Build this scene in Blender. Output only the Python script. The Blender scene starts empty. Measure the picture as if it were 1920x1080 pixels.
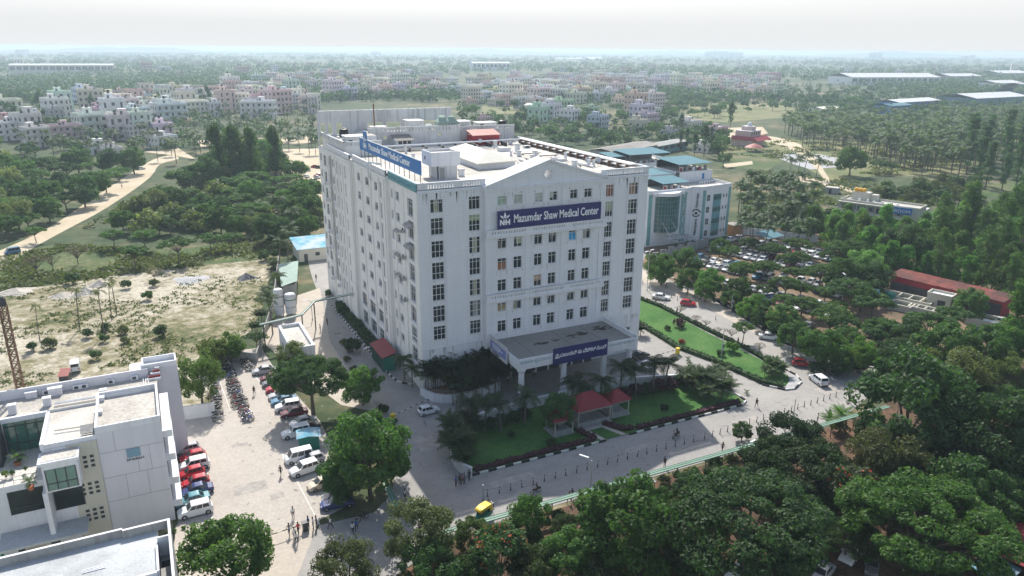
import bpy, bmesh, math, random
import numpy as np
from mathutils import Vector, Matrix
R = math.radians
rnd = random.Random(7)
S = bpy.context.scene
COL = S.collection
# ------------------------------------------------------------------ camera
# world axes follow the hospital's walls: +X along its front, +Y to its back, origin at its front left corner
HC = 58.0
YAW, PITCH, ROLL, FPX = 26.5, 17.93, .4, 1385.0
CAM = Vector((-38.58, -112.97, HC))
_y, _p, _r = R(YAW), R(PITCH), R(ROLL)
_h = Vector((math.sin(_y), math.cos(_y), 0))
CF = (_h*math.cos(_p) + Vector((0, 0, -math.sin(_p)))).normalized()
_R0 = Vector((math.cos(_y), -math.sin(_y), 0))
_U0 = _R0.cross(CF)
CR = _R0*math.cos(_r) + _U0*math.sin(_r)
CU = -_R0*math.sin(_r) + _U0*math.cos(_r)
cd = bpy.data.cameras.new('camera'); cam = bpy.data.objects.new('camera', cd); COL.objects.link(cam)
cd.sensor_width = 36; cd.lens = FPX/1920*36; cd.clip_start = .5; cd.clip_end = 40000
cam.matrix_world = Matrix(((CR.x, CU.x, -CF.x, CAM.x), (CR.y, CU.y, -CF.y, CAM.y), (CR.z, CU.z, -CF.z, CAM.z), (0, 0, 0, 1)))
S.camera = cam
def at(u, v, z=0.0):
    d = CF*FPX + CR*(u-960) + CU*(540-v)
    t = (z-HC)/d.z
    return Vector((CAM.x+d.x*t, CAM.y+d.y*t, z))
def px(P):
    q = Vector(P)-CAM; w = q.dot(CF)
    return 960+FPX*q.dot(CR)/w, 540-FPX*q.dot(CU)/w, w
def depth(P): return (Vector(P)-CAM).dot(CF)
# ------------------------------------------------------------------ light
SUN = Vector((10.5, 36.4, 37.1)).normalized()
sl = bpy.data.lights.new('sun', 'SUN'); sl.energy = 4.0; sl.angle = R(.5); sl.color = (1, .95, .87)
so = bpy.data.objects.new('sun', sl); COL.objects.link(so)
so.rotation_euler = SUN.to_track_quat('Z', 'Y').to_euler(); so.location = (0, 0, 200)
W = bpy.data.worlds.new('World'); S.world = W; W.use_nodes = True
nt = W.node_tree; bg = nt.nodes['Background']
sky = nt.nodes.new('ShaderNodeTexSky'); sky.sky_type = 'NISHITA'; sky.sun_disc = False
sky.sun_elevation = math.asin(SUN.z); sky.sun_rotation = math.atan2(SUN.x, SUN.y)
sky.altitude = 900; sky.air_density = 1.3; sky.dust_density = 4.0; sky.ozone_density = 1.5
tcw = nt.nodes.new('ShaderNodeTexCoord'); sep = nt.nodes.new('ShaderNodeSeparateXYZ'); nt.links.new(tcw.outputs['Generated'], sep.inputs[0])
mrw = nt.nodes.new('ShaderNodeMapRange'); mrw.inputs[1].default_value = .02; mrw.inputs[2].default_value = .5; mrw.inputs[3].default_value = .12; mrw.inputs[4].default_value = .95; nt.links.new(sep.outputs[2], mrw.inputs[0])
hsv = nt.nodes.new('ShaderNodeHueSaturation'); nt.links.new(mrw.outputs[0], hsv.inputs['Saturation'])
nt.links.new(sky.outputs[0], hsv.inputs['Color'])
mrb = nt.nodes.new('ShaderNodeMapRange'); mrb.inputs[1].default_value = 0; mrb.inputs[2].default_value = .6; mrb.inputs[3].default_value = 1.9; mrb.inputs[4].default_value = 1.0; nt.links.new(sep.outputs[2], mrb.inputs[0])
vsc = nt.nodes.new('ShaderNodeVectorMath'); vsc.operation = 'SCALE'; nt.links.new(hsv.outputs[0], vsc.inputs[0]); nt.links.new(mrb.outputs[0], vsc.inputs['Scale']); mrc = nt.nodes.new('ShaderNodeMapRange'); mrc.inputs[1].default_value = .03; mrc.inputs[2].default_value = .3; mrc.inputs[3].default_value = 1; mrc.inputs[4].default_value = 0; nt.links.new(sep.outputs[2], mrc.inputs[0])
mxw = nt.nodes.new('ShaderNodeMix'); mxw.data_type = 'RGBA'; nt.links.new(mrc.outputs[0], mxw.inputs[0]); nt.links.new(vsc.outputs[0], mxw.inputs[6]); mxw.inputs[7].default_value = (5.55, 5.65, 5.7, 1); nt.links.new(mxw.outputs[2], bg.inputs[0])
bg.inputs[1].default_value = .1
S.view_settings.view_transform = 'Standard'; S.view_settings.look = 'None'
S.view_settings.exposure = .62; S.view_settings.gamma = 1
S.cycles.use_denoising = True
S.cycles.max_bounces = 6; S.cycles.diffuse_bounces = 3; S.cycles.glossy_bounces = 2; S.cycles.transmission_bounces = 4
S.cycles.transparent_max_bounces = 6; S.cycles.volume_bounces = 0
S.cycles.sample_clamp_indirect = 4
# ------------------------------------------------------------------ materials
MT = {}
def nn(t, k, **kw):
    n = t.nodes.new(k)
    for a, b in kw.items(): setattr(n, a, b)
    return n
def mat(name, col, rough=.85, var=.12, scale=.6, spec=.3, metal=0, streak=0, objcol=False, coord='Object', fine=0, trans=0, tint=None, bump=0, brick=0):
    """noise-varied principled; streak: dirt runs drawn out along z; objcol: multiply by the object's colour"""
    m = bpy.data.materials.new(name); m.use_nodes = True; t = m.node_tree; L = t.links.new
    b = t.nodes['Principled BSDF']; b.inputs['Roughness'].default_value = rough
    b.inputs['Specular IOR Level'].default_value = spec; b.inputs['Metallic'].default_value = metal
    tc = nn(t, 'ShaderNodeTexCoord'); src = tc.outputs['Object']
    if coord == 'World': src = nn(t, 'ShaderNodeNewGeometry').outputs['Position']
    n = nn(t, 'ShaderNodeTexNoise'); n.inputs['Scale'].default_value = scale; n.inputs['Detail'].default_value = 6; n.inputs['Roughness'].default_value = .6
    L(src, n.inputs['Vector'])
    mp = nn(t, 'ShaderNodeMapRange'); mp.inputs[1].default_value = .3; mp.inputs[2].default_value = .7
    mp.inputs[3].default_value = 1-var; mp.inputs[4].default_value = 1+var; L(n.outputs[0], mp.inputs[0])
    mul = nn(t, 'ShaderNodeVectorMath', operation='SCALE'); mul.inputs[0].default_value = col[:3]; L(mp.outputs[0], mul.inputs['Scale'])
    out = mul.outputs[0]
    if tint:
        n3 = nn(t, 'ShaderNodeTexNoise'); n3.inputs['Scale'].default_value = scale*.35; n3.inputs['Detail'].default_value = 4; L(src, n3.inputs['Vector'])
        r3 = nn(t, 'ShaderNodeMapRange'); r3.inputs[1].default_value = .42; r3.inputs[2].default_value = .6; L(n3.outputs[0], r3.inputs[0])
        mx = nn(t, 'ShaderNodeMix', data_type='RGBA'); L(r3.outputs[0], mx.inputs[0]); L(out, mx.inputs[6]); mx.inputs[7].default_value = (*tint, 1); out = mx.outputs[2]
    if fine:
        n4 = nn(t, 'ShaderNodeTexNoise'); n4.inputs['Scale'].default_value = scale*14; n4.inputs['Detail'].default_value = 3; L(src, n4.inputs['Vector'])
        r4 = nn(t, 'ShaderNodeMapRange'); r4.inputs[1].default_value = .3; r4.inputs[2].default_value = .7; r4.inputs[3].default_value = 1-fine; r4.inputs[4].default_value = 1+fine; L(n4.outputs[0], r4.inputs[0])
        m4 = nn(t, 'ShaderNodeVectorMath', operation='SCALE'); L(out, m4.inputs[0]); L(r4.outputs[0], m4.inputs['Scale']); out = m4.outputs[0]
    if streak:
        v = nn(t, 'ShaderNodeVectorMath', operation='MULTIPLY'); v.inputs[1].default_value = (1.5, 1.5, .07); L(src, v.inputs[0])
        n2 = nn(t, 'ShaderNodeTexNoise'); n2.inputs['Scale'].default_value = 1.1; n2.inputs['Detail'].default_value = 5; L(v.outputs[0], n2.inputs['Vector'])
        r2 = nn(t, 'ShaderNodeMapRange'); r2.inputs[1].default_value = .52; r2.inputs[2].default_value = .75; r2.inputs[3].default_value = 1; r2.inputs[4].default_value = 1-streak; L(n2.outputs[0], r2.inputs[0])
        m2 = nn(t, 'ShaderNodeVectorMath', operation='SCALE'); L(out, m2.inputs[0]); L(r2.outputs[0], m2.inputs['Scale']); out = m2.outputs[0]
    if brick:
        sx = nn(t, 'ShaderNodeSeparateXYZ'); L(src, sx.inputs[0]); ad = nn(t, 'ShaderNodeMath', operation='ADD'); L(sx.outputs[0], ad.inputs[0]); L(sx.outputs[1], ad.inputs[1]); cb = nn(t, 'ShaderNodeCombineXYZ'); L(ad.outputs[0], cb.inputs[0]); L(sx.outputs[2], cb.inputs[1])
        bt = nn(t, 'ShaderNodeTexBrick'); bt.inputs['Scale'].default_value = 1; bt.inputs['Brick Width'].default_value = .9; bt.inputs['Row Height'].default_value = .3; bt.inputs['Mortar Size'].default_value = .022
        bt.inputs['Color1'].default_value = (1, 1, 1, 1); bt.inputs['Color2'].default_value = (.965, .965, .965, 1); bt.inputs['Mortar'].default_value = (1-brick,)*3+(1,); L(cb.outputs[0], bt.inputs['Vector'])
        m7 = nn(t, 'ShaderNodeVectorMath', operation='MULTIPLY'); L(out, m7.inputs[0]); L(bt.outputs[0], m7.inputs[1]); out = m7.outputs[0]
    if objcol:
        oi = nn(t, 'ShaderNodeObjectInfo'); m5 = nn(t, 'ShaderNodeVectorMath', operation='MULTIPLY'); L(out, m5.inputs[0]); L(oi.outputs['Color'], m5.inputs[1]); out = m5.outputs[0]
    L(out, b.inputs['Base Color'])
    if bump:
        bp = nn(t, 'ShaderNodeBump'); bp.inputs['Strength'].default_value = bump; L(n.outputs[0], bp.inputs['Height']); L(bp.outputs[0], b.inputs['Normal'])
    MT[name] = m
    return m
def leafmat(name, col, col2, tr=.35, var=.35):
    m = bpy.data.materials.new(name); m.use_nodes = True; t = m.node_tree; L = t.links.new
    b = t.nodes['Principled BSDF']; b.inputs['Roughness'].default_value = .6; b.inputs['Specular IOR Level'].default_value = .25
    oi = nn(t, 'ShaderNodeObjectInfo'); tc = nn(t, 'ShaderNodeTexCoord')
    n = nn(t, 'ShaderNodeTexNoise'); n.inputs['Scale'].default_value = .8; n.inputs['Detail'].default_value = 4; L(tc.outputs['Object'], n.inputs['Vector'])
    mr = nn(t, 'ShaderNodeMapRange'); mr.inputs[1].default_value = .35; mr.inputs[2].default_value = .65; L(n.outputs[0], mr.inputs[0])
    mx = nn(t, 'ShaderNodeMix', data_type='RGBA'); L(mr.outputs[0], mx.inputs[0]); mx.inputs[6].default_value = (*col, 1); mx.inputs[7].default_value = (*col2, 1)
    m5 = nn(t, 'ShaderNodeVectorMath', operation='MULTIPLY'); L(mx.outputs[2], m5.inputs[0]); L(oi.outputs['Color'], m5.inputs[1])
    rr = nn(t, 'ShaderNodeMapRange'); rr.inputs[3].default_value = 1-var*.6; rr.inputs[4].default_value = 1+var*.6; L(oi.outputs['Random'], rr.inputs[0])
    m6 = nn(t, 'ShaderNodeVectorMath', operation='SCALE'); L(m5.outputs[0], m6.inputs[0]); L(rr.outputs[0], m6.inputs['Scale'])
    L(m6.outputs[0], b.inputs['Base Color'])
    tl = nn(t, 'ShaderNodeBsdfTranslucent'); m7 = nn(t, 'ShaderNodeVectorMath', operation='MULTIPLY'); L(m6.outputs[0], m7.inputs[0]); m7.inputs[1].default_value = (1.15, 1.35, .6); L(m7.outputs[0], tl.inputs[0])
    ms = nn(t, 'ShaderNodeMixShader'); ms.inputs[0].default_value = tr; L(b.outputs[0], ms.inputs[1]); L(tl.outputs[0], ms.inputs[2])
    L(ms.outputs[0], t.nodes['Material Output'].inputs[0]); MT[name] = m
    return m
def glass(name, col=(.03, .04, .045), rough=.12, spec=.6):
    m = mat(name, col, rough, .35, .35, spec); return m
mat('white_wall', (.77, .785, .81), .85, .04, .25, streak=.07, brick=.26)
mat('wall_stain', (.5, .5, .49), .9, .2, 2); mat('road_wear', (.25, .235, .22), .95, .25, .8, coord='World'); mat('road_patch', (.37, .345, .315), .95, .2, .8, coord='World', fine=.1)
mat('left_wall', (.8, .79, .76), .85, .04, .25, streak=.12)
mat('trim_white', (.72, .73, .75), .8, .05, .8, streak=.15)
mat('roof_screed', (.46, .435, .39), .9, .25, .22, tint=(.6, .575, .53), fine=.2)
mat('roof_dark', (.25, .235, .215), .9, .18, .2, tint=(.31, .29, .265), fine=.12)
mat('stain', (.07, .06, .05), .9, .3, 1)
mat('old_white', (.62, .63, .63), .85, .12, .3, streak=.4)
mat('grey_concrete', (.34, .34, .33), .9, .2, .5, streak=.3)
mat('pale_roof', (.42, .44, .45), .85, .2, .3, tint=(.54, .56, .565), fine=.12)
mat('cream_wall', (.56, .54, .46), .85, .05, .4, streak=.08)
mat('lavender_wall', (.66, .655, .69), .85, .04, .3, streak=.07)
mat('seam', (.3, .29, .3), .9, .1)
mat('tent_cream', (.78, .75, .65), .8, .05, .5)
mat('shed_red', (.33, .035, .05), .6, .1, 1)
mat('shed_roof_red', (.36, .12, .1), .6, .15, .5)
mat('tile_red', (.24, .035, .04), .6, .15, 2)
mat('hut_green', (.03, .2, .15), .6, .1, 1)
mat('navy', (.022, .024, .13), .5, .06, .5, spec=.4)
mat('sign_blue', (.028, .17, .44), .5, .06, .5, spec=.4)
mat('teal', (.13, .31, .35), .6, .1, .5)
mat('letter_white', (.85, .86, .88), .5, .02)
mat('letter_blue', (.2, .33, .42), .6, .05)
mat('letter_dark', (.03, .04, .06), .6, .05)
mat('panel_lilac', (.22, .25, .5), .6, .08, 1)
glass('window_glass'); glass('glass_green', (.06, .17, .13), .08, .8); glass('glass_teal', (.03, .09, .095), .1, .7)
mat('curtain', (.34, .36, .31), .9, .25, 1.5, objcol=True)
mat('frame_white', (.68, .69, .7), .6, .05)
mat('frame_green', (.18, .36, .36), .5, .1)
mat('metal_grey', (.42, .43, .44), .4, .12, 1, metal=.5)
mat('metal_dark', (.06, .06, .065), .5, .2)
mat('pipe_white', (.75, .76, .77), .4, .08, 1)
mat('black_plastic', (.015, .016, .018), .45, .15)
mat('yellow_plastic', (.75, .42, .03), .5, .1)
mat('sheet_blue', (.11, .22, .26), .85, .12, .4, spec=.12)
mat('sheet_green', (.3, .4, .35), .85, .1, .4)
mat('sheet_white', (.56, .57, .58), .85, .15, .2, spec=.12)
mat('tarp_blue', (.19, .41, .52), .9, .3, .7, spec=.08, tint=(.45, .52, .55))
mat('rust_roof', (.19, .065, .055), .9, .45, .5, spec=.1, tint=(.1, .06, .055))
mat('walk_roof', (.17, .29, .21), .6, .15, .6)
mat('rust', (.2, .12, .08), .8, .4, 1.2)
mat('bark', (.14, .11, .085), .95, .3, 1.5)
mat('palm_bark', (.16, .14, .12), .95, .25, 1.5)
mat('soil_red', (.27, .15, .09), .95, .3, .15, coord='World', tint=(.33, .21, .14), fine=.2)
mat('terracotta', (.38, .14, .07), .85, .15)
mat('car_paint', (1, 1, 1), .25, .02, spec=.6, objcol=True)
mat('tyre', (.02, .02, .02), .8, .1); mat('rim', (.5, .5, .52), .3, .1, metal=.7)
mat('lamp_red', (.4, .02, .02), .3, .05); mat('lamp_clear', (.75, .76, .78), .15, .05)
mat('bike_seat', (.02, .02, .022), .7, .1)
mat('skin', (.22, .12, .075), .6, .06); mat('hair', (.012, .01, .009), .6, .1)
mat('cloth', (1, 1, 1), .9, .1, 3, objcol=True); mat('trouser', (.035, .038, .055), .9, .15, 3)
mat('house', (1, 1, 1), .85, .1, .35, objcol=True, streak=.25)
mat('house_dark', (.06, .065, .075), .5, .3, .8)
mat('kerb_black', (.03, .03, .03), .8, .2); mat('kerb_white', (.66, .66, .62), .8, .12)
mat('yellow_paint', (.7, .5, .03), .5, .08); mat('orange_box', (.42, .2, .08), .7, .1)
mat('purple_leaf', (.07, .025, .035), .8, .4, 2); mat('red_flower', (.4, .04, .03), .7, .3, 3)
mat('gravel_grey', (.4, .4, .41), .95, .2, 1, fine=.2); mat('gravel_dark', (.16, .16, .17), .95, .2, 1, fine=.2)
mat('sand_heap', (.5, .46, .4), .95, .2, .5, fine=.15)
mat('water', (.5, .55, .57), .15, .05, spec=.6); mat('pool_dark', (.06, .07, .05), .3, .2)
# ground materials
def groundmat(name, stops, scale, scale2=None, rough=.95, coord='World', speck=None, bump=0):
    """colour ramp over layered world-space noise"""
    m = bpy.data.materials.new(name); m.use_nodes = True; t = m.node_tree; L = t.links.new
    b = t.nodes['Principled BSDF']; b.inputs['Roughness'].default_value = rough; b.inputs['Specular IOR Level'].default_value = .2
    src = nn(t, 'ShaderNodeNewGeometry').outputs['Position']
    n = nn(t, 'ShaderNodeTexNoise'); n.inputs['Scale'].default_value = scale; n.inputs['Detail'].default_value = 9; n.inputs['Roughness'].default_value = .62; L(src, n.inputs['Vector'])
    f = n.outputs[0]
    if scale2:
        n2 = nn(t, 'ShaderNodeTexNoise'); n2.inputs['Scale'].default_value = scale2; n2.inputs['Detail'].default_value = 5; n2.inputs['Roughness'].default_value = .7; L(src, n2.inputs['Vector'])
        mm = nn(t, 'ShaderNodeMix'); mm.inputs[0].default_value = .42; L(f, mm.inputs[2]); L(n2.outputs[0], mm.inputs[3]); f = mm.outputs[0]
    cr = nn(t, 'ShaderNodeValToRGB'); L(f, cr.inputs[0])
    e = cr.color_ramp.elements
    e[0].position, e[0].color = stops[0][0], (*stops[0][1], 1); e[1].position, e[1].color = stops[-1][0], (*stops[-1][1], 1)
    for p, c in stops[1:-1]: k = e.new(p); k.color = (*c, 1)
    out = cr.outputs[0]
    if speck:
        n3 = nn(t, 'ShaderNodeTexNoise'); n3.inputs['Scale'].default_value = speck[0]; n3.inputs['Detail'].default_value = 4; L(src, n3.inputs['Vector'])
        r = nn(t, 'ShaderNodeMapRange'); r.inputs[1].default_value = .3; r.inputs[2].default_value = .7; r.inputs[3].default_value = 1-speck[1]; r.inputs[4].default_value = 1+speck[1]; L(n3.outputs[0], r.inputs[0])
        s = nn(t, 'ShaderNodeVectorMath', operation='SCALE'); L(out, s.inputs[0]); L(r.outputs[0], s.inputs['Scale']); out = s.outputs[0]
    L(out, b.inputs['Base Color'])
    if bump:
        bp = nn(t, 'ShaderNodeBump'); bp.inputs['Strength'].default_value = bump; bp.inputs['Distance'].default_value = .5; L(f, bp.inputs['Height']); L(bp.outputs[0], b.inputs['Normal'])
    MT[name] = m; return m
groundmat('land', [(.3, (.025, .05, .022)), (.43, (.045, .075, .032)), (.52, (.085, .1, .05)), (.58, (.17, .15, .085)), (.66, (.3, .25, .16)), (.75, (.12, .13, .07))], .011, .09, speck=(.3, .25))
groundmat('scrub', [(.3, (.04, .075, .025)), (.42, (.1, .115, .05)), (.455, (.2, .18, .1)), (.5, (.3, .27, .19)), (.55, (.45, .41, .325)), (.7, (.56, .52, .44))], .03, .4, speck=(1.5, .25))
groundmat('meadow', [(.3, (.025, .06, .02)), (.43, (.055, .1, .03)), (.52, (.1, .125, .05)), (.6, (.2, .18, .095)), (.72, (.34, .29, .19))], .035, .45, speck=(1.2, .25))
groundmat('dry_meadow', [(.3, (.07, .11, .04)), (.45, (.14, .16, .07)), (.58, (.24, .22, .11)), (.72, (.4, .33, .2))], .02, .25, speck=(1, .2))
groundmat('lawn_grass', [(.3, (.03, .09, .02)), (.47, (.05, .135, .03)), (.6, (.085, .17, .045)), (.75, (.16, .19, .07))], .18, 1.6, speck=(5, .25))
groundmat('dirt_road', [(.3, (.42, .34, .22)), (.5, (.52, .44, .32)), (.7, (.62, .55, .43))], .06, .6, speck=(2, .1))
groundmat('asphalt', [(.3, (.255, .245, .235)), (.5, (.325, .312, .295)), (.7, (.405, .38, .352))], .045, .5, speck=(3, .08))
groundmat('pavers', [(.3, (.38, .34, .3)), (.5, (.46, .42, .375)), (.7, (.53, .48, .43))], .07, .6, speck=(2.5, .1))
groundmat('road_sand', [(.3, (.4, .36, .31)), (.5, (.48, .43, .37)), (.7, (.55, .49, .41))], .06, .5, speck=(2.5, .08))
groundmat('yard_soil', [(.3, (.07, .06, .035)), (.48, (.16, .115, .075)), (.6, (.28, .2, .13)), (.75, (.38, .29, .2))], .08, .8, speck=(2, .2))
groundmat('park_soil', [(.3, (.035, .04, .02)), (.48, (.09, .06, .04)), (.62, (.2, .11, .07)), (.75, (.28, .17, .11))], .1, .8, speck=(2, .2))
# foliage
leafmat('leaf_dark', (.032, .07, .028), (.062, .115, .042), .42)
leafmat('leaf_mid', (.045, .098, .03), (.09, .155, .05), .42)
leafmat('leaf_bright', (.08, .18, .04), (.14, .25, .065), .46)
leafmat('leaf_olive', (.095, .12, .05), (.15, .17, .075), .4)
leafmat('leaf_palm', (.04, .075, .028), (.09, .125, .055), .38)
leafmat('leaf_bare', (.1, .085, .055), (.14, .12, .07), .2)
leafmat('leaf_flower', (.36, .06, .03), (.4, .11, .05), .3)
leafmat('leaf_yellow', (.22, .24, .05), (.28, .28, .06), .4)
# ------------------------------------------------------------------ mesh builder
class MB:
    def __init__(s): s.v = []; s.f = []; s.m = []; s.names = []
    def mi(s, n):
        if n not in s.names: s.names.append(n)
        return s.names.index(n)
    def add(s, vs, fs, m):
        o = len(s.v); s.v += [tuple(p) for p in vs]; k = s.mi(m)
        for f in fs: s.f.append(tuple(i+o for i in f)); s.m.append(k)
    def quad(s, a, b, c, d, m): s.add((a, b, c, d), ((0, 1, 2, 3),), m)
    def box(s, x0, x1, y0, y1, z0, z1, m, top=None, M=None, skip=''):
        vs = [Vector(p) for p in ((x0, y0, z0), (x1, y0, z0), (x1, y1, z0), (x0, y1, z0), (x0, y0, z1), (x1, y0, z1), (x1, y1, z1), (x0, y1, z1))]
        if M is not None: vs = [M @ p for p in vs]
        s.add(vs, [(0, 3, 2, 1), (0, 1, 5, 4), (1, 2, 6, 5), (2, 3, 7, 6), (3, 0, 4, 7)], m)
        s.add(vs[4:], [(0, 1, 2, 3)], top or m)
    def prism(s, poly, z0, z1, m, top=None, cap=True):
        n = len(poly); vs = [(p[0], p[1], z0) for p in poly]+[(p[0], p[1], z1) for p in poly]
        s.add(vs, [(i, (i+1) % n, n+(i+1) % n, n+i) for i in range(n)], m)
        if cap: s.add([vs[n+i] for i in range(n)], [tuple(range(n))], top or m)
    def tube(s, p0, p1, r0, r1=None, m='metal_grey', n=8, caps=True):
        r1 = r0 if r1 is None else r1
        p0, p1 = Vector(p0), Vector(p1); d = (p1-p0)
        if d.length < 1e-6: return
        q = d.normalized().to_track_quat('Z', 'Y'); vs = []
        for p, r in ((p0, r0), (p1, r1)):
            for i in range(n): a = 2*math.pi*i/n; vs.append(p+q @ Vector((r*math.cos(a), r*math.sin(a), 0)))
        fs = [(i, (i+1) % n, n+(i+1) % n, n+i) for i in range(n)]
        if caps: fs += [tuple(range(n-1, -1, -1)), tuple(range(n, 2*n))]
        s.add(vs, fs, m)
    def poly_tube(s, pts, r, m, n=6):
        for a, b in zip(pts, pts[1:]): s.tube(a, b, r, r, m, n)
    def lathe(s, prof, c, m, n=14):
        vs = []
        for r, z in prof:
            for i in range(n): a = 2*math.pi*i/n; vs.append((c[0]+r*math.cos(a), c[1]+r*math.sin(a), c[2]+z))
        fs = []
        for k in range(len(prof)-1):
            for i in range(n): fs.append((k*n+i, k*n+(i+1) % n, (k+1)*n+(i+1) % n, (k+1)*n+i))
        fs += [tuple(range(n-1, -1, -1)), tuple((len(prof)-1)*n+i for i in range(n))]
        s.add(vs, fs, m)
    def mesh(s, name, smooth=False):
        me = bpy.data.meshes.new(name); me.from_pydata(s.v, [], s.f)
        for n in s.names: me.materials.append(MT[n])
        me.polygons.foreach_set('material_index', s.m)
        if smooth: me.polygons.foreach_set('use_smooth', [True]*len(s.f))
        me.update(); return me
    def build(s, name, parent=None, loc=None, rz=0, smooth=False):
        o = bpy.data.objects.new(name, s.mesh(name, smooth)); COL.objects.link(o)
        if parent: o.parent = parent
        if loc: o.location = loc
        if rz: o.rotation_euler.z = rz
        return o
def tag(o, label=None, cat=None, group=None, kind=None):
    if label: o['label'] = label
    if cat: o['category'] = cat
    if group: o['group'] = group
    if kind: o['kind'] = kind
    return o
def thing(name, label, cat, loc=(0, 0, 0), rz=0, group=None):
    o = bpy.data.objects.new(name, None); COL.objects.link(o); o.location = loc; o.rotation_euler.z = rz; o.empty_display_size = .5
    return tag(o, label, cat, group)
def copy_tree(o, parent=None, color=None):
    c = o.copy(); COL.objects.link(c); c.parent = parent
    if color: c.color = color
    for ch in o.children: copy_tree(ch, c, color)
    return c
def setcolor(o, c):
    o.color = (*c, 1)
    for ch in o.children: setcolor(ch, c)
def sheet(name, pts, z, m, kind='structure'):
    """flat ground sheet from a list of ground points"""
    bm = bmesh.new(); vs = [bm.verts.new((p[0], p[1], 0)) for p in pts]; f = bm.faces.new(vs)
    bmesh.ops.triangulate(bm, faces=[f]); bm.normal_update()
    for f in bm.faces:
        if f.normal.z < 0: f.normal_flip()
    me = bpy.data.meshes.new(name); bm.to_mesh(me); bm.free(); me.materials.append(MT[m])
    o = bpy.data.objects.new(name, me); COL.objects.link(o); o.location.z = z; o['kind'] = kind
    return o
P = lambda l: [at(u, v) for u, v in l]
def smooth_pts(pts, closed=True, n=4):
    out = []; k = len(pts)
    for i in range(k):
        p0, p1, p2, p3 = (Vector(pts[(i+j-1) % k]) for j in range(4))
        for j in range(n):
            t = j/n; out.append(.5*((2*p1)+(p2-p0)*t+(2*p0-5*p1+4*p2-p3)*t*t+(3*p1-p0-3*p2+p3)*t**3))
    return out
_fonts = {}
def text_mesh(txt, size, depth_=.04, align='LEFT', m='letter_white', bold=0, xs=1.0):
    cu = bpy.data.curves.new('lettering', 'FONT'); cu.body = txt; cu.size = size; cu.extrude = depth_; cu.align_x = align; cu.offset = bold; cu.resolution_u = 2
    o = bpy.data.objects.new('lettering', cu); COL.objects.link(o)
    dg = bpy.context.evaluated_depsgraph_get(); dg.update()
    me = bpy.data.meshes.new_from_object(o.evaluated_get(dg)); bpy.data.objects.remove(o); bpy.data.curves.remove(cu)
    me.materials.clear(); me.materials.append(MT[m])
    if xs != 1: me.transform(Matrix.Diagonal((xs, 1, 1, 1)))
    return me
def text_width(me): xs = [v.co.x for v in me.vertices]; return (min(xs), max(xs)) if xs else (0, 0)
def put_text(parent, txt, width, origin, xdir, size, m='letter_white', name='lettering', depth_=.03, bold=0, up=Vector((0, 0, 1))):
    """lettering of a given width starting at origin, running along xdir on a plane with the given up direction"""
    me = text_mesh(txt, size, depth_, 'LEFT', m, bold); a, b = text_width(me); k = width/(b-a)
    xd = Vector(xdir).normalized(); nz = xd.cross(up)
    M = Matrix(((xd.x*k, up.x, nz.x, 0), (xd.y*k, up.y, nz.y, 0), (xd.z*k, up.z, nz.z, 0), (0, 0, 0, 1)))
    me.transform(Matrix.Translation(Vector(origin)) @ M @ Matrix.Translation((-a, 0, 0)))
    o = bpy.data.objects.new(name, me); COL.objects.link(o); o.parent = parent
    return o
def emblem(parent, origin, xdir, size, m='letter_white'):
    """three pointed petals standing over the letters NH"""
    xd = Vector(xdir).normalized(); up = Vector((0, 0, 1)); nz = xd.cross(up); mb = MB()
    def pt(x, y, d): return Vector(origin)+xd*(x*size)+up*(y*size)+nz*d
    def petal(poly):
        k = len(poly); f = [pt(x, y, .05) for x, y in poly]; mb.add(f, [tuple(range(k))], m)
    petal([(.5, .55), (.36, .8), (.5, 1.2), (.64, .8)])
    petal([(.40, .56), (.1, .72), (.02, .92), (.3, .8)])
    petal([(.60, .56), (.7, .8), (.98, .92), (.9, .72)])
    for poly in ([(0, 0), (.13, 0), (.13, .5), (0, .5)], [(.13, .5), (.13, .28), (.33, 0), (.33, .22)], [(.33, 0), (.46, 0), (.46, .5), (.33, .5)],
                 [(.54, 0), (.68, 0), (.68, .5), (.54, .5)], [(.68, .18), (.86, .18), (.86, .32), (.68, .32)], [(.86, 0), (1, 0), (1, .5), (.86, .5)], [(.46, .2), (.54, .2), (.54, .3), (.46, .3)]): petal(poly)
    return mb.build('emblem', parent)
# ------------------------------------------------------------------ facade helpers
def wall(mb, p, d, Lw, z0, z1, holes, m, depth=.28, rev=None, reveal=True):
    """vertical wall from p along unit d, pierced by holes (u0,u1,z0,z1) with reveals going inwards"""
    nx, ny = d[1], -d[0]
    us = sorted({0, Lw} | {h[0] for h in holes} | {h[1] for h in holes}); zs = sorted({z0, z1} | {h[2] for h in holes} | {h[3] for h in holes})
    def q(u, z, k=0): return (p[0]+d[0]*u-nx*k, p[1]+d[1]*u-ny*k, z)
    # merge cells column by column so the face count stays small
    for i in range(len(us)-1):
        uc = (us[i]+us[i+1])/2; start = None
        for j in range(len(zs)-1):
            zc = (zs[j]+zs[j+1])/2
            solid = not any(h[0] < uc < h[1] and h[2] < zc < h[3] for h in holes)
            if solid and start is None: start = zs[j]
            if not solid and start is not None: mb.quad(q(us[i], start), q(us[i+1], start), q(us[i+1], zs[j]), q(us[i], zs[j]), m); start = None
        if start is not None: mb.quad(q(us[i], start), q(us[i+1], start), q(us[i+1], z1), q(us[i], z1), m)
    if reveal:
        for h in holes:
            a, b, c, e = h
            for (u, z), (v, w) in (((a, c), (b, c)), ((b, c), (b, e)), ((b, e), (a, e)), ((a, e), (a, c))):
                mb.quad(q(u, z), q(v, w), q(v, w, depth), q(u, z, depth), rev or m)
_wp = {}
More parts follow.
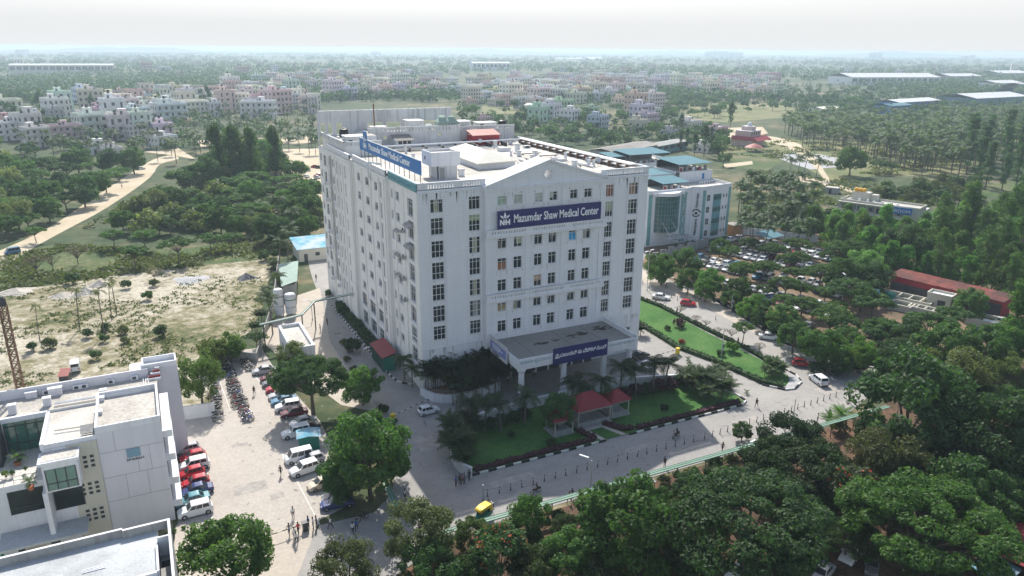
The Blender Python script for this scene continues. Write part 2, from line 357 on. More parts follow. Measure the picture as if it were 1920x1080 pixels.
def window_mesh(w, h, cols, rows, fm='frame_white', gm='window_glass'):
    k = (round(w, 2), round(h, 2), cols, tuple(rows), fm, gm)
    if k not in _wp:
        g = MB(); g.box(.0, w, .0, .03, 0, h, gm)
        f = MB(); t = .07
        f.box(0, w, -.05, -.003, 0, t, fm); f.box(0, w, -.05, -.003, h-t, h, fm); f.box(0, t, -.05, -.003, t, h-t, fm); f.box(w-t, w, -.05, -.003, t, h-t, fm)
        for i in range(1, cols): x = w*i/cols; f.box(x-.04, x+.04, -.048, -.003, t, h-t, fm)
        for r in rows: f.box(t, w-t, -.044, -.003, h*r-.04, h*r+.04, fm)
        _wp[k] = (g.mesh('window'), f.mesh('frame'))
    return _wp[k]
CURT = [(.9, .95, .8), (1, .55, .35), (.9, .9, .95), (.6, .5, .45), (1.1, 1.05, .85), (.45, .5, .5)]
def add_window(parent, loc, rz, w, h, cols=2, rows=(.66,), fm='frame_white', gm='window_glass', curtain=None, sub=True):
    g, f = window_mesh(w, h, cols, rows, fm, gm)
    o = bpy.data.objects.new('window', g); COL.objects.link(o); o.parent = parent; o.location = loc; o.rotation_euler.z = rz
    if sub:
        c = bpy.data.objects.new('frame', f); COL.objects.link(c); c.parent = o
    if curtain:
        x0, x1, z0, z1, col = curtain
        mb = MB(); mb.box(x0*w, x1*w, -.012, -.004, z0*h, z1*h, 'curtain'); k = mb.build('curtain', o); k.color = (*col, 1)
    return o
def trim_frame(mb, x0, x1, z0, z1, y, t, d, m='trim_white', M=None, sill=True):
    """moulded surround standing proud of a wall that faces -y"""
    mb.box(x0-t, x0, y-d, y+.02, z0, z1, m, M=M); mb.box(x1, x1+t, y-d, y+.02, z0, z1, m, M=M)
    mb.box(x0-t, x1+t, y-d-.02, y+.02, z1, z1+t, m, M=M)
    if sill: mb.box(x0-t-.15, x1+t+.15, y-d-.14, y+.02, z0-.16, z0, m, M=M)
# ------------------------------------------------------------------ the hospital
HOSP = thing('hospital_building', 'large nine storey white hospital with a pedimented front and flat roof', 'hospital')
AX0, AX1, BY1, PZ, RZ = .5, 46.3, 66.0, 37.1, 36.0
rows_c = [(34.37, 32.15), (31.25, 28.4), (27.34, 24.45), (23.6, 20.6), (19.68, 16.8), (15.84, 12.9), (12.12, 9.6)]
cols_c = [(2.65, 4.85), (9.5, 11.55), (36.9, 38.6), (42.0, 44.1)]
rows_b = [(34.2, 32.6), (27.0, 24.95), (23.2, 21.05), (19.3, 17.15), (15.5, 13.35), (11.6, 9.45)]
cols_b = [(14.5, 16.2), (17.6, 19.25), (21.7, 23.3), (24.6, 26.2), (28.8, 30.35), (31.75, 33.35)]
BL, BR, BYF = 12.2, 36.3, -.8
wl = MB()
holes = [(c[0]-AX0, c[1]-AX0, z0, z1) for c in cols_c for z1, z0 in rows_c]+[(cols_c[0][0]-AX0-.1, cols_c[0][1]-AX0+.1, 2.4, 5.2), (cols_c[1][0]-AX0, cols_c[1][1]-AX0, 2.4, 5.2), (cols_c[3][0]-AX0, cols_c[3][1]-AX0, 2.4, 5.4)]
wall(wl, (AX0, 0), (1, 0), AX1-AX0, 0, RZ+.1, holes, 'white_wall')
wall(wl, (BL, BYF), (1, 0), BR-BL, 6.6, 35.5, [(c[0]-BL, c[1]-BL, z0, z1) for c in cols_b for z1, z0 in rows_b], 'white_wall')
wl.quad((BL, 0, 6.6), (BL, BYF, 6.6), (BL, BYF, 35.5), (BL, 0, 35.5), 'white_wall'); wl.quad((BR, BYF, 6.6), (BR, 0, 6.6), (BR, 0, 35.5), (BR, BYF, 35.5), 'white_wall')
# left side: three planes, each stepping a little further out towards the back
LS = [(.5, 0, 15.5), (-.15, 15.5, 38.0), (-.9, 38.0, BY1)]
prow = [34.1-3.8*k for k in range(8)]
lw = []     # (plane x, b_far, b_near, z0, z1, cols, rows, keep as a part)
for k, zt in enumerate(prow):
    lw.append((0, 5.2, 2.5, zt-3.0, zt, 3, (.55, .82), 1)); lw.append((0, 11.6, 9.8, zt-1.5, zt, 2, (.66,), 1)); lw.append((0, 14.3, 13.4, zt-1.5, zt, 1, (.66,), 1))
for b0, b1 in ((23.2, 20.9), (29.3, 27.0), (35.2, 33.2)):
    for k in range(7): lw.append((1, b0-.6, b1-.6, 34.1-3.8*k-1.45, 34.1-3.8*k, 2, (.66,), 1 if b0 < 30 else 0))
    lw.append((1, b0+.6, b1-1.4, 5.9, 8.6, 3, (.6,), 1)); lw.append((1, b0+.6, b1-1.4, 1.5, 4.6, 4, (.6,), 1))
for k in range(8): lw.append((1, 18.9, 18.1, 34.6-3.8*k-2.8, 34.6-3.8*k, 1, (.5,), 0))
for k in range(8):
    zt = 34.4-3.8*k
    lw.append((2, 42.2, 41.4, zt-2.6, zt, 1, (.5,), 0)); lw.append((2, 46.3, 45.5, zt-2.6, zt, 1, (.5,), 0))
    lw.append((2, 49.5, 48.2, zt-2.8, zt, 1, (.6,), 0)); lw.append((2, 53, 51.4, zt-1.6, zt, 2, (.6,), 0)); lw.append((2, 56.2, 54.6, zt-1.6, zt, 2, (.6,), 0))
    lw.append((2, 61.2, 58.8, zt-2.4, zt, 2, (.6,), 0)); lw.append((2, 64.6, 63.2, zt-1.6, zt, 2, (.6,), 0))
for i, (xp, b0, b1) in enumerate(LS):
    wall(wl, (xp, b1), (0, -1), b1-b0, 0, RZ+.1, [(b1-w[1], b1-w[2], w[3], w[4]) for w in lw if w[0] == i], 'left_wall')
    if i: wl.quad((xp, b0, 0), (LS[i-1][0], b0, 0), (LS[i-1][0], b0, RZ+.1), (xp, b0, RZ+.1), 'left_wall')
wl.quad((AX1, 0, 0), (AX1, BY1, 0), (AX1, BY1, RZ+.1), (AX1, 0, RZ+.1), 'white_wall')
wl.quad((AX1, BY1, 0), (-.9, BY1, 0), (-.9, BY1, RZ+.1), (AX1, BY1, RZ+.1), 'white_wall')
# pilasters down the left side and on the bay
for xp, b in ((-.15, 25.2), (-.15, 31.4), (-.15, 16.6), (-.15, 37.5), (-.15, 19.9)): wl.box(xp-.18, xp+.02, b-.35, b+.35, 0, 35.2, 'left_wall')
for b in (43.8, 47.4, 50.6, 57.4): wl.box(-1.1, -.88, b-.3, b+.3, 0, 35.2, 'left_wall')
for b in (.35, 7.4, 12.4): wl.box(.36, .52, b-.18, b+.18, 0, 35.2, 'left_wall')
for a in (12.75, 20.4, 27.6, 35.7): wl.box(a-.5, a+.5, BYF-.12, BYF+.02, 9.0, 35.2, 'white_wall')
# raised flat surrounds running the height of the corner window columns
for c in cols_c:
    wl.box(c[0]-.35, c[0], -.1, .02, 8.4, 35.0, 'trim_white'); wl.box(c[1], c[1]+.35, -.1, .02, 8.4, 35.0, 'trim_white')
wl.build('walls', HOSP)
tr = MB()
for c in cols_b:
    for z1, z0 in rows_b: trim_frame(tr, c[0], c[1], z0, z1, BYF, .2, .07)
for c in cols_c:
    for z1, z0 in rows_c: tr.box(c[0], c[1], -.12, .02, z0-.13, z0, 'trim_white')
for w in lw:
    if w[0] < 2 or w[5] > 1:
        M = Matrix.Translation((LS[w[0]][0], w[1], 0)) @ Matrix.Rotation(-math.pi/2, 4, 'Z')
        trim_frame(tr, 0, w[1]-w[2], w[3], w[4], 0, .13, .05, 'left_wall', M=M)
tr.build('window_trim', HOSP)
# roof slab, parapet with slots, cornices
rf = MB(); rf.add([(p[0], p[1], RZ) for p in ((AX0+.25, .25), (AX1-.25, .25), (AX1-.25, BY1), (-.6, BY1), (-.6, 38.2), (.1, 38.2), (.1, 15.7), (AX0+.25, 15.7))], [tuple(range(8))], 'roof_screed'); rf.build('roof', HOSP)
pp = MB()
def parapet(mb, p, d, Lw, z0, z1, slots, m='trim_white', th=.28, cap=True):
    nx, ny = d[1], -d[0]
    wall(mb, p, d, Lw, z0, z1, slots, m, depth=th)
    e = (p[0]+d[0]*Lw-nx*th, p[1]+d[1]*Lw-ny*th)
    wall(mb, e, (-d[0], -d[1]), Lw, z0, z1, [(Lw-s[1], Lw-s[0], s[2], s[3]) for s in slots], m, reveal=False)
    a = min(p[0], p[0]+d[0]*Lw, p[0]-nx*th, e[0]); b = max(p[0], p[0]+d[0]*Lw, p[0]-nx*th, e[0]); c = min(p[1], p[1]+d[1]*Lw, e[1], p[1]-ny*th); f = max(p[1], p[1]+d[1]*Lw, e[1], p[1]-ny*th)
    if cap: mb.box(a-.07, b+.07, c-.07, f+.07, z1, z1+.12, m)
def slots(u0, u1, n, z0, z1, w=.2): return [(u0+(u1-u0)*i/(n-1)-w/2, u0+(u1-u0)*i/(n-1)+w/2, z0, z1) for i in range(n)]
parapet(pp, (AX0, 0), (1, 0), BL+.4-AX0, RZ, PZ, slots(1.9, 6.2, 10, 36.25, 36.85)+slots(8.2, 11.0, 7, 36.25, 36.85))
parapet(pp, (BR-.4, 0), (1, 0), AX1-BR+.4, RZ, PZ, slots(1.2, 4.2, 8, 36.25, 36.85)+slots(5.0, 9.0, 10, 36.25, 36.85))
parapet(pp, (.5, 15.5), (0, -1), 15.2, RZ, PZ, [])
parapet(pp, (-.15, 38), (0, -1), 22.5, RZ, PZ, slots(2.5, 9.5, 9, 36.2, 36.95, .35)+slots(11.5, 19.5, 10, 36.2, 36.95, .35))
parapet(pp, (-.9, 60), (0, -1), 22, RZ, PZ, slots(3, 18, 12, 36.3, 36.8))
parapet(pp, (AX1, .3), (0, 1), 54, RZ, PZ, [])
pp.build('parapet', HOSP)
co = MB()
co.box(AX0-.12, BL, -.14, .02, 35.45, 35.7, 'trim_white'); co.box(BR, AX1+.12, -.14, .02, 35.45, 35.7, 'trim_white')
co.box(AX0-.1, BL, -.1, .02, 8.0, 8.25, 'trim_white'); co.box(BR, AX1+.1, -.1, .02, 8.0, 8.25, 'trim_white')
for i, (xp, b0, b1) in enumerate(LS): co.box(xp-.12, xp+.02, b0, b1, 35.4, 35.65, 'left_wall'); co.box(xp-.1, xp+.02, b0, b1, 9.3, 9.5, 'left_wall')
co.build('string_course', HOSP)
for zb in (26.95+.5, 15.4+.4):
    c = MB(); z0 = zb; sl_ = []
    for k in range(3): sl_ += slots(1.2+k*8.0, 7.4+k*8.0, 13, z0+.28, z0+.72, .17)
    c.box(BL-.25, BR+.25, BYF-.75, BYF, z0-.35, z0+.02, 'trim_white'); c.box(BL-.1, BR+.1, BYF-.5, BYF, z0-.6, z0-.35, 'trim_white')
    parapet(c, (BL-.1, BYF-.62), (1, 0), BR-BL+.2, z0+.02, z0+.95, sl_, th=.2)
    c.build('balustrade', HOSP)
# pediment: entablature, triangular gable, sloping roof planes and a round window
pd = MB(); ax = (BL+BR)/2; x0, x1, ya, za, zb = BL-.35, BR+.45, BYF-.45, 35.75, 39.6
pd.box(BL-.1, BR+.1, BYF-.15, 0, 34.75, 35.35, 'trim_white'); pd.box(BL-.3, BR+.3, BYF-.4, .2, 35.35, 35.75, 'trim_white')
n = 36; RC = Vector((ax, 0, 37.35)); ringp = []
def tri_hit(t):
    d = Vector((math.cos(t), 0, math.sin(t))); best = 1e9; tri = [Vector((x0, 0, za)), Vector((x1, 0, za)), Vector((ax, 0, zb))]
    for i in range(3):
        p, e = tri[i], tri[(i+1) % 3]-tri[i]; den = d.x*e.z-d.z*e.x
        if abs(den) < 1e-9: continue
        w = p-RC; k = (w.x*e.z-w.z*e.x)/den; q = (w.x*d.z-w.z*d.x)/den
        if k > 0 and -1e-6 <= q <= 1+1e-6: best = min(best, k)
    return RC+d*best
angs = sorted([2*math.pi*i/n for i in range(n)]+[math.atan2(v[1], v[0]) % (2*math.pi) for v in ((x0-ax, za-37.35), (x1-ax, za-37.35), (0, 1))])
for t0, t1 in zip(angs, angs[1:]+angs[:1]):
    o0, o1 = tri_hit(t0), tri_hit(t1); c0, c1 = (RC+Vector((math.cos(t), 0, math.sin(t)))*.85 for t in (t0, t1))
    if abs(t1-t0) < 1e-6: continue
    for y, fl in ((BYF, 0), (1.6, 1)):
        q = [(v.x, y, v.z) for v in (c0, o0, o1, c1)]; pd.quad(*(q[::-1] if fl else q), 'white_wall')
    pd.quad((c0.x, BYF, c0.z), (c1.x, BYF, c1.z), (c1.x, 1.6, c1.z), (c0.x, 1.6, c0.z), 'trim_white')
for s, e in ((x0, -1), (x1, 1)):
    for dz, yy in ((0, ya),):
        a, b = Vector((s, yy, za)), Vector((ax, yy, zb)); c, d = Vector((ax, 3.4, zb)), Vector((s, 3.4, za)); up = Vector((0, 0, .34))
        pd.add([a, b, c, d, a+up, b+up, c+up, d+up], [(0, 1, 2, 3), (4, 7, 6, 5), (0, 4, 5, 1), (2, 6, 7, 3), (0, 3, 7, 4)], 'trim_white')
pd.build('pediment', HOSP)
rw = MB(); n = 28
for r0, r1, y0, y1, m in ((.78, 1.02, BYF-.14, BYF-.002, 'trim_white'),):
    for i in range(n):
        a, b = 2*math.pi*i/n, 2*math.pi*(i+1)/n; pt = lambda r, t, y: (ax+r*math.cos(t), y, 37.35+r*math.sin(t))
        rw.quad(pt(r0, a, y0), pt(r0, b, y0), pt(r1, b, y0), pt(r1, a, y0), m); rw.quad(pt(r1, a, y0), pt(r1, b, y0), pt(r1, b, y1), pt(r1, a, y1), m); rw.quad(pt(r0, b, y0), pt(r0, a, y0), pt(r0, a, y1), pt(r0, b, y1), m)
rw.box(ax-.04, ax+.04, .2, .25, 36.6, 38.1, 'frame_white')
rw.build('round_window', HOSP)
# rain runs below sills, cornices and the parapet
ws = MB(); r_ = random.Random(9)
def run(x, z, y, w, h): ws.add([(x-w/2, y, z), (x+w/2, y, z), (x+w*.3, y, z-h*.6), (x+w*.05, y, z-h), (x-w*.25, y, z-h*.7)], [(0, 4, 3, 2, 1)], 'wall_stain')
for c in cols_b:
    for z1, z0 in rows_b:
        for e in (c[0]-.15, c[1]+.15):
            if r_.random() < .7: run(e+r_.uniform(-.1, .1), z0-.18, BYF-.004, r_.uniform(.08, .25), r_.uniform(.5, 1.5))
for c in cols_c:
    for z1, z0 in rows_c:
        for _ in range(2):
            if r_.random() < .6: run(r_.uniform(c[0], c[1]), z0-.14, -.004, r_.uniform(.08, .22), r_.uniform(.3, .75))
for _ in range(46): x = r_.choice([r_.uniform(1, 12), r_.uniform(36.6, 46)]); run(x, r_.choice([35.44, 35.44, 7.98]), -.004, r_.uniform(.12, .4), r_.uniform(.6, 2.4))
for _ in range(40): x = r_.uniform(12.4, 36.2); run(x, r_.choice([26.85, 15.15, 34.7]), BYF-.004, r_.uniform(.1, .3), r_.uniform(.5, 1.6))
tag(ws.build('rain_stains', HOSP), kind='stuff')
# windows: the hundred that show largest as parts
nwin = 0
rr = random.Random(3)
for ci, c in enumerate(cols_c):
    for ri, (z1, z0) in enumerate(rows_c+[(5.2, 2.4)]):
        if ci == 2 and ri == 7: continue
        cu = None; q = rr.random()
        if ci == 3 and ri == 0: cu = (.05, .8, .05, .95, (1, .62, .5))
        elif ci == 2 and ri == 0: cu = (.1, .95, .03, .97, (.8, .3, .22))
        elif ci == 1 and ri == 1: cu = (.03, .97, .62, .97, (.95, 1.05, .75))
        elif ci == 2 and ri == 1: cu = (.03, .97, .4, .97, (1, 1.05, .85))
        elif q < .28: a = rr.uniform(.03, .5); cu = (a, a+rr.uniform(.25, .45), .03, .97, rr.choice(CURT))
        add_window(HOSP, (c[0], .2, z0), 0, c[1]-c[0], z1-z0, 3, (.36, .78) if z1-z0 > 2.5 else (.75,), curtain=cu); nwin += 1
bc = {(0, 0): (.05, .95, .03, .97, (1.0, 1.2, 1.05)), (0, 1): (.05, .95, .03, .97, (1.15, 1.2, 1.2)), (0, 2): (.05, .95, .1, .97, (1.3, 1.3, 1.35)), (0, 3): (.03, .5, .3, .97, (1.3, 1.3, 1.3)), (1, 4): (.05, .97, .03, .7, (.12, .9, 1.9)), (1, 1): (.35, .97, .25, .97, (1.2, 1.2, 1)),
      (1, 5): (.03, .55, .03, .97, (1, .9, .85)), (2, 0): (.05, .97, .03, .6, (.9, .4, .22)), (3, 2): (.05, .97, .45, .97, (1.3, .8, .6)), (4, 0): (.05, .95, .03, .6, (1, .75, .5)), (4, 1): (.05, .4, .03, .97, (1, .8, .55)), (1, 0): (.1, .5, .03, .6, (.5, .4, .4))}
for ri, (z1, z0) in enumerate(rows_b):
    for ci, c in enumerate(cols_b):
        add_window(HOSP, (c[0], BYF+.2, z0), 0, c[1]-c[0], z1-z0, 2, (.7,), curtain=bc.get((ri, ci))); nwin += 1
sm = MB()
for w in lw:
    wd, h = w[1]-w[2], w[4]-w[3]
    if w[7] and nwin < 100:
        add_window(HOSP, (LS[w[0]][0]+.2, w[1], w[3]), -math.pi/2, wd, h, w[5], w[6], curtain=(.1, .9, .3, .95, rr.choice(CURT)) if rr.random() < .15 else None); nwin += 1
    else:
        x = LS[w[0]][0]+.2
        sm.box(x, x+.03, w[2], w[1], w[3], w[4], 'window_glass')
        for i in range(1, w[5]): b = w[2]+wd*i/w[5]; sm.box(x-.05, x-.003, b-.04, b+.04, w[3], w[4], 'frame_white')
        for r in w[6]: sm.box(x-.04, x-.003, w[2], w[1], w[3]+h*r-.04, w[3]+h*r+.04, 'frame_white')
tag(sm.build('side_windows', HOSP), kind='stuff')
# rear block one storey higher, cooling plant deck and the tall screen wall at the back
rb = MB(); RB = 54.5
def plain(mb, x0, x1, y0, y1, z0, z1, m, top='roof_screed'): mb.box(x0, x1, y0, y1, z0, z1, m, top)
wall(rb, (8, RB), (1, 0), 22.5, RZ, 39.4, [(3.6, 4.5, 38.0, 38.8), (17, 17.9, 38.2, 39.0)], 'old_white')
rb.quad((30.5, RB, RZ), (30.5, BY1, RZ), (30.5, BY1, 39.4), (30.5, RB, 39.4), 'old_white'); rb.quad((8, BY1, RZ), (8, RB, RZ), (8, RB, 39.4), (8, BY1, 39.4), 'old_white')
rb.quad((8, RB, 39.38), (30.5, RB, 39.38), (30.5, BY1, 39.38), (8, BY1, 39.38), 'roof_screed')
parapet(rb, (8, RB-.1), (1, 0), 22.6, 39.4, 40.55, slots(4, 13, 13, 39.65, 40.25, .22)+slots(14, 20, 8, 39.65, 40.25, .22), 'old_white')
plain(rb, 30.5, 46.2, RB+2, BY1, RZ, 38.9, 'old_white'); parapet(rb, (30.5, RB+1.9), (1, 0), 15.7, 38.9, 39.9, slots(2, 7, 9, 39.1, 39.65, .22)+slots(9, 14.5, 9, 39.1, 39.65, .22), 'old_white')
plain(rb, 33.5, 34.3, RB+1.8, RB+2, RZ, 38.5, 'metal_dark')
plain(rb, .2, 8, 44, BY1, RZ, 38.1, 'left_wall'); parapet(rb, (-.3, 44), (1, 0), 8.3, 38.1, 39.0, slots(1, 7, 9, 38.3, 38.75, .2), 'old_white'); parapet(rb, (-.3, BY1), (0, -1), BY1-44, 38.1, 39.0, slots(2, 18, 16, 38.3, 38.75, .2), 'old_white')
plain(rb, 5, 8.4, 49, 54, 38.1, 39.6, 'trim_white')
rb.build('rear_block', HOSP)
gs = MB(); gy = BY1-1.5
wall(gs, (-.9, gy), (1, 0), 33.4, 38.1, 43.9, [(.5, 1.6, 38.6, 41.2), (2.2, 3.3, 38.6, 41.0), (4.2, 5.6, 38.4, 41.2)]+[(11.6+k*4.6, 15.4+k*4.6, 39.5, 41.0) for k in range(4)], 'old_white', depth=.5)
gs.box(-.9, 32.5, gy+.5, BY1, 43.6, 43.9, 'sheet_white'); gs.quad((-.9, BY1, 36), (-.9, gy, 36), (-.9, gy, 43.9), (-.9, BY1, 43.9), 'old_white')
for k in range(17): gs.box(-.9+k*2.0, -.6+k*2.0, gy-.12, gy+.05, 43.9, 44.05, 'old_white')
for k in range(5): gs.box(10.7+k*4.6, 11.3+k*4.6, gy+1.0, gy+1.4, 38, 43.6, 'old_white')
gs.build('screen_wall', HOSP)
# entrance canopy with stepped fascia on round columns
cp = MB(); CX0, CX1, CY0 = 13.1, 37.2, -11.7
cp.box(CX0+.3, CX1-.3, CY0+.3, BYF, 6.7, 8.05, 'trim_white', 'roof_dark')
cp.box(CX0, CX1, CY0, CY0+.3, 7.2, 8.5, 'trim_white'); cp.box(CX0, CX0+.3, CY0+.3, 0, 7.2, 8.5, 'trim_white')
cp.box(CX0+.2, CX1-.2, CY0+.15, CY0+.3, 6.5, 7.2, 'trim_white'); cp.box(CX0+.15, CX0+.3, CY0+.3, 0, 6.5, 7.2, 'trim_white')
parapet(cp, (CX1-.28, -1), (0, -1), 10.4, 7.2, 8.9, slots(.8, 9.4, 16, 8.1, 8.6, .2)); cp.box(CX1-.3, CX1, CY0+.3, 0, 6.5, 7.2, 'trim_white')
cp.build('entrance_canopy', HOSP)
cw = MB()
for i, (x, y, s) in enumerate(((20.5, -5.6, 1.2), (23.6, -5.2, .9), (28.5, -4.9, 1.4), (33.2, -3.6, 1.1), (35.2, -4.2, 1.0))):
    for k in range(5):
        a = rr.uniform(0, 6.28); r = rr.uniform(.15, .8)*s; c = (x+rr.uniform(-1, 1)*s, y+rr.uniform(-.6, .6)*s)
        cw.add([(c[0]+r*1.3*rr.uniform(.6, 1.2)*math.cos(a+j*.785), c[1]+r*.6*rr.uniform(.6, 1.2)*math.sin(a+j*.785), 8.056+k*.004+i*.0007) for j in range(8)], [tuple(range(8))], 'stain')
for x in (17.2, 25.3, 31.4): cw.box(x, x+.06, CY0+.5, -1, 8.05, 8.058, 'stain')
cw.build('water_stains', HOSP)
for x in (14.2, 22.5, 30.8, 36.3):
    c = MB(); c.lathe([(.75, 0), (.75, .5), (.56, .6), (.5, 5.7), (.62, 5.9), (.75, 6.1), (.8, 6.5)], (x, -10.9, 0), 'trim_white', 20); c.build('column', HOSP, smooth=False)
en = MB(); en.box(14.2, 34.8, -.7, -.2, 0, 6.5, 'house_dark')
for k in range(8): en.box(14.6+k*2.6, 14.9+k*2.6, -.78, -.7, 0, 6.4, 'frame_white')
en.build('entrance_front', HOSP)
# ------------------------------------------------------------------ signs on the hospital
sg = thing('facade_sign', 'long navy sign with white lettering and a petal emblem below the pediment', 'sign')
b = MB(); b.box(14.2, 35.0, BYF-.75, BYF-.5, 28.55, 31.7, 'navy'); b.build('panel', sg)
b = MB()
for k in range(6): x = 15+k*3.9; b.box(x-.04, x+.04, BYF-.5, BYF+.02, 30.9, 31.0, 'metal_dark'); b.box(x-.03, x+.03, BYF-.78, BYF-.72, 31.7, 32.0, 'metal_dark')
b.build('bracket', sg)
put_text(sg, 'Mazumdar Shaw Medical Center', 17.2, (17.25, BYF-.77, 29.55), (1, 0, 0), 2.05, bold=.03)
emblem(sg, (14.55, BYF-.76, 29.25), (1, 0, 0), 1.95)
rs = thing('rooftop_sign', 'long bright blue rooftop sign with white hospital lettering on the left edge', 'sign')
b = MB(); b.box(2.15, 2.35, 2.9, 40.2, 38.0, 40.35, 'sign_blue'); b.box(2.15, 2.35, 35.0, 37.4, 40.35, 42.0, 'sign_blue'); b.build('panel', rs)
b = MB()
for k in range(14):
    y = 3.3+k*2.8; b.tube((2.25, y, 36), (2.25, y, 38.05), .06, m='metal_dark', n=5)
b.build('support_frame', rs)
b = MB()
for k in range(48): y = 3.1+k*.77; b.box(2.1, 2.4, y, y+.35, 40.35, 40.43, 'frame_white')
b.build('lamp_strip', rs)
put_text(rs, 'Mazumdar Shaw Medical Center', 25.2, (2.13, 33.3, 38.75), (0, -1, 0), 1.75, bold=.03)
emblem(rs, (2.14, 37.3, 38.55), (0, -1, 0), 2.35)
tb = thing('parapet_banner', 'faded teal banner wrapped along the parapet of the left corner', 'banner')
b = MB(); b.box(.28, .40, .05, 15.2, 35.75, 37.12, 'teal'); b.build('panel', tb)
put_text(tb, 'Mazumdar Shaw Cancer Center', 11.5, (.26, 14.0, 36.2), (0, -1, 0), .75, 'letter_blue')
ks = thing('canopy_sign', 'navy sign with white Kannada lettering fixed to the canopy front', 'sign')
b = MB(); b.box(19.8, 30.8, CY0-.25, CY0-.08, 6.42, 9.41, 'navy'); b.build('panel', ks)
put_text(ks, 'ಮಜುಂದಾರ್ ಷಾ ಮೆಡಿಕಲ್ ಸೆಂಟರ್', 9.5, (21.05, CY0-.27, 7.75), (1, 0, 0), .95, bold=.012)
emblem(ks, (20.1, CY0-.26, 7.55), (1, 0, 0), .85)
put_text(HOSP, 'ನಾರಾಯಣ ಹೃದಯಾಲಯ', 5.9, (13.5, CY0-.02, 7.65), (1, 0, 0), .75, 'letter_blue', depth_=.01)
put_text(HOSP, 'ಮಜುಂದಾರ್ ಶಾ ಸೆಂಟರ್', 5.6, (31.2, CY0-.02, 7.75), (1, 0, 0), .7, 'letter_blue', depth_=.01)
lb = thing('side_board', 'white board with a lilac panel on the left end of the canopy', 'sign')
b = MB(); b.box(12.72, 12.85, -8.3, -1.3, 6.4, 9.5, 'sheet_white'); b.build('panel', lb)
b = MB(); b.box(12.68, 12.715, -8.0, -1.7, 7.1, 8.75, 'panel_lilac'); b.build('notice', lb)
b = MB()
for r, (z, x1) in enumerate(((8.2, 3.5), (7.85, 4.4), (7.5, 3.2), (6.7, 3.0))):
    for k in range(int(x1/.42)): b.box(12.655, 12.679 if z > 7 else 12.715, -2.6-k*.42-.3, -2.6-k*.42, z, z+.2, 'letter_white' if z > 7 else 'letter_dark')
b.build('lettering', lb)
HAZE = .0002
# ------------------------------------------------------------------ ground, roads, lawns
sheet('ground', [(-6000, -400), (9000, -400), (9000, 14000), (-6000, 14000)], 0, 'land')
sheet('scrub_field', P([(-300, 560), (0, 545), (120, 520), (300, 505), (470, 480), (510, 490), (500, 560), (470, 620), (420, 660), (420, 690), (330, 840), (320, 1080), (-300, 1080)]), .02, 'scrub')
sheet('meadow', P([(-200, 500), (0, 480), (120, 455), (330, 470), (500, 440), (510, 485), (300, 505), (0, 548), (-200, 580)]), .024, 'meadow')
sheet('dirt_road', smooth_pts(P([(-160, 540), (-40, 487), (90, 428), (176, 370), (250, 322), (288, 299), (322, 291), (335, 298), (300, 308), (280, 334), (203, 388), (122, 432), (40, 478), (-60, 545)]), n=3), .03, 'dirt_road')
sheet('dirt_ground', P([(530, 280), (600, 278), (612, 330), (605, 380), (575, 345), (545, 330)]), .03, 'dirt_road')
sheet('dirt_ground', P([(160, 345), (190, 335), (195, 352), (170, 362)]), .034, 'dirt_road')
sheet('dirt_ground', P([(270, 285), (330, 275), (370, 300), (330, 292)]), .034, 'dirt_road')
sheet('dirt_ground', P([(370, 262), (590, 255), (590, 268), (375, 275)]), .034, 'dirt_road')
sheet('field', P([(1290, 195), (1480, 193), (1500, 218), (1360, 230), (1280, 222)]), .03, 'dry_meadow')
sheet('field', P([(905, 198), (985, 190), (1040, 203), (1000, 215), (900, 213)]), .03, 'dry_meadow')
for k, q in enumerate(([(1350, 290), (1440, 280), (1430, 258), (1420, 250), (1340, 250)], [(1440, 280), (1480, 300), (1560, 340), (1640, 330), (1700, 270), (1430, 258)], [(1640, 330), (1800, 330), (1860, 300), (1700, 270)])): sheet('field', P(q), .026+k*.002, 'dry_meadow')
sheet('field', P([(1350, 292), (1420, 283), (1470, 300), (1440, 320), (1350, 312)]), .035, 'meadow')
sheet('field', P([(1820, 350), (2000, 330), (2000, 360), (1830, 372)]), .035, 'meadow')
sheet('dirt_path', smooth_pts(P([(1420, 254), (1480, 262), (1520, 285), (1545, 320), (1560, 345), (1550, 345), (1535, 322), (1500, 290), (1450, 268), (1410, 262)]), n=2), .065, 'dirt_road')
sheet('dirt_path', P([(1448, 292), (1500, 282), (1570, 296), (1580, 312), (1520, 318), (1480, 305)]), .045, 'gravel_grey')
sheet('dirt_path', smooth_pts(P([(1495, 330), (1540, 338), (1590, 352), (1640, 372), (1700, 390), (1690, 394), (1600, 362), (1530, 346), (1490, 338)]), n=2), .055, 'dirt_road')
sheet('dirt_path', P([(1350, 240), (1430, 238), (1440, 250), (1380, 262), (1345, 262)]), .045, 'dirt_road')
sheet('dirt_path', P([(1296, 182), (1350, 176), (1352, 182), (1300, 188)]), .045, 'dirt_road')
sheet('dirt_path', P([(1355, 308), (1410, 302), (1412, 308), (1360, 315)]), .05, 'dirt_road')
sheet('lake', [tuple(at(u, v))[:2] for u, v in ((1035, 108.2), (1090, 106.8), (1190, 107.6), (1195, 109.4), (1130, 110.6), (1050, 110.4))], .05, 'water')
yard = sheet('car_park_ground', P([(1212, 458), (1300, 470), (1385, 440), (1480, 425), (1560, 445), (1720, 500), (1930, 560), (1930, 700), (1760, 660), (1745, 700), (1640, 692), (1480, 640), (1340, 560), (1200, 500)]), .03, 'yard_soil')
sheet('park_ground', P([(1930, 700), (1760, 680), (1640, 770), (1560, 800), (1110, 935), (850, 1012), (735, 1085), (500, 1200), (2100, 1250), (2200, 800)]), .03, 'park_soil')
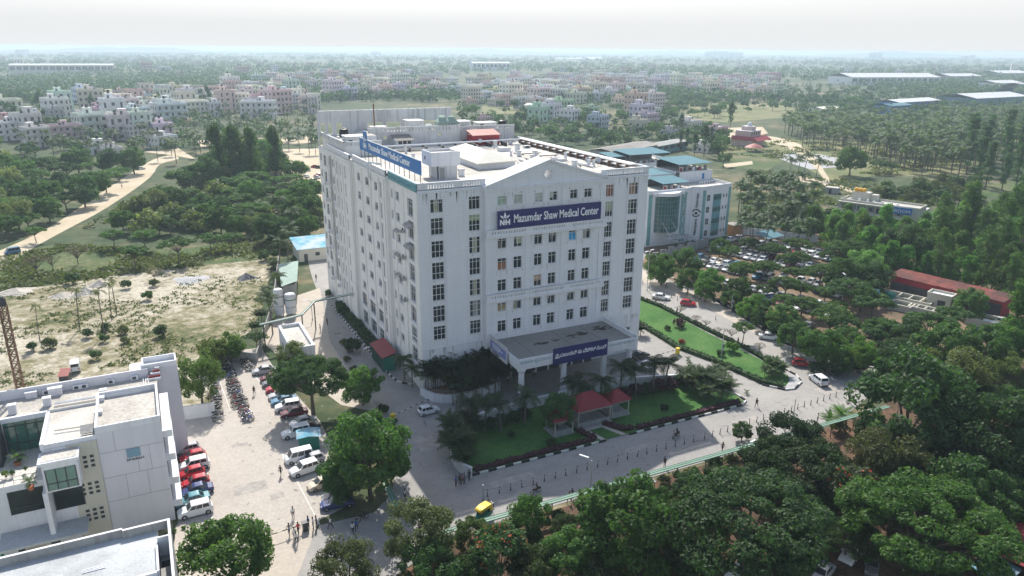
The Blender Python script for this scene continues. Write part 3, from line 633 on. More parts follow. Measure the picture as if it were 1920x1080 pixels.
road = [at(u, v) for u, v in ((572, 470), (585, 520), (600, 560), (608, 600), (612, 650), (640, 700), (720, 790), (745, 860), (735, 925), (700, 962), (600, 985), (570, 1040), (556, 1085), (540, 1130))]
road = [Vector((2, 110, 0))]+road+[at(700, 1140), at(735, 1085), Vector((-10.3, -39.6, 0)), Vector((10, -39.6, 0)), Vector((57, -39.8, 0)), at(1590, 775), at(1640, 735), at(1760, 715), at(1740, 690), at(1640, 692), at(1560, 672), at(1470, 645), at(1400, 600), at(1320, 552), at(1200, 500), at(1215, 470), Vector((46, 90, 0)), Vector((20, 110, 0))]
sheet('road', road, .04, 'asphalt')
sheet('sandy_strip', P([(1203, 528), (1320, 574), (1400, 618), (1476, 654), (1468, 646), (1400, 603), (1320, 556), (1202, 505)]), .046, 'road_sand')
sheet('paved_car_park', P([(332, 1000), (345, 800), (352, 760), (395, 760), (405, 700), (405, 662), (490, 652), (520, 700), (600, 790), (640, 870), (650, 950), (600, 975), (520, 1000), (450, 1000), (320, 1085)]), .05, 'pavers')
sheet('side_path', P([(320, 1090), (330, 985), (450, 1000), (540, 985), (600, 975), (556, 1085), (540, 1130)]), .054, 'road_sand')
sheet('utility_yard', P([(540, 560), (600, 540), (612, 600), (618, 640), (650, 690), (720, 780), (690, 770), (640, 760), (560, 700), (490, 640)]), .05, 'road_sand')
# kerbs: dark and white painted stones
def kerb(pts, h=.28, w=.22, seg=1.0, z=.04, name='kerb'):
    mb = MB(); k = 0
    for a, b in zip(pts, pts[1:]):
        a, b = Vector(a), Vector(b); d = b-a; L_ = d.length; n = max(1, int(L_/seg)); u = d/L_; nrm = Vector((-u.y, u.x, 0))*w/2
        for i in range(n):
            p, q = a+u*(L_*i/n), a+u*(L_*(i+1)/n-.03); m = 'kerb_white' if k % 2 else 'kerb_black'; k += 1
            vs = [p-nrm, q-nrm, q+nrm, p+nrm]; mb.add([(v.x, v.y, z) for v in vs]+[(v.x, v.y, z+h) for v in vs], [(0, 1, 5, 4), (1, 2, 6, 5), (2, 3, 7, 6), (3, 0, 4, 7), (4, 5, 6, 7)], m)
    o = mb.build(name); o['kind'] = 'structure'; return o
def hedge(name, label, pts, w, h, m, n_per=26, seed=1, group=None):
    """clipped hedge: leafy quads filling a box swept along a line"""
    r = random.Random(seed); mb = MB()
    for a, b in zip(pts, pts[1:]):
        a, b = Vector(a), Vector(b); d = b-a; L_ = d.length; u = d/L_; nv = Vector((-u.y, u.x, 0))
        for i in range(int(L_*n_per)):
            t = r.random()*L_; s = r.uniform(-1, 1); z = h*(1-.55*r.random()**2) if r.random() < .6 else h*r.random()
            c = a+u*t+nv*(s*w/2)+Vector((0, 0, z)); q = .17*r.uniform(.7, 1.4)
            x = Vector((r.gauss(0, 1), r.gauss(0, 1), r.gauss(0, .6))).normalized(); y = x.orthogonal().normalized()
            mb.add([c-x*q-y*q*.6, c+x*q-y*q*.6, c+x*q+y*q*.6, c-x*q+y*q*.6], [(0, 1, 2, 3)], m)
        p = [a-nv*w*.42, b-nv*w*.42, b+nv*w*.42, a+nv*w*.42]; mb.prism([(q.x, q.y) for q in (p if True else p)], .04, h*.8, m)
    o = mb.build(name); return tag(o, label, 'hedge', group)
# front lawn
FL = [(-1.2, -27.9), (47.5, -27.9), (49.4, -27.0), (49.6, -24.0), (48.0, -17.6), (33.5, -13.2), (12.8, -13.3), (4.0, -14.2), (-2.8, -20.5), (-3.3, -25.5)]
sheet('front_lawn', FL, .16, 'lawn_grass')
kerb([(-2.6, -28.2, 0), (20.2, -28.2, 0)], seg=1.3); kerb([(24.6, -28.2, 0), (48, -28.2, 0), (49.8, -27.2, 0), (50.0, -24.2, 0)], seg=1.3)
hedge('hedge', 'low clipped maroon hedge along the roadside kerb in front of the shaded lawn', [(-1.5, -27.3, 0), (18.6, -27.3, 0)], .8, .75, 'purple_leaf', seed=2)
hedge('hedge', 'maroon hedge along the kerb on the sunny right part of the front lawn', [(26.6, -27.3, 0), (48.2, -27.3, 0)], .8, .75, 'purple_leaf', seed=3)
hedge('hedge', 'short maroon hedge left of the path to the red roofed gazebo', [(18.9, -27.2, 0), (17.7, -23.9, 0)], .9, .8, 'purple_leaf', seed=4)
hedge('hedge', 'short maroon hedge right of the path to the red roofed gazebo', [(26.2, -26.9, 0), (24.5, -26.6, 0), (22.6, -23.6, 0)], .9, .8, 'purple_leaf', seed=5)
sheet('garden_path', [(19.6, -28.0), (20.4, -28.0), (19.4, -23.8), (18.6, -23.8)], .18, 'pavers'); sheet('garden_path', [(23.4, -28.0), (24.3, -28.0), (22.4, -23.8), (21.6, -23.8)], .18, 'pavers'); sheet('garden_path', [(18.4, -24.4), (22.6, -24.4), (22.4, -23.2), (18.3, -23.2)], .185, 'pavers')
# lawn between the drive and the right hand road
SLn = smooth_pts(P([(1192, 560), (1240, 580), (1330, 627), (1400, 662), (1468, 700), (1484, 716), (1470, 724), (1430, 716), (1340, 676), (1270, 650), (1225, 622), (1185, 600)]), n=3)
sheet('side_lawn', SLn, .16, 'lawn_grass')
hedge('hedge', 'dark clipped hedge between the side lawn and the hospital drive', P([(1190, 604), (1225, 625), (1270, 653), (1340, 679), (1430, 719), (1468, 727)]), 1.1, .9, 'leaf_dark', seed=6)
hedge('hedge', 'clipped green hedge between the side lawn and the sandy right hand road', P([(1200, 562), (1240, 577), (1330, 622), (1400, 656), (1468, 696)]), .9, .8, 'leaf_dark', seed=7)
kerb(P([(1186, 556), (1240, 573), (1330, 618), (1400, 652), (1470, 692), (1492, 704), (1503, 717), (1490, 730), (1472, 732), (1428, 722)]), seg=1.3)
sheet('kerb_island', smooth_pts(P([(1476, 700), (1500, 712), (1496, 726), (1472, 730), (1480, 714)]), n=3), .17, 'gravel_grey')
kerb(P([(1200, 497), (1320, 548), (1400, 596), (1470, 641), (1560, 668), (1610, 685), (1650, 694), (1700, 685), (1740, 678)]), seg=1.5, h=.32)
# strips of planting along the left wall of the hospital
kerb([(-3.2, 53, 0), (-2.9, 13, 0), (-2.4, 6.5, 0), (-1.0, 4.5, 0), (.2, 4.2, 0)], seg=.9)
for i, (a, b, lab) in enumerate(((52, 44, 'farthest'), (43.5, 35, 'second farthest'), (33, 27.5, 'low'), (27, 20.5, 'nearest'))):
    hedge('hedge', ['round green hedge by the left wall beside the pipe bridge', 'green hedge by the left wall beyond the round dark bush', 'low green hedge by the left wall near the big round bush', 'green hedge by the left wall just behind the red roofed green hut'][i], [(-1.7, a, 0), (-1.6, b, 0)], 2.0, 1.5, 'leaf_dark', n_per=60, seed=20+i, group='hedges along the left wall')
# painted lines, drain covers and manholes
def marks(name, rects, z, m='kerb_white'):
    mb = MB()
    for r in rects: mb.quad(*[(p[0], p[1], z) for p in r], m)
    o = mb.build(name); o['kind'] = 'structure'; return o
def line(a, b, w=.12):
    a, b = Vector(a), Vector(b); u = (b-a).normalized(); n = Vector((-u.y, u.x, 0))*w/2; return (a-n, b-n, b+n, a+n)
marks('parking_line', [line(at(473, 700), at(600, 850), .14), line(at(526, 845), at(540, 880)), line(at(527, 845), at(600, 985)), line(at(412, 715), at(432, 770)), line(at(396, 970), at(400, 990), .14), line(at(384, 850), at(400, 985), .12)], .058)
for u, v in ((633, 626), (648, 648), (656, 659), (682, 693)):
    p = at(u, v); marks('drain_cover', [((p.x-.7, p.y-.35), (p.x+.7, p.y-.35), (p.x+.7, p.y+.35), (p.x-.7, p.y+.35))], .062, 'pool_dark')
r_ = random.Random(4); rw_ = MB(); rp_ = MB()
def blob(mb, x, y, rx, ry, z, m, a=0):
    n = 12; mb.add([(x+(rx*math.cos(t)*math.cos(a)-ry*math.sin(t)*math.sin(a))*k, y+(rx*math.cos(t)*math.sin(a)+ry*math.sin(t)*math.cos(a))*k, z) for t, k in ((2*math.pi*i/n, r_.uniform(.7, 1.15)) for i in range(n))], [tuple(range(n))], m)
for k in range(70): x = r_.uniform(-9, 62); blob(rw_, x, r_.uniform(-38, -29), r_.uniform(.2, 1.2), r_.uniform(.06, .2), .0465+k*.00005, 'road_wear', r_.gauss(0, .1))
for k in range(26): x = r_.uniform(-9, -3); blob(rw_, x, r_.uniform(-28, 50), r_.uniform(.06, .2), r_.uniform(.3, 1.4), .05+k*.00005, 'road_wear', r_.gauss(0, .15))
for k in range(40): u, v = r_.uniform(410, 620), r_.uniform(690, 975); p = at(u, v); blob(rw_, p.x, p.y, r_.uniform(.1, .5), r_.uniform(.08, .3), .0565+k*.00004, 'road_wear', r_.uniform(0, 3))
for k, (u, v, a, b) in enumerate(((470, 915, 2.2, 1.3), (450, 835, 1.2, .5), (520, 930, .9, .7), (1400, 790, 2.5, .9), (1560, 730, 3, 1.4), (800, 830, 1.6, 2.2), (960, 900, 3.4, .8), (1200, 840, 2.6, .7), (690, 720, .8, 2.0))): p = at(u, v); rp_.quad((p.x-a, p.y-b, .0555+k*.0002), (p.x+a, p.y-b, .0555+k*.0002), (p.x+a, p.y+b, .0555+k*.0002), (p.x-a, p.y+b, .0555+k*.0002), 'road_patch')
rw_.build('road_stains')['kind'] = 'structure'; rp_.build('road_patch')['kind'] = 'structure'
# heaps of sand and gravel on the field
def heap(label, u, v, rx, ry, h, m, cat, seed):
    r = random.Random(seed); p = at(u, v); mb = MB(); N, K = 26, 8; vs = []
    for k in range(K+1):
        t = k/K
        for i in range(N): a = 2*math.pi*i/N; q = t*(1+.18*math.sin(3*a+seed)+.1*math.sin(7*a+seed*2)+r.uniform(-.04, .04)); vs.append((p.x+rx*q*math.cos(a), p.y+ry*q*math.sin(a), max(.0, h*(1-t)**1.1+r.uniform(-.025, .025)*h) if k < K else 0))
    mb.add(vs, [(k*N+i, (k+1)*N+i, (k+1)*N+(i+1) % N, k*N+(i+1) % N) for k in range(K) for i in range(N)], m)
    tag(mb.build('rubble_heap' if cat != 'gravel heap' else 'gravel_heap'), label, cat)
heap('low spread of pale grey gravel on the dry field', 357, 525, 4.5, 4.2, .5, 'gravel_grey', 'gravel heap', 1)
heap('small dark grey gravel heap at the far edge of the field', 462, 522, 2.4, 2.2, 1.6, 'gravel_dark', 'gravel heap', 2)
heap('sandy heap on the field left of the tall thin palms', 160, 550, 3.6, 3.0, 1.7, 'sand_heap', 'sand heap', 3)
heap('sandy heap behind the tallest pair of thin palms', 188, 535, 3.0, 2.6, 1.5, 'sand_heap', 'sand heap', 4)
heap('grassy sand heap at the left edge of the field', 30, 548, 4.4, 3.4, 1.2, 'sand_heap', 'sand heap', 5)
heap('pale sand heap between two other heaps on the field', 118, 556, 3, 2.6, 1.2, 'sand_heap', 'sand heap', 6)
# low hills closing the horizon
def hill(u, d, w, h, m='land'):
    p = at(u, 140, 0)-CAM; p.z = 0; p = Vector((CAM.x, CAM.y, 0))+p.normalized()*d
    s = Vector((CR.x, CR.y, 0)).normalized(); f = Vector((CF.x, CF.y, 0)).normalized(); vs = []; N = 40
    for j, (dz, dy) in enumerate(((0, -w*.3), (.6, -w*.12), (1, 0), (.5, w*.15), (0, w*.3))):
        for i in range(N+1): t = i/N*2-1; k = (math.cos(t*math.pi)+1)/2*(1+.15*math.sin(9*t+u)+.1*math.sin(23*t)); q = p+s*(t*w)+f*dy; vs.append((q.x, q.y, h*dz*k-.5))
    mb = MB(); mb.add(vs, [(j*(N+1)+i, j*(N+1)+i+1, (j+1)*(N+1)+i+1, (j+1)*(N+1)+i) for j in range(4) for i in range(N)], m)
    o = mb.build('hill'); o['kind'] = 'structure'
hill(1680, 11500, 1300, 57); hill(250, 9500, 1400, 54); hill(900, 10500, 1800, 52); hill(1250, 11000, 900, 52)
# ------------------------------------------------------------------ vegetation prototypes
G = np.random.default_rng(11)
def leafcloud(cent, rad, per, size, flat=.75, up=.35, jitter=.8, inner=.55):
    """quads scattered through leaf clumps: cent (n,3), rad (n,), per leaves each"""
    n = len(cent); c = np.repeat(np.asarray(cent, float), per, 0); r = np.repeat(np.asarray(rad, float), per)
    d = G.normal(size=(n*per, 3)); d /= np.linalg.norm(d, axis=1)[:, None]
    q = (inner+(1-inner)*G.random(n*per)**.6)
    p = c+d*(r*q)[:, None]*np.array([1, 1, flat])
    nrm = d+np.array([0, 0, up])+G.normal(size=d.shape)*jitter; nrm /= np.linalg.norm(nrm, axis=1)[:, None]
    t = np.cross(nrm, G.normal(size=d.shape)); t /= np.linalg.norm(t, axis=1)[:, None]+1e-9; b = np.cross(nrm, t)
    s = size*G.uniform(.6, 1.35, n*per); t *= s[:, None]; b *= (s*.55)[:, None]
    v = np.stack([p-t, p-b*.9+t*.1, p+t, p+b], 1).reshape(-1, 3)
    return v
def np_mesh(name, quads, m, extra=None):
    """mesh of loose quads; extra = [(quads, material)]"""
    parts = [(quads, m)]+(extra or []); v = np.concatenate([p[0] for p in parts]); nf = len(v)//4
    me = bpy.data.meshes.new(name); me.vertices.add(len(v)); me.vertices.foreach_set('co', v.astype(np.float32).ravel())
    me.loops.add(len(v)); me.loops.foreach_set('vertex_index', np.arange(len(v), dtype=np.int32))
    me.polygons.add(nf); me.polygons.foreach_set('loop_start', np.arange(0, len(v), 4, dtype=np.int32)); me.polygons.foreach_set('loop_total', np.full(nf, 4, dtype=np.int32))
    mi = []
    for k, (q, mm) in enumerate(parts): me.materials.append(MT[mm]); mi += [k]*(len(q)//4)
    me.polygons.foreach_set('material_index', mi); me.update(); return me
def ell(n, a, b, c, zmin=-1.0, shell=.5):
    out = []
    while len(out) < n:
        d = G.normal(size=3); d /= np.linalg.norm(d)
        if d[2] < zmin: continue
        q = shell+(1-shell)*G.random()**.5; out.append((d[0]*a*q, d[1]*a*q*b, d[2]*c*q))
    return np.array(out)
PROTO = {}      # kind -> list of (trunk mesh, crown mesh, crown width, crown centre height)
def limbs(h0, cz, cent, n, r, m='bark', lean=.3, seed=1):
    rr_ = random.Random(seed); mb = MB(); fork = Vector((rr_.uniform(-lean, lean), rr_.uniform(-lean, lean), h0))
    mb.tube((0, 0, -.2), fork, r*1.25, r*.8, m, 8, False)
    ids = list(range(len(cent))); rr_.shuffle(ids)
    for i in ids[:n]:
        e = Vector(cent[i]); mid = fork.lerp(e, .5)+Vector((rr_.uniform(-.3, .3), rr_.uniform(-.3, .3), (e.z-fork.z)*.12))
        mb.tube(fork, mid, r*.5, r*.32, m, 6, False); mb.tube(mid, e, r*.32, r*.1, m, 5, False)
        for _ in range(2):
            j = rr_.choice(ids); f = Vector(cent[j])
            if (f-mid).length < (e-fork).length*.9: mb.tube(mid, f, r*.2, r*.07, m, 4, False)
    return mb.mesh('trunk')
def proto(kind, W_, zc, cent, rad, per, size, leaf, trunk_h, tr=.2, nl=8, flat=.75, extra=None, up=.35, jitter=.8, inner=.55):
    cent = np.asarray(cent)+np.array([0, 0, zc])
    q = leafcloud(cent, rad, per, size, flat, up, jitter, inner)
    ex = None
    if extra: k = G.choice(len(cent), max(1, int(len(cent)*extra[1])), replace=False); ex = [(leafcloud(cent[k]+np.array([0, 0, .25]), np.asarray(rad)[k], extra[2], size*.9, flat, up, jitter, .85), extra[0])]
    PROTO.setdefault(kind, []).append((limbs(trunk_h, zc, cent, nl, tr, seed=len(PROTO)*7+3), np_mesh('crown', q, leaf, ex), W_, zc))
for leaf, kind in (('leaf_dark', 'rain_dark'), ('leaf_mid', 'rain_mid')):
    for v in range(2):
        c = ell(120, 9.8, G.uniform(.8, 1), 3.6, -.05, .72); c[:, 2] += G.normal(size=len(c))*.35
        proto(kind, 22, 7.5, c, G.uniform(1.0, 1.9, len(c)), 270, .22, leaf, 4.2, .45, 14, .5, up=.7)
for leaf, kind in (('leaf_mid', 'flat_mid'), ('leaf_dark', 'flat_dark')):
    for v in range(2):
        c = ell(46, 5.2, G.uniform(.8, 1), 1.7, -.05, .6)
        proto(kind, 12, 4.7, c, G.uniform(.75, 1.3, len(c)), 140, .24, leaf, 2.6, .24, 10, .55, up=.7)
for leaf, kind in (('leaf_dark', 'round_dark'), ('leaf_mid', 'round_mid'), ('leaf_bright', 'round_bright'), ('leaf_olive', 'round_olive')):
    for v in range(2):
        c = ell(56, 4.1, G.uniform(.8, 1), 3.4, -.75, .6); c += G.normal(size=c.shape)*.3
        proto(kind, 10, 4.8, c, G.uniform(.65, 1.4, len(c)), 210, .2 if leaf != 'leaf_olive' else .16, leaf, 2.0, .22, 9, .85)
for v in range(2):
    c = ell(30, 4.2, G.uniform(.75, 1), .9, -.1, .45)
    proto('acacia', 10, 4.4, c, G.uniform(.7, 1.1, len(c)), 75, .24, 'leaf_mid', 2.6, .14, 14, .4, up=.9)
    c = ell(22, 3.6, G.uniform(.8, 1), 1.5, -.2, .5)
    proto('bare', 9, 4.2, c, G.uniform(.8, 1.2, len(c)), 24, .17, 'leaf_bare', 1.7, .13, 20, .5, up=.6)
    c = np.array([(G.normal()*1.3*(1-abs(t-.4)), G.normal()*1.3*(1-abs(t-.4)), (t-.45)*13) for t in G.random(44)])
    proto('tall', 6, 10.5, c, G.uniform(.7, 1.2, len(c)), 80, .26, 'leaf_mid', 9, .2, 12, 1.0)
    PROTO.setdefault('tall_dark', [])
    c = np.array([(G.normal()*1.2*(1-abs(t-.4)), G.normal()*1.2*(1-abs(t-.4)), (t-.45)*13) for t in G.random(40)])
    proto('tall_dark', 6, 9.5, c, G.uniform(.7, 1.2, len(c)), 80, .26, 'leaf_dark', 8, .2, 12, 1.0)
    c = np.array([(G.normal()*2.0*(1.1-t), G.normal()*2.0*(1.1-t), (t-.45)*7) for t in G.random(40)])
    proto('grove', 7, 5.2, c, G.uniform(.75, 1.25, len(c)), 100, .25, 'leaf_bright', 2.5, .16, 9, .9)
c = ell(50, 3.6, .95, 3.0, -.5, .55); proto('flower_tree', 9, 5.2, c, G.uniform(.8, 1.2, len(c)), 110, .27, 'leaf_dark', 2.2, .2, 8, .85, extra=('leaf_flower', .35, 14))
c = np.array([(G.normal()*.28, G.normal()*.28, (t-.5)*8) for t in G.random(36)]); proto('column_tree', 2.2, 5.2, c, G.uniform(.35, .6, len(c)), 60, .2, 'leaf_dark', 1, .12, 5, 1.2)
for leaf, kind in (('leaf_dark', 'shrub_dark'), ('leaf_mid', 'shrub_mid'), ('leaf_bright', 'shrub_bright'), ('purple_leaf', 'shrub_purple'), ('red_flower', 'shrub_red'), ('leaf_yellow', 'shrub_yellow'), ('leaf_olive', 'shrub_olive')):
    c = ell(16, .8, .9, .6, -.3, .5); proto(kind, 2.2, .75, c, G.uniform(.3, .5, len(c)), 60, .13, leaf, .4, .05, 4, .9)
def frond(n, L_, droop, yaw, pitch, wl, base, seg=7):
    """one feather leaf: two rows of long leaflets hanging off an arching rib -> quads"""
    out = []; t = np.linspace(0, 1, seg+1); ang = pitch-droop*t**1.3; dx = np.cumsum(np.r_[0, np.cos(ang[:-1])*L_/seg]); dz = np.cumsum(np.r_[0, np.sin(ang[:-1])*L_/seg])
    cy, sy = math.cos(yaw), math.sin(yaw); rib = np.stack([base[0]+dx*cy, base[1]+dx*sy, base[2]+dz], 1); side = np.array([-sy, cy, 0])
    for i in range(seg):
        a, b = rib[i], rib[i+1]; w = wl*math.sin(math.pi*min(.97, (i+.7)/(seg+.3)))**.7
        for s in (-1, 1):
            o = side*s*w+np.array([0, 0, -.45*w]); f = (b-a)*.35
            out += [a, a+(b-a)*.42, a+(b-a)*.62+o+f, a+(b-a)*.3+o*.95+f]; out += [a+(b-a)*.5, a+(b-a)*.92, a+(b-a)*1.1+o+f, a+(b-a)*.8+o*.95+f]
    return out
def palm_proto(kind, H, nf, L_, wl, leaf='leaf_palm', stems=1, spread=0, droop=1.9, tr=.16, pit=(.1, 1.25)):
    q = []; mb = MB()
    for s in range(stems):
        a = G.uniform(0, 6.28); ox, oy = spread*G.random()*math.cos(a), spread*G.random()*math.sin(a); h = H*G.uniform(.75, 1.1) if stems > 1 else H; lx, ly = G.normal()*.06*h, G.normal()*.06*h
        pts = [(ox+lx*t*t, oy+ly*t*t, h*t-.1) for t in (0, .35, .7, 1)]
        for i in range(3): mb.tube(pts[i], pts[i+1], tr*(1.25-.2*i), tr*(1.05-.2*i), 'palm_bark', 7, False)
        top = np.array(pts[-1])
        for k in range(nf): q += frond(k, L_*G.uniform(.8, 1.1), droop*G.uniform(.7, 1.1), k*2.4+G.uniform(-.3, .3), G.uniform(*pit), wl, top)
    PROTO.setdefault(kind, []).append((mb.mesh('trunk'), np_mesh('crown', np.array(q), leaf), L_*1.7+spread*2, H))
for v in range(3): palm_proto('coconut', 9.5, 20, 3.6, .8)
for v in range(2): palm_proto('royal', 5.2, 14, 3.0, .75, tr=.15, droop=1.8)
for v in range(2): palm_proto('areca', 2.4, 9, 2.6, .5, stems=9, spread=1.3, droop=1.4, tr=.05, pit=(.5, 1.4))
palm_proto('small_palm', .7, 10, 1.0, .22, droop=1.3, tr=.06); palm_proto('agave', .2, 16, 1.3, .25, 'leaf_bright', droop=.6, pit=(.3, 1.4), tr=.1)
palm_proto('thin_palm', 10.5, 11, 2.1, .45, 'leaf_olive', droop=2.2, tr=.12, pit=(-.3, 1.0))
# far versions: a single small mesh each
FAR = {}
def far_proto(kind, cent, rad, per, size, leaf, W_, zc, th, flat=.8):
    cent = np.asarray(cent)+np.array([0, 0, zc]); q = leafcloud(cent, rad, per, size, flat, .4, .8, .6); mb = []
    t = .18; b = [(-t, 0, 0), (t, 0, 0), (t, 0, th), (-t, 0, th), (0, -t, 0), (0, t, 0), (0, t, th), (0, -t, th)]
    FAR.setdefault(kind, []).append((np_mesh(kind, q, leaf, [(np.array(b, float), 'bark')]), W_, zc))
for v in range(3):
    c = ell(16, 3.8, .9, 2.6, -.4, .5); far_proto('round', c, G.uniform(1.1, 1.8, 16), 34, .55, 'leaf_dark' if v else 'leaf_mid', 10, 4.2, 3)
    c = ell(14, 4.0, .9, 1.3, -.1, .5); far_proto('flat', c, G.uniform(1.0, 1.6, 14), 34, .5, 'leaf_mid', 10.5, 3.6, 3, .6)
    c = np.array([(G.normal()*1.1*(1-abs(t-.4)), G.normal()*1.1*(1-abs(t-.4)), (t-.45)*11) for t in G.random(18)]); far_proto('tall', c, G.uniform(.9, 1.4, 18), 30, .5, 'leaf_dark', 6, 8, 8, 1)
    q = []
    for k in range(13): q += frond(k, 3.5, 1.9*G.uniform(.8, 1.1), k*2.4, G.uniform(.05, 1.2), .95, np.array([0, 0, 9.0]), 4)
    t = .17; b = [(-t, 0, 0), (t, 0, 0), (t, 0, 9), (-t, 0, 9), (0, -t, 0), (0, t, 0), (0, t, 9), (0, -t, 9)]
    FAR.setdefault('palm', []).append((np_mesh('palm', np.array(q), 'leaf_palm', [(np.array(b, float), 'palm_bark')]), 6.2, 9))
_made = {}
KN = dict(rain='rain_tree', flat='umbrella_tree', round='broadleaf_tree', acacia='acacia_tree', bare='bare_tree', tall='eucalyptus_tree', grove='sapling_tree', flower='flowering_tree', column='cypress_tree')
def put_tree(kind, P0, s, label, group=None, name='tree', cat='tree', color=(1, 1, 1), var=None, zs=1.0):
    i = rnd.randrange(len(PROTO[kind])) if var is None else var; tk, cr, W_, zc = PROTO[kind][i]
    if name == 'tree': name = 'casuarina_tree' if kind == 'tall_dark' else KN.get(kind.split('_')[0], name)
    o = thing(name, label, cat, (P0[0], P0[1], P0[2] if len(P0) > 2 else 0), rnd.uniform(0, 6.28), group); o.scale = (s, s, s*zs)
    for nm, me in (('trunk', tk), ('crown', cr)):
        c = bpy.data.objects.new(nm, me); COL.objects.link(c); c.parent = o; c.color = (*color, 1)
    return o
def put_far(kind, P0, s, label, group, name, cat='tree', color=(1, 1, 1)):
    me, W_, zc = rnd.choice(FAR[kind]); o = bpy.data.objects.new(name, me); COL.objects.link(o)
    o.location = (P0[0], P0[1], 0); o.rotation_euler.z = rnd.uniform(0, 6.28); o.scale = (s, s, s*rnd.uniform(.85, 1.15)); o.color = (*color, 1)
    return tag(o, label, cat, group)
def tree(kind, u, v, w, label, group=None, name='tree', cat='tree', color=(1, 1, 1), zs=1.0, base=0.0):
    """tree whose crown, w photo pixels wide, is centred at (u, v)"""
    i = rnd.randrange(len(PROTO[kind])); _, _, W_, zc = PROTO[kind][i]; z = base+zc
    for _ in range(4): p = at(u, v, z); s = w*depth(p)/FPX/W_; z = base+zc*s*zs
    p = at(u, v, z); return put_tree(kind, (p.x, p.y, base), s, label, group, name, cat, color, i, zs)
def inpoly(x, y, poly):
    c = False; j = len(poly)-1
    for i in range(len(poly)):
        a, b = poly[i], poly[j]
        if (a[1] > y) != (b[1] > y) and x < (b[0]-a[0])*(y-a[1])/(b[1]-a[1])+a[0]: c = not c
        j = i
    return c
def scatter(poly, n, gap, seed, grow=0.0):
    """n pixel spots inside a photo polygon, at least gap photo pixels apart (squashed vertically)"""
    r = random.Random(seed); xs = [p[0] for p in poly]; ys = [p[1] for p in poly]; out = []
    for _ in range(n*60):
        x, y = r.uniform(min(xs), max(xs)), r.uniform(min(ys), max(ys))
        if not inpoly(x, y, poly): continue
        if all(((x-a)/1.0)**2+((y-b)*2.0)**2 > gap*gap for a, b in out): out.append((x, y))
        if len(out) >= n: break
    return sorted(out, key=lambda p: p[1])
# ------------------------------------------------------------------ trees and plants near the camera, each with its own description
T = tree
B_ = 'big trees of the park below the road'
T('round_mid', 428, 1040, 190, 'round light green mango tree below the end of the paved car park', color=(1.35, 1.3, 1.1))
T('round_olive', 645, 1066, 150, 'grey olive tree at the bottom edge beside the two tone round tree')
T('round_olive', 786, 1002, 168, 'broad olive tree covering the near end of the green walkway', color=(.9, .95, .9))
T('round_dark', 812, 1064, 130, 'small dense green tree directly below the broad olive tree', color=(1.5, 1.6, 1.3))
T('flower_tree', 938, 1036, 130, 'dark tree dotted with orange flowers below the walkway', color=(1.3, 1.35, 1.3))
T('round_bright', 990, 976, 100, 'bright green tree poking up in front of the green walkway', color=(.8, .85, .8), zs=1.2)
T('round_mid', 1068, 1042, 126, 'mid green tree beside the dark orange flowered tree', color=(1.2, 1.25, 1.1))
T('round_mid', 1175, 985, 228, 'large leafy green tree with yellowish specks below the walkway', color=(.85, .95, .7))
T('rain_dark', 1405, 985, 372, 'huge dark umbrella shaped rain tree at the bottom right centre', color=(.95, 1, .9))
T('round_dark', 1478, 828, 134, 'dark blue green tree standing against the far end of the walkway', color=(.65, .7, .85))
T('rain_mid', 1500, 880, 240, 'flat dark green rain tree between the blue green tree and the huge rain tree', color=(.5, .56, .5))
T('round_olive', 1672, 858, 180, 'brownish olive tree right of the flat dark rain tree', color=(.7, .65, .6))
T('flower_tree', 1602, 930, 138, 'dark bronze tree sprinkled with red flowers', color=(1.1, .8, .95))
T('rain_mid', 1738, 985, 342, 'broad bright green layered rain tree above the parked white car', color=(.85, .95, .65))
T('round_mid', 1815, 928, 180, 'soft green tree behind the broad bright rain tree', color=(.9, 1, .95))
T('round_dark', 1712, 765, 252, 'very dark spreading tree right of the road junction', color=(.95, 1, .95))
T('round_dark', 1862, 825, 216, 'dark green tree at the right edge below the white gravel plot', color=(.8, .85, .75))
T('round_mid', 1392, 808, 44, 'small young tree beside the walkway on the sunny roadside')
T('round_olive', 1790, 712, 168, 'pale olive tree right of the junction with a pitched roof behind', color=(1.1, 1.15, .9))
T('round_mid', 1900, 940, 120, 'green tree cut by the right edge above the white car', color=(1, 1.05, .9))
T('round_dark', 1290, 1068, 132, 'dark tree at the bottom edge left of the huge rain tree')
T('agave', 1578, 772, 46, 'spiky bright green palm like plant at the end of the walkway', 'spiky plants at the walkway end', 'plant', 'plant')
T('agave', 1556, 782, 34, 'smaller spiky plant just left of the bright spiky one', None, 'plant', 'plant')
for k, (u, v, w, d) in enumerate(((1046, 968, 36, 'leftmost clipped round brownish bush beside the walkway'), (1245, 902, 30, 'round bush beside the walkway near the shelter'), (1272, 893, 26, 'small round bush next to the one by the shelter'), (1296, 884, 32, 'brown round bush beside the walkway under its right half'), (1340, 868, 38, 'large clipped round bush beside the sunny walkway'), (1373, 866, 36, 'dark clipped round bush touching the large clipped one'), (1397, 850, 36, 'round bush at the foot of the young roadside tree'), (1575, 800, 44, 'brown clipped round bush at the right end of the walkway'))):
    T('shrub_olive' if k % 2 else 'shrub_dark', u, v, w, d, 'clipped bushes along the walkway', 'round_bush', 'bush')
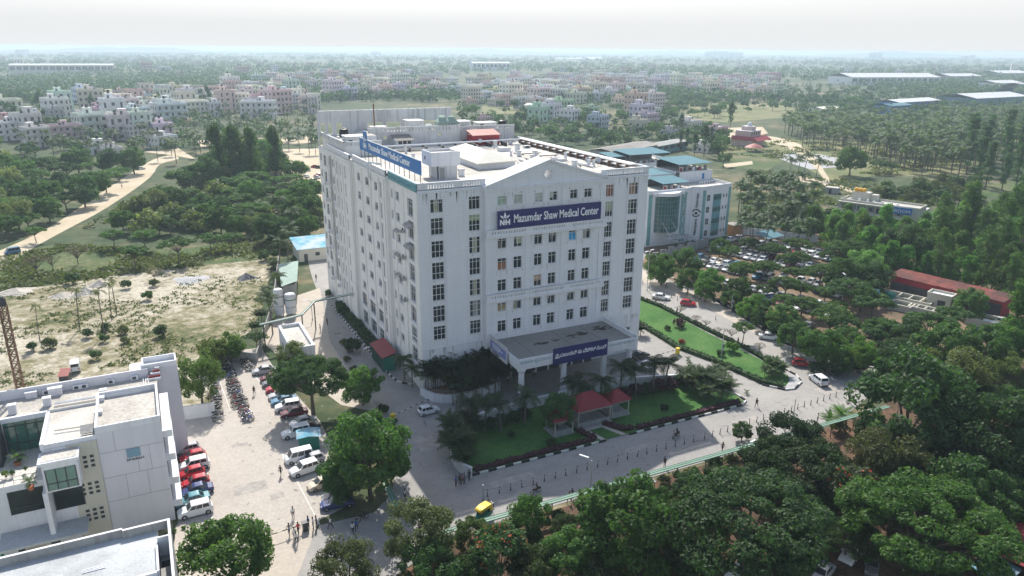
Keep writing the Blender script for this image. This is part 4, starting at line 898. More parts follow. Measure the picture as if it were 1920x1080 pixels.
for k, (kd, u, v, w) in enumerate((('round_dark', 1120, 1075, 110), ('round_mid', 1235, 945, 80), ('round_dark', 1300, 915, 90), ('round_dark', 1350, 905, 80), ('rain_dark', 1590, 1010, 150), ('round_dark', 1660, 940, 110), ('round_dark', 1560, 900, 110), ('round_mid', 1440, 870, 90), ('round_dark', 1640, 820, 90), ('round_dark', 1790, 790, 120), ('rain_dark', 1780, 870, 170), ('round_mid', 1850, 890, 110), ('round_dark', 1700, 905, 120), ('round_dark', 1850, 760, 110), ('round_mid', 1900, 850, 110), ('round_mid', 1890, 760, 90), ('rain_dark', 1500, 940, 140), ('round_dark', 1900, 900, 90), ('round_mid', 1250, 1030, 100), ('round_dark', 1010, 1030, 70), ('round_mid', 885, 1000, 80), ('round_mid', 1000, 1065, 110), ('round_dark', 880, 1075, 90), ('round_mid', 1130, 985, 90), ('round_mid', 1110, 1040, 100), ('round_bright', 1210, 1005, 90), ('round_dark', 1060, 990, 70), ('round_mid', 1330, 1000, 90), ('round_dark', 1745, 1060, 120), ('round_dark', 1480, 1050, 110))):
    T(kd, u, v, w, 'dark leafy tree filling the gaps between the big trees of the park', 'smaller trees of the park', color=(rnd.uniform(.75, 1.25), rnd.uniform(.8, 1.2), .85))
# left: car park and service road
T('round_mid', 690, 848, 180, 'tall full green tree between the car park and the service road', color=(1.3, 1.4, 1.2), zs=1.15)
T('round_mid', 732, 870, 85, 'lighter green tree leaning out over the walkway spur', color=(1.2, 1.2, .9))
T('round_dark', 640, 893, 105, 'dark low tree shading the lower parked cars', color=(1.2, 1.3, 1.2))
T('rain_dark', 582, 712, 165, 'dark layered tree over the row of parked cars', color=(1.5, 1.5, 1.4), zs=1.3)
T('round_bright', 678, 722, 88, 'bright green bushy tree beside the grey service road')
T('round_olive', 372, 705, 100, 'tall light olive tree beside the white building', color=(1.0, 1.35, .8), zs=1.3)
T('round_olive', 545, 668, 75, 'thin olive tree beside the flat white utility roof', color=(.9, 1, .8))
T('round_bright', 425, 650, 70, 'pale bright tree at the top end of the motorcycle rows', color=(1, .9, .8))
T('acacia', 480, 632, 60, 'loose small tree by the grey wall above the motorcycles')
T('round_olive', 400, 660, 70, 'yellowish tree behind the light olive tree', color=(1.1, 1.2, .7))
T('bare', 390, 740, 40, 'thin dry tree in front of the white compound wall')
for k, (u, v, w, d) in enumerate(((735, 790, 22, 'yellow green shrub beside the boom gate'), (718, 768, 28, 'leafy green shrub behind the boom gate'), (730, 808, 24, 'bright yellow shrub at the foot of the boom gate'), (748, 830, 20, 'small shrub by the road edge under the big tree'))): T(['shrub_bright', 'shrub_dark', 'shrub_yellow', 'shrub_mid'][k], u, v, w, d, None, 'shrub', 'shrub')
for k, (u, v) in enumerate(((345, 993), (362, 988), (380, 990), (326, 1000), (397, 985))): T('shrub_bright', u, v-4, 11, 'small green shrub in the planted bed below the white parked car', 'shrubs in the bed below the car park', 'shrub', 'shrub')
for k, (u, v) in enumerate(((652, 672), (662, 690), (670, 705), (655, 655), (643, 640))): T('shrub_olive', u, v, 17, 'scrubby green plant along the left edge of the service road', 'plants along the service road', 'shrub', 'shrub')
T('shrub_dark', 662, 648, 40, 'big round dark bush against the left wall of the hospital', None, 'round_bush', 'bush')
T('shrub_mid', 638, 580, 26, 'round bush under the pipe bridge', None, 'round_bush', 'bush'); T('shrub_mid', 617, 550, 18, 'small bush by the far left wall', None, 'round_bush', 'bush')
# in front of the hospital
pk = 'feather palms in the raised bed at the corner'
for k, (u, v) in enumerate(((842, 682), (868, 672), (893, 662), (815, 700), (850, 705), (880, 695), (912, 685), (860, 720), (895, 715), (930, 700))):
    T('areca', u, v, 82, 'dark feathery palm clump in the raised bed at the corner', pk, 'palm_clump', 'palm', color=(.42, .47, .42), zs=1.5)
T('royal', 757, 672, 46, 'slim palm against the lower left corner of the hospital', None, 'palm_tree', 'palm', color=(.9, 1, .9)); T('royal', 772, 690, 40, 'second slim palm just right of the one at the corner', None, 'palm_tree', 'palm')
T('royal', 797, 700, 42, 'palm drooping over the curved white planter wall', None, 'palm_tree', 'palm', color=(.7, .8, .75))
for k, (u, v, d) in enumerate(((878, 757, 'palm at the left end of the row in front of the porch'), (908, 755, 'second palm of the row in front of the porch'), (940, 757, 'third palm of the row beside the white wall'), (985, 740, 'palm in front of the left canopy column'), (1072, 712, 'palm between the second and third canopy columns'), (1090, 722, 'shorter palm behind the red roofed gazebo'), (1128, 712, 'palm behind the right end of the gazebo'), (1165, 690, 'palm under the right corner of the canopy'), (1196, 692, 'palm right of the canopy corner'), (1228, 680, 'left one of two sunlit palms by the drive'), (1250, 678, 'right one of two sunlit palms by the drive'))):
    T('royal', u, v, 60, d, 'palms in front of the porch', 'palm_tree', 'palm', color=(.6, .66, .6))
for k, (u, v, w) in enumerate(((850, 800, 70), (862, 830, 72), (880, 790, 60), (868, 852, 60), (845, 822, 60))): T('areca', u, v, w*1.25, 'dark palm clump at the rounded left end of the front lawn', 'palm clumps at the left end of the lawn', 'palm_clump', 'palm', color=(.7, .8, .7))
T('round_dark', 1046, 768, 80, 'dark leafy tree left of the red roofed gazebo', color=(1.5, 1.6, 1.5), zs=1.1)
for k, (u, v, w) in enumerate(((1300, 705, 62), (1330, 712, 66), (1355, 725, 58), (1345, 700, 52), (1320, 730, 50))): T('areca', u, v, w*1.25, 'green palm clump at the right end of the front lawn', 'palm clumps at the right end of the lawn', 'palm_clump', 'palm', color=(.9, 1, .85))
for u, v, w, d in ((1246, 764, 20, 'round dark bush on the right half of the front lawn'), (1034, 832, 28, 'round dark bush on the left half of the front lawn'), (960, 815, 18, 'tiny shrub in the middle of the left lawn')): T('shrub_dark', u, v, w, d, None, 'round_bush', 'bush', color=(.8, .8, .8))
for k in range(9): T('shrub_purple' if k % 3 else 'shrub_dark', 1150+k*21, 742-k*5+(k % 2)*3, 34, 'low dark shrub against the white wall behind the lawn', 'shrubs along the white wall', 'shrub', 'shrub')
for k in range(5): T('shrub_dark', 895+k*22, 800-k*6, 34, 'dark shrub below the white wall on the left half of the lawn', 'shrubs below the white wall', 'shrub', 'shrub')
T('shrub_purple', 1274, 606, 26, 'wide purple leaved bush on the side lawn', None, 'round_bush', 'bush'); T('shrub_dark', 1252, 615, 15, 'small dark round bush next to the purple one', None, 'round_bush', 'bush'); T('shrub_red', 1279, 640, 14, 'red flowering bush on the side lawn', None, 'round_bush', 'bush'); T('shrub_dark', 1352, 662, 20, 'dark bush beside the banner pole on the side lawn', None, 'round_bush', 'bush'); T('shrub_bright', 1370, 650, 34, 'bright yellow green bush near the banner pole', None, 'round_bush', 'bush')
for k, (u, v, w, d) in enumerate(((1231, 560, 22, 'first bare young tree on the kerb of the side lawn'), (1276, 578, 26, 'second bare young tree with flat twigs on the kerb'), (1306, 596, 26, 'third bare young tree along the kerb'), (1325, 604, 22, 'fourth bare young tree along the kerb'), (1346, 618, 24, 'fifth thin tree along the kerb of the side lawn'), (1372, 622, 30, 'thin tree left of the tall sparse acacia'), (1425, 648, 30, 'dark thin tree right of the tall sparse acacia'))): T('bare', u, v, w, d, 'thin trees along the side lawn', color=(.8, .9, .7))
T('acacia', 1395, 614, 62, 'tall sparse acacia standing between the side lawn and the road', zs=1.15)
for k, (u, v, w) in enumerate(((1448, 680, 50), (1462, 690, 46), (1440, 695, 40))): T('areca', u, v, w, 'lush palm clump at the tip of the side lawn', 'palm clumps at the tip of the side lawn', 'palm_clump', 'palm', color=(1, 1.15, .9))
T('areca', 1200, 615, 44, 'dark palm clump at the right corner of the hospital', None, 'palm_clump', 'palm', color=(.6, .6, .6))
for k, (u, v) in enumerate(((1405, 711), (1442, 722), (1466, 727), (1290, 680), (1400, 742))): T('small_palm', u, v-8, 14, 'small potted palm standing along the drive', 'potted palms along the drive', 'potted_palm', 'plant', color=(1.3, 1.4, 1.1))
# the tree shaded car park on the right
for k, (kd, u, v, w, d, cl) in enumerate((('round_mid', 1238, 498, 68, 'pale leafy tree at the left end of the tree shaded car park', (1.5, 1.5, 1.2)), ('round_dark', 1288, 492, 68, 'full green tree beside the crenellated wall', (1.5, 1.5, 1.2)), ('round_bright', 1332, 530, 65, 'bright round tree along the right hand road', (.8, .9, .9)), ('round_mid', 1385, 542, 61, 'dark green tree along the right hand road', (1, 1, 1)), ('round_bright', 1420, 572, 53, 'leafy tree above the parked cars by the road', (.7, .8, .7)), ('round_mid', 1468, 600, 75, 'pale green tree by the road before the white van', (1.3, 1.3, 1.2)),
        ('round_dark', 1350, 462, 41, 'small ball shaped tree beside the crenellated wall', (1.8, 1.8, 1.3)), ('flat_mid', 1405, 455, 52, 'flat green tree at the near end of the eye hospital', (1, 1, 1)), ('flat_mid', 1455, 466, 56, 'flat tree beside the blue sheet shelter', (1, 1, 1)), ('flat_mid', 1492, 482, 58, 'flat tree in the middle of the rows of cars', (1, 1, 1)), ('flat_mid', 1390, 506, 56, 'wide low tree over the nearer rows of cars', (1.1, 1, .9)), ('flat_mid', 1440, 500, 60, 'low olive tree among the parked cars', (1.2, 1.1, .8)), ('flat_mid', 1475, 532, 72, 'flat topped tree over red and white cars', (1, 1, .9)), ('flat_mid', 1540, 510, 79, 'broad flat tree right of the car rows', (1, 1, .9)), ('flat_dark', 1590, 540, 95, 'broad dark flat tree left of the green tanks', (1.3, 1.3, 1.2)), ('flat_dark', 1638, 566, 85, 'dark flat tree below the concrete tanks', (1.4, 1.4, 1.2)),
        ('flat_mid', 1560, 592, 95, 'wide flat tree above the nearest car rows', (1, 1, .9)), ('flat_mid', 1505, 568, 68, 'low tree over the white cars', (1, 1, .9)), ('round_mid', 1622, 495, 78, 'whitish leaved tree in front of the dark red shed', (2.0, 2.0, 1.8)), ('round_dark', 1640, 520, 75, 'dark round tree left of the concrete tanks', (1.4, 1.4, 1.4)), ('flat_mid', 1585, 466, 74, 'flat tree behind the whitish leaved tree', (1, 1, 1)), ('round_mid', 1490, 630, 75, 'leafy tree at the corner of the right hand road', (1.1, 1.2, 1)), ('round_bright', 1545, 648, 92, 'bright leafy tree above the corner of the junction', (.75, .85, .8)), ('round_bright', 1605, 660, 80, 'yellow green topped tree behind the red board', (.9, .9, .6)), ('round_dark', 1682, 665, 80, 'dark dense tree beside the gateway of the junction', (1, 1, 1)), ('flat_dark', 1658, 618, 95, 'broad flat tree behind the gateway', (1.4, 1.4, 1.2)), ('flat_dark', 1742, 610, 124, 'wide flat tree in front of the pond', (1.4, 1.4, 1.2)), ('flat_dark', 1790, 590, 79, 'flat dark tree beside the pond', (1.3, 1.3, 1.1)), ('round_mid', 1822, 568, 68, 'whitish green tree beside the lower red roof', (1.7, 1.8, 1.6)), ('round_mid', 1770, 655, 122, 'mid green tree right of the gateway', (1.1, 1.2, 1)), ('round_mid', 1840, 660, 122, 'leafy green tree above the pitched green roof', (1.2, 1.3, 1)), ('round_bright', 1900, 640, 109, 'bright green tree on the right edge above the pitched roof', (.8, .85, .7)), ('tall', 1908, 590, 56, 'narrow bright tree at the right edge by the pond', (1.4, 1.5, 1)), ('round_olive', 1895, 700, 97, 'yellow olive tree at the right edge', (1.1, 1.3, .8)))):
    T(kd, u, v, w, d, 'trees of the shaded car park', color=cl)
for k, (u, v) in enumerate(((1530, 690), (1548, 686), (1570, 695), (1590, 688), (1612, 690))): T('shrub_dark', u, v, 34, 'dark undergrowth bush behind the kerb of the junction', 'bushes behind the junction kerb', 'bush', 'bush')
for k, (u, v) in enumerate(scatter([(1215, 505), (1300, 525), (1400, 575), (1480, 630), (1600, 670), (1580, 690), (1460, 640), (1380, 580), (1290, 540)], 8, 40, 61)): T('round_mid' if k % 2 else 'round_bright', u, v-6, rnd.uniform(44, 60), 'leafy roadside tree along the verge of the right hand road', 'roadside trees on the right', color=(1, 1.05, .95))
for k, (u, v) in enumerate(scatter([(1590, 470), (1690, 470), (1690, 500), (1640, 600), (1760, 640), (1880, 640), (1880, 690), (1700, 690), (1640, 640), (1560, 640)], 13, 44, 63)): T('flat_dark' if k % 2 else 'round_mid', u, v, rnd.uniform(60, 90), 'leafy tree of the thicket around the concrete tanks', 'thicket around the concrete tanks', color=(1.1, 1.15, 1))
for k, (u, v) in enumerate(scatter([(1330, 475), (1400, 460), (1500, 458), (1570, 490), (1570, 590), (1500, 590), (1420, 540)], 15, 44, 67)): T('flat_mid', u, v-8, rnd.uniform(46, 66), 'flat olive tree standing between the rows of parked cars', 'flat trees among the parked cars', color=(1.15, 1.1, .85))
# field on the left
ac = 'flat topped acacias along the field'
for k, (u, v, w, d) in enumerate(((250, 470, 74, 'flat acacia left of the pair in the middle of the row'), (330, 458, 90, 'largest flat topped acacia of the row along the field'), (270, 440, 70, 'acacia behind the largest one of the row'), (392, 446, 62, 'dark stemmed acacia right of the largest one'), (432, 444, 58, 'rightmost slender acacia of the row'), (210, 440, 66, 'acacia at the left end of the green row'), (64, 432, 54, 'thin acacia standing beside the dirt road'))): T('acacia', u, v, w, d, ac, color=(1.1, 1.2, 1))
for k, (u, v, w, d) in enumerate(((66, 490, 56, 'leafless spreading tree at the left edge of the green field'), (96, 486, 44, 'leafless tree right of the spreading one'), (142, 470, 58, 'bare dark tree with a single trunk in the green field'), (288, 508, 40, 'small bare thorn bush below the acacias'))): T('bare', u, v, w, d, 'bare trees in the green field')
for u, v, bu, bv, w, d in ((137, 543, 150, 617, 24, 'thin palm with a small crown left of the tall pair'), (187, 545, 196, 628, 28, 'thin palm with a drooping crown on the field'), (202, 532, 210, 600, 20, 'left trunk of the tall thin palm pair'), (207, 522, 219, 590, 20, 'right trunk of the tall thin palm pair'), (60, 572, 75, 640, 30, 'bushy topped short palm at the left of the field'), (3, 515, 8, 600, 26, 'palm cut by the left edge of the field')):
    p = at(bu, bv); h = 1.0
    zs_ = np.linspace(3, 16, 60); zb = min(zs_, key=lambda z: abs(px((p.x, p.y, z))[1]-v)); put_tree('thin_palm', (p.x, p.y), zb/10.5, d, None, 'palm_tree', 'palm', (1.1, 1.1, .8))
gp = 'green undergrowth on the field'
for k, (u, v) in enumerate(scatter([(130, 500), (300, 500), (300, 530), (140, 545)], 3, 40, 5)+scatter([(150, 610), (260, 600), (250, 640), (140, 645)], 5, 26, 6)+scatter([(500, 430), (540, 460), (520, 500), (490, 480)], 6, 14, 8)+[(300, 620), (275, 555), (90, 645), (60, 650), (180, 665)]):
    T(['shrub_mid', 'shrub_olive', 'shrub_dark'][k % 3], u, v, rnd.uniform(18, 34), 'wild green bush on the dry field left of the hospital', gp, 'bush', 'bush')
for k, (u, v, w, kd) in enumerate(((520, 520, 40, 'coconut'), (505, 560, 46, 'coconut'), (535, 432, 44, 'coconut'), (520, 455, 40, 'coconut'), (490, 590, 40, 'areca'), (500, 545, 36, 'areca'), (478, 612, 36, 'areca'), (513, 495, 34, 'areca'), (520, 375, 40, 'coconut'), (545, 400, 36, 'coconut'))): T(kd, u, v, w, 'palm along the boundary left of the service road', 'palms along the left boundary', 'palm_tree', 'palm')
# scrub wood on both sides of the dirt road
sk = 'trees of the scrub wood left of the hospital'
LA = [(-20, 300), (160, 292), (250, 293), (270, 300), (205, 340), (120, 375), (50, 410), (-20, 440)]
LB = [(365, 305), (500, 268), (585, 345), (596, 430), (520, 440), (450, 425), (330, 425), (225, 425), (215, 410), (320, 345)]
for poly, n, g, lab in ((LA, 60, 30, 'green tree of the scrub wood beyond the dirt road'), (LB, 95, 27, 'green tree of the scrub wood between the dirt road and the hospital')):
    for k, (u, v) in enumerate(scatter(poly, n, g, n)):
        kd = rnd.choice(['round_dark', 'round_mid', 'flat_mid', 'flat_dark', 'round_mid', 'acacia', 'round_olive', 'acacia', 'shrub_olive']); q = rnd.uniform(.75, 1.15)
        T(kd, u, v, rnd.uniform(44, 74), lab, sk, color=(1.5*q, 1.5*q, 1.4*q))
for u, v, w, d in ((408, 285, 56, 'tall bright eucalyptus standing left of the pale trunk gap'), (440, 282, 60, 'tallest bright eucalyptus above the scrub wood'), (470, 288, 52, 'eucalyptus right of the tallest one'), (515, 285, 50, 'dark eucalyptus by the sandy ground')): T('grove', u, v, w, d, 'tall eucalyptus above the scrub wood', color=(.6, .6, .6), zs=1.5)
# bright grove and tall trees on the right
gr = 'bright saplings behind the tree shaded car park'
for k, (u, v) in enumerate(scatter([(1500, 415), (1600, 400), (1700, 425), (1930, 372), (1930, 530), (1840, 520), (1730, 500), (1640, 470), (1560, 440)], 62, 25, 31)):
    T('grove', u, v, rnd.uniform(38, 58), 'bright green young tree of the grove behind the car park', gr, color=(rnd.uniform(.7, 1.15), rnd.uniform(.8, 1.15), .9))
T('round_dark', 1705, 458, 95, 'broad dull grey green tree above the dark red shed', color=(1.4, 1.3, 1.2))
for k, (u, v) in enumerate(scatter([(1760, 400), (1930, 370), (1930, 520), (1820, 505), (1760, 470)], 18, 30, 35)): T('tall', u, v, rnd.uniform(34, 48), 'tall airy eucalyptus rising over the bright grove', 'tall eucalyptus over the grove', color=(1.2, 1.2, 1), zs=.95)
for k, (u, v) in enumerate(scatter([(1815, 245), (1930, 235), (1930, 335), (1825, 318)], 16, 22, 37)): T('tall_dark', u, v, rnd.uniform(24, 34), 'tall dark casuarina standing at the right edge of the fields', 'casuarinas at the right', color=(1.3, 1.4, 1.3))
T('round_mid', 1597, 300, 62, 'broad round tree standing alone on the field', color=(1.1, 1.1, 1)); T('flat_mid', 1650, 308, 46, 'smaller spreading tree right of the broad round one'); T('flat_mid', 1672, 312, 34, 'low tree beside the stone yard')
for k, (u, v) in enumerate(scatter([(1380, 330), (1480, 305), (1530, 335), (1555, 395), (1520, 430), (1385, 425)], 34, 20, 41)): T('coconut', u, v+3, rnd.uniform(29, 39), 'coconut palm of the group behind the eye hospital', 'coconut palms behind the eye hospital', 'palm_tree', 'palm', color=(.75, .95, .7), zs=.95)
for u, v, d in ((1482, 300, 'lone coconut palm at the left of the sandy path'), (1500, 296, 'second lone coconut palm by the sandy path'), (1512, 290, 'tallest lone coconut palm by the sandy path'), (1534, 300, 'rightmost lone coconut palm by the sandy path')): T('coconut', u, v, 24, d, None, 'palm_tree', 'palm')
for k, (u, v) in enumerate(scatter([(1640, 345), (1830, 335), (1830, 370), (1650, 372)], 16, 24, 43)): T('shrub_mid' if k % 2 else 'round_olive', u, v, rnd.uniform(30, 44), 'low bush behind the rooming house with the blue board', 'bushes behind the rooming house', 'bush', 'bush')
for k, (u, v) in enumerate(scatter([(1530, 395), (1590, 405), (1560, 440), (1500, 440)], 8, 20, 44)+scatter([(1385, 350), (1480, 330), (1540, 400), (1500, 435), (1385, 425)], 22, 18, 46)): T('shrub_mid', u, v, rnd.uniform(24, 34), 'low bush among the coconut palms behind the eye hospital', 'bushes among the palms', 'bush', 'bush')
# grove of coconut palms on the right, and palms among the houses
gpts = scatter([(1470, 225), (1560, 205), (1650, 215), (1930, 200), (1930, 250), (1810, 300), (1700, 290), (1600, 262), (1500, 250)], 330, 8.5, 47); mass = []
for k, (u, v) in enumerate(gpts):
    p = at(u, v, 9); sc = rnd.uniform(1.1, 1.5)
    if k >= len(gpts)-105: put_far('palm', p, sc, 'coconut palm of the large grove on the right', 'coconut palms of the large grove', 'palm_tree', 'palm', (1.15, 1.2, 1.05)); continue
    me = rnd.choice(FAR['palm'])[0]; c = np.empty(len(me.vertices)*3, np.float32); me.vertices.foreach_get('co', c); c = c.reshape(-1, 3)*sc; a = rnd.uniform(0, 6.28); x, y = c[:, 0]*math.cos(a)-c[:, 1]*math.sin(a), c[:, 0]*math.sin(a)+c[:, 1]*math.cos(a); mass.append(np.stack([x+p.x, y+p.y, c[:, 2]], 1))
me = np_mesh('palm_grove', np.concatenate([m[:-8] for m in mass]), 'leaf_palm', [(np.concatenate([m[-8:] for m in mass]), 'palm_bark')]); o = bpy.data.objects.new('palm_grove', me); COL.objects.link(o); o['kind'] = 'stuff'; o.color = (1.15, 1.2, 1.05, 1)
for poly, n, lab in (([(20, 235), (330, 225), (330, 275), (150, 280), (20, 255)], 40, 'coconut palm between the houses of the left town'), ([(330, 205), (590, 190), (590, 262), (350, 270)], 70, 'coconut palm of the belt left of the hospital roof')):
    for u, v in scatter(poly, n, 12, n): p = at(u, v, 9); put_far('palm', p, rnd.uniform(.9, 1.2), lab, lab.replace('coconut palm', 'coconut palms'), 'palm_tree', 'palm', (1, 1, 1))
# belts of trees in the middle distance
for poly, n, kinds, lab in (([(-20, 175), (330, 170), (620, 150), (620, 190), (330, 205), (150, 230), (-20, 250)], 66, ['round', 'round', 'tall'], 'dark tree among the houses of the left town'),
        ([(860, 195), (1300, 190), (1330, 235), (1130, 270), (860, 235)], 80, ['round', 'flat', 'round'], 'round tree among the colourful houses behind the hospital'), ([(1230, 200), (1480, 170), (1700, 165), (1900, 185), (1640, 215), (1480, 200), (1330, 215)], 120, ['round', 'round', 'flat'], 'dark tree of the belt before the blue sheds'), ([(1230, 240), (1370, 235), (1360, 300), (1230, 260)], 26, ['round', 'tall', 'flat'], 'tree beside the low buildings behind the eye hospital')):
    for u, v in scatter(poly, n, 13, n+1): p = at(u, v, 4); put_far(rnd.choice(kinds), p, rnd.uniform(.85, 1.5), lab, lab.replace(' tree ', ' trees '), 'belt_tree', 'tree', (1.1, 1.15, 1.05))
for u, v in ((1277, 262), (1288, 258), (1316, 258), (1334, 255)): T('column_tree', u, v, 9, 'dark column shaped tree behind the eye hospital', 'column shaped trees')
# woods too far off to count
q = []; rg = np.random.default_rng(5)
OPEN = [[(1290, 195), (1480, 193), (1500, 218), (1360, 230), (1280, 222)], [(905, 198), (985, 190), (1040, 203), (1000, 215), (900, 213)]]
def clump(P0, sc, n, leaf):
    c = np.array([P0.x, P0.y, 0])+np.array([0, 0, 4.5*min(sc, 1.7)]); dd = rg.normal(size=(n, 3)); dd /= np.linalg.norm(dd, axis=1)[:, None]
    p = c+dd*np.array([5*sc, 5*sc, 3.8*min(sc, 1.7)])*rg.uniform(.7, 1, (n, 1)); nm = dd+rg.normal(size=dd.shape)*.5+[0, 0, .4]; nm /= np.linalg.norm(nm, axis=1)[:, None]
    t = np.cross(nm, rg.normal(size=dd.shape)); t /= np.linalg.norm(t, axis=1)[:, None]; b = np.cross(nm, t); s = leaf*rg.uniform(.7, 1.3, (n, 1))
    q.append(np.stack([p-t*s, p-b*s*.8, p+t*s, p+b*s*.8], 1).reshape(-1, 3))
for _ in range(8500):
    u = rg.uniform(-60, 1980); v = 99+94*rg.random()**1.5; P0 = at(u, max(v, 101.5), 0); d_ = depth(P0)
    if d_ > 7000 or d_ < 620 or any(inpoly(u, v, f) for f in OPEN): continue
    if math.sin(P0.x*.0047+1.3)+math.sin(P0.y*.0031+P0.x*.0017)+math.sin(P0.x*.011-P0.y*.007)*.6 < -.75: continue
    sc = 1+min(d_, 5000)/2500; clump(P0, sc, 12 if d_ > 1600 else 26, 1.9*sc**.8 if d_ > 1600 else 1.7)
for poly, n in (([(-20, 180), (600, 170), (592, 268), (330, 284), (150, 292), (-20, 292)], 210), ([(850, 172), (1480, 152), (1480, 190), (1350, 238), (1300, 262), (1130, 275), (860, 240)], 240), ([(1230, 168), (1940, 155), (1940, 205), (1480, 218), (1500, 190)], 420)):
    for u, v in scatter(poly, n, 5, n):
        if not any(inpoly(u, v, f) for f in OPEN): clump(at(u, v), rg.uniform(.55, 1.15), 46, .95)
for u, v in scatter([(1470, 228), (1650, 218), (1930, 204), (1930, 255), (1810, 302), (1700, 292), (1600, 266), (1500, 254)], 330, 7, 71): clump(at(u, v), rg.uniform(.4, .7), 34, .8)
for u, v in scatter([(1945, 150), (2600, 150), (2700, 1200), (1960, 1250)], 420, 20, 73): clump(at(u, v), rg.uniform(.5, 1.0), 60, .6)
me = np_mesh('distant_woods', np.concatenate(q), 'leaf_dark'); o = bpy.data.objects.new('distant_woods', me); COL.objects.link(o); o['kind'] = 'stuff'; o.color = (1.15, 1.2, 1.1, 1)
# tufts of grass and weeds over the rough ground
q = []
for poly, n, h in (([(0, 548), (120, 522), (300, 507), (470, 482), (508, 492), (498, 560), (465, 620), (415, 655), (330, 670), (120, 700), (0, 740)], 1700, .36), ([(0, 482), (120, 457), (330, 472), (500, 442), (510, 487), (300, 507), (0, 546)], 1500, .7), ([(340, 310), (580, 340), (590, 420), (250, 425), (150, 430), (330, 330)], 900, .9), ([(1350, 290), (1480, 300), (1640, 330), (1860, 300), (1700, 270), (1430, 258), (1330, 285)], 1200, 1.0), ([(1400, 310), (1640, 345), (1840, 345), (1840, 372), (1560, 420), (1400, 400)], 1200, 1.0)):
    xs = [p[0] for p in poly]; ys = [p[1] for p in poly]; k = 0
    while k < n:
        u, v = rg.uniform(min(xs), max(xs)), rg.uniform(min(ys), max(ys))
        if not inpoly(u, v, poly): continue
        k += 1; P0 = at(u, v)
        if math.sin(P0.x*.21+P0.y*.09)+math.sin(P0.y*.17-P0.x*.05) < -.3: continue
        m_ = 7; s_ = h*rg.uniform(.5, 1.5); p = np.array([P0.x, P0.y, 0])+rg.normal(size=(m_, 3))*[s_, s_, 0]+[0, 0, s_*.35]
        t = rg.normal(size=(m_, 3))*[1, 1, .25]; t /= np.linalg.norm(t, axis=1)[:, None]; b = np.cross(t, rg.normal(size=(m_, 3))); b /= np.linalg.norm(b, axis=1)[:, None]; w = s_*.5
        q.append(np.stack([p-t*w, p-b*w, p+t*w, p+b*w], 1).reshape(-1, 3))
me = np_mesh('ground_cover', np.concatenate(q), 'leaf_olive'); o = bpy.data.objects.new('ground_cover', me); COL.objects.link(o); o['kind'] = 'stuff'; o.color = (.95, .95, .85, 1)
# ------------------------------------------------------------------ things standing on the hospital roof
mat('salmon_r', (.55, .42, .38))
def simple(name, label, cat, parts, group=None, loc=(0, 0, 0), rz=0):
    """thing with parts: parts = [(part name, builder)]; builder fills a fresh mesh"""
    t = thing(name, label, cat, loc, rz, group)
    for nm, fn in parts:
        mb = MB(); fn(mb); mb.build(nm, t)
    return t
def ring_parapet(mb, x0, x1, y0, y1, z0, z1, m, th=.22):
    mb.box(x0, x1, y0, y0+th, z0, z1, m); mb.box(x0, x1, y1-th, y1, z0, z1, m); mb.box(x0, x0+th, y0+th, y1-th, z0, z1, m); mb.box(x1-th, x1, y0+th, y1-th, z0, z1, m)
simple('lift_tower', 'white lift tower with an overhanging upper box beside the rooftop sign', 'lift tower', [
    ('shaft', lambda m: m.box(7.5, 11.3, 9.3, 13.5, RZ, 38.3, 'old_white')),
    ('upper_box', lambda m: (m.box(6.4, 11.8, 9, 14, 38.3, 40.3, 'trim_white', 'roof_screed'), ring_parapet(m, 6.4, 11.8, 9, 14, 40.3, 40.75, 'trim_white'))),
    ('door', lambda m: m.box(8.0, 8.9, 9.22, 9.32, RZ, 38.0, 'grey_concrete')), ('drain_pipe', lambda m: (m.tube((7.6, 9.2, RZ), (7.6, 9.2, 38.6), .12, m='black_plastic'), m.box(6.37, 6.41, 12, 12.6, 39.2, 39.8, 'house_dark')))])
def tent_roof(m):
    e = [(18.0, 15.4, 37.3), (26.9, 16.2, 37.3), (27.2, 37.2, 37.3), (18.6, 36.4, 37.3)]; r0, r1 = (22.0, 19.5, 39.1), (22.6, 32, 39.1)
    m.add([e[0], e[1], r0], [(0, 1, 2)], 'tent_cream'); m.add([e[1], e[2], r1, r0], [(0, 1, 2, 3)], 'tent_cream'); m.add([e[2], e[3], r1], [(0, 1, 2)], 'tent_cream'); m.add([e[3], e[0], r0, r1], [(0, 1, 2, 3)], 'tent_cream')
    for a, b in zip(e, e[1:]+e[:1]): m.quad((a[0], a[1], 37.12), (b[0], b[1], 37.12), b, a, 'tent_cream')
simple('roof_hall', 'low rooftop hall under a cream hipped sheet roof', 'rooftop hall', [('roof', tent_roof), ('walls', lambda m: m.box(18.7, 26.4, 16.3, 36, RZ, 37.13, 'trim_white'))])
simple('roof_shed', 'dark red metal shed with a pale red roof on the hospital roof', 'shed', [('walls', lambda m: m.box(32.4, 39.4, 50.8, 54.4, RZ, 38.3, 'shed_red')), ('roof', lambda m: m.add([(32.2, 50.5, 38.2), (39.6, 50.5, 38.2), (39.6, 54.6, 39.2), (32.2, 54.6, 39.2), (32.2, 50.5, 38.35), (39.6, 50.5, 38.35), (39.6, 54.6, 39.35), (32.2, 54.6, 39.35)], [(4, 5, 6, 7), (0, 1, 5, 4), (1, 2, 6, 5), (3, 0, 4, 7), (3, 2, 1, 0)], 'shed_roof_red')), ('window', lambda m: m.box(33.8, 34.7, 50.72, 50.8, 36.5, 37.5, 'letter_white'))])
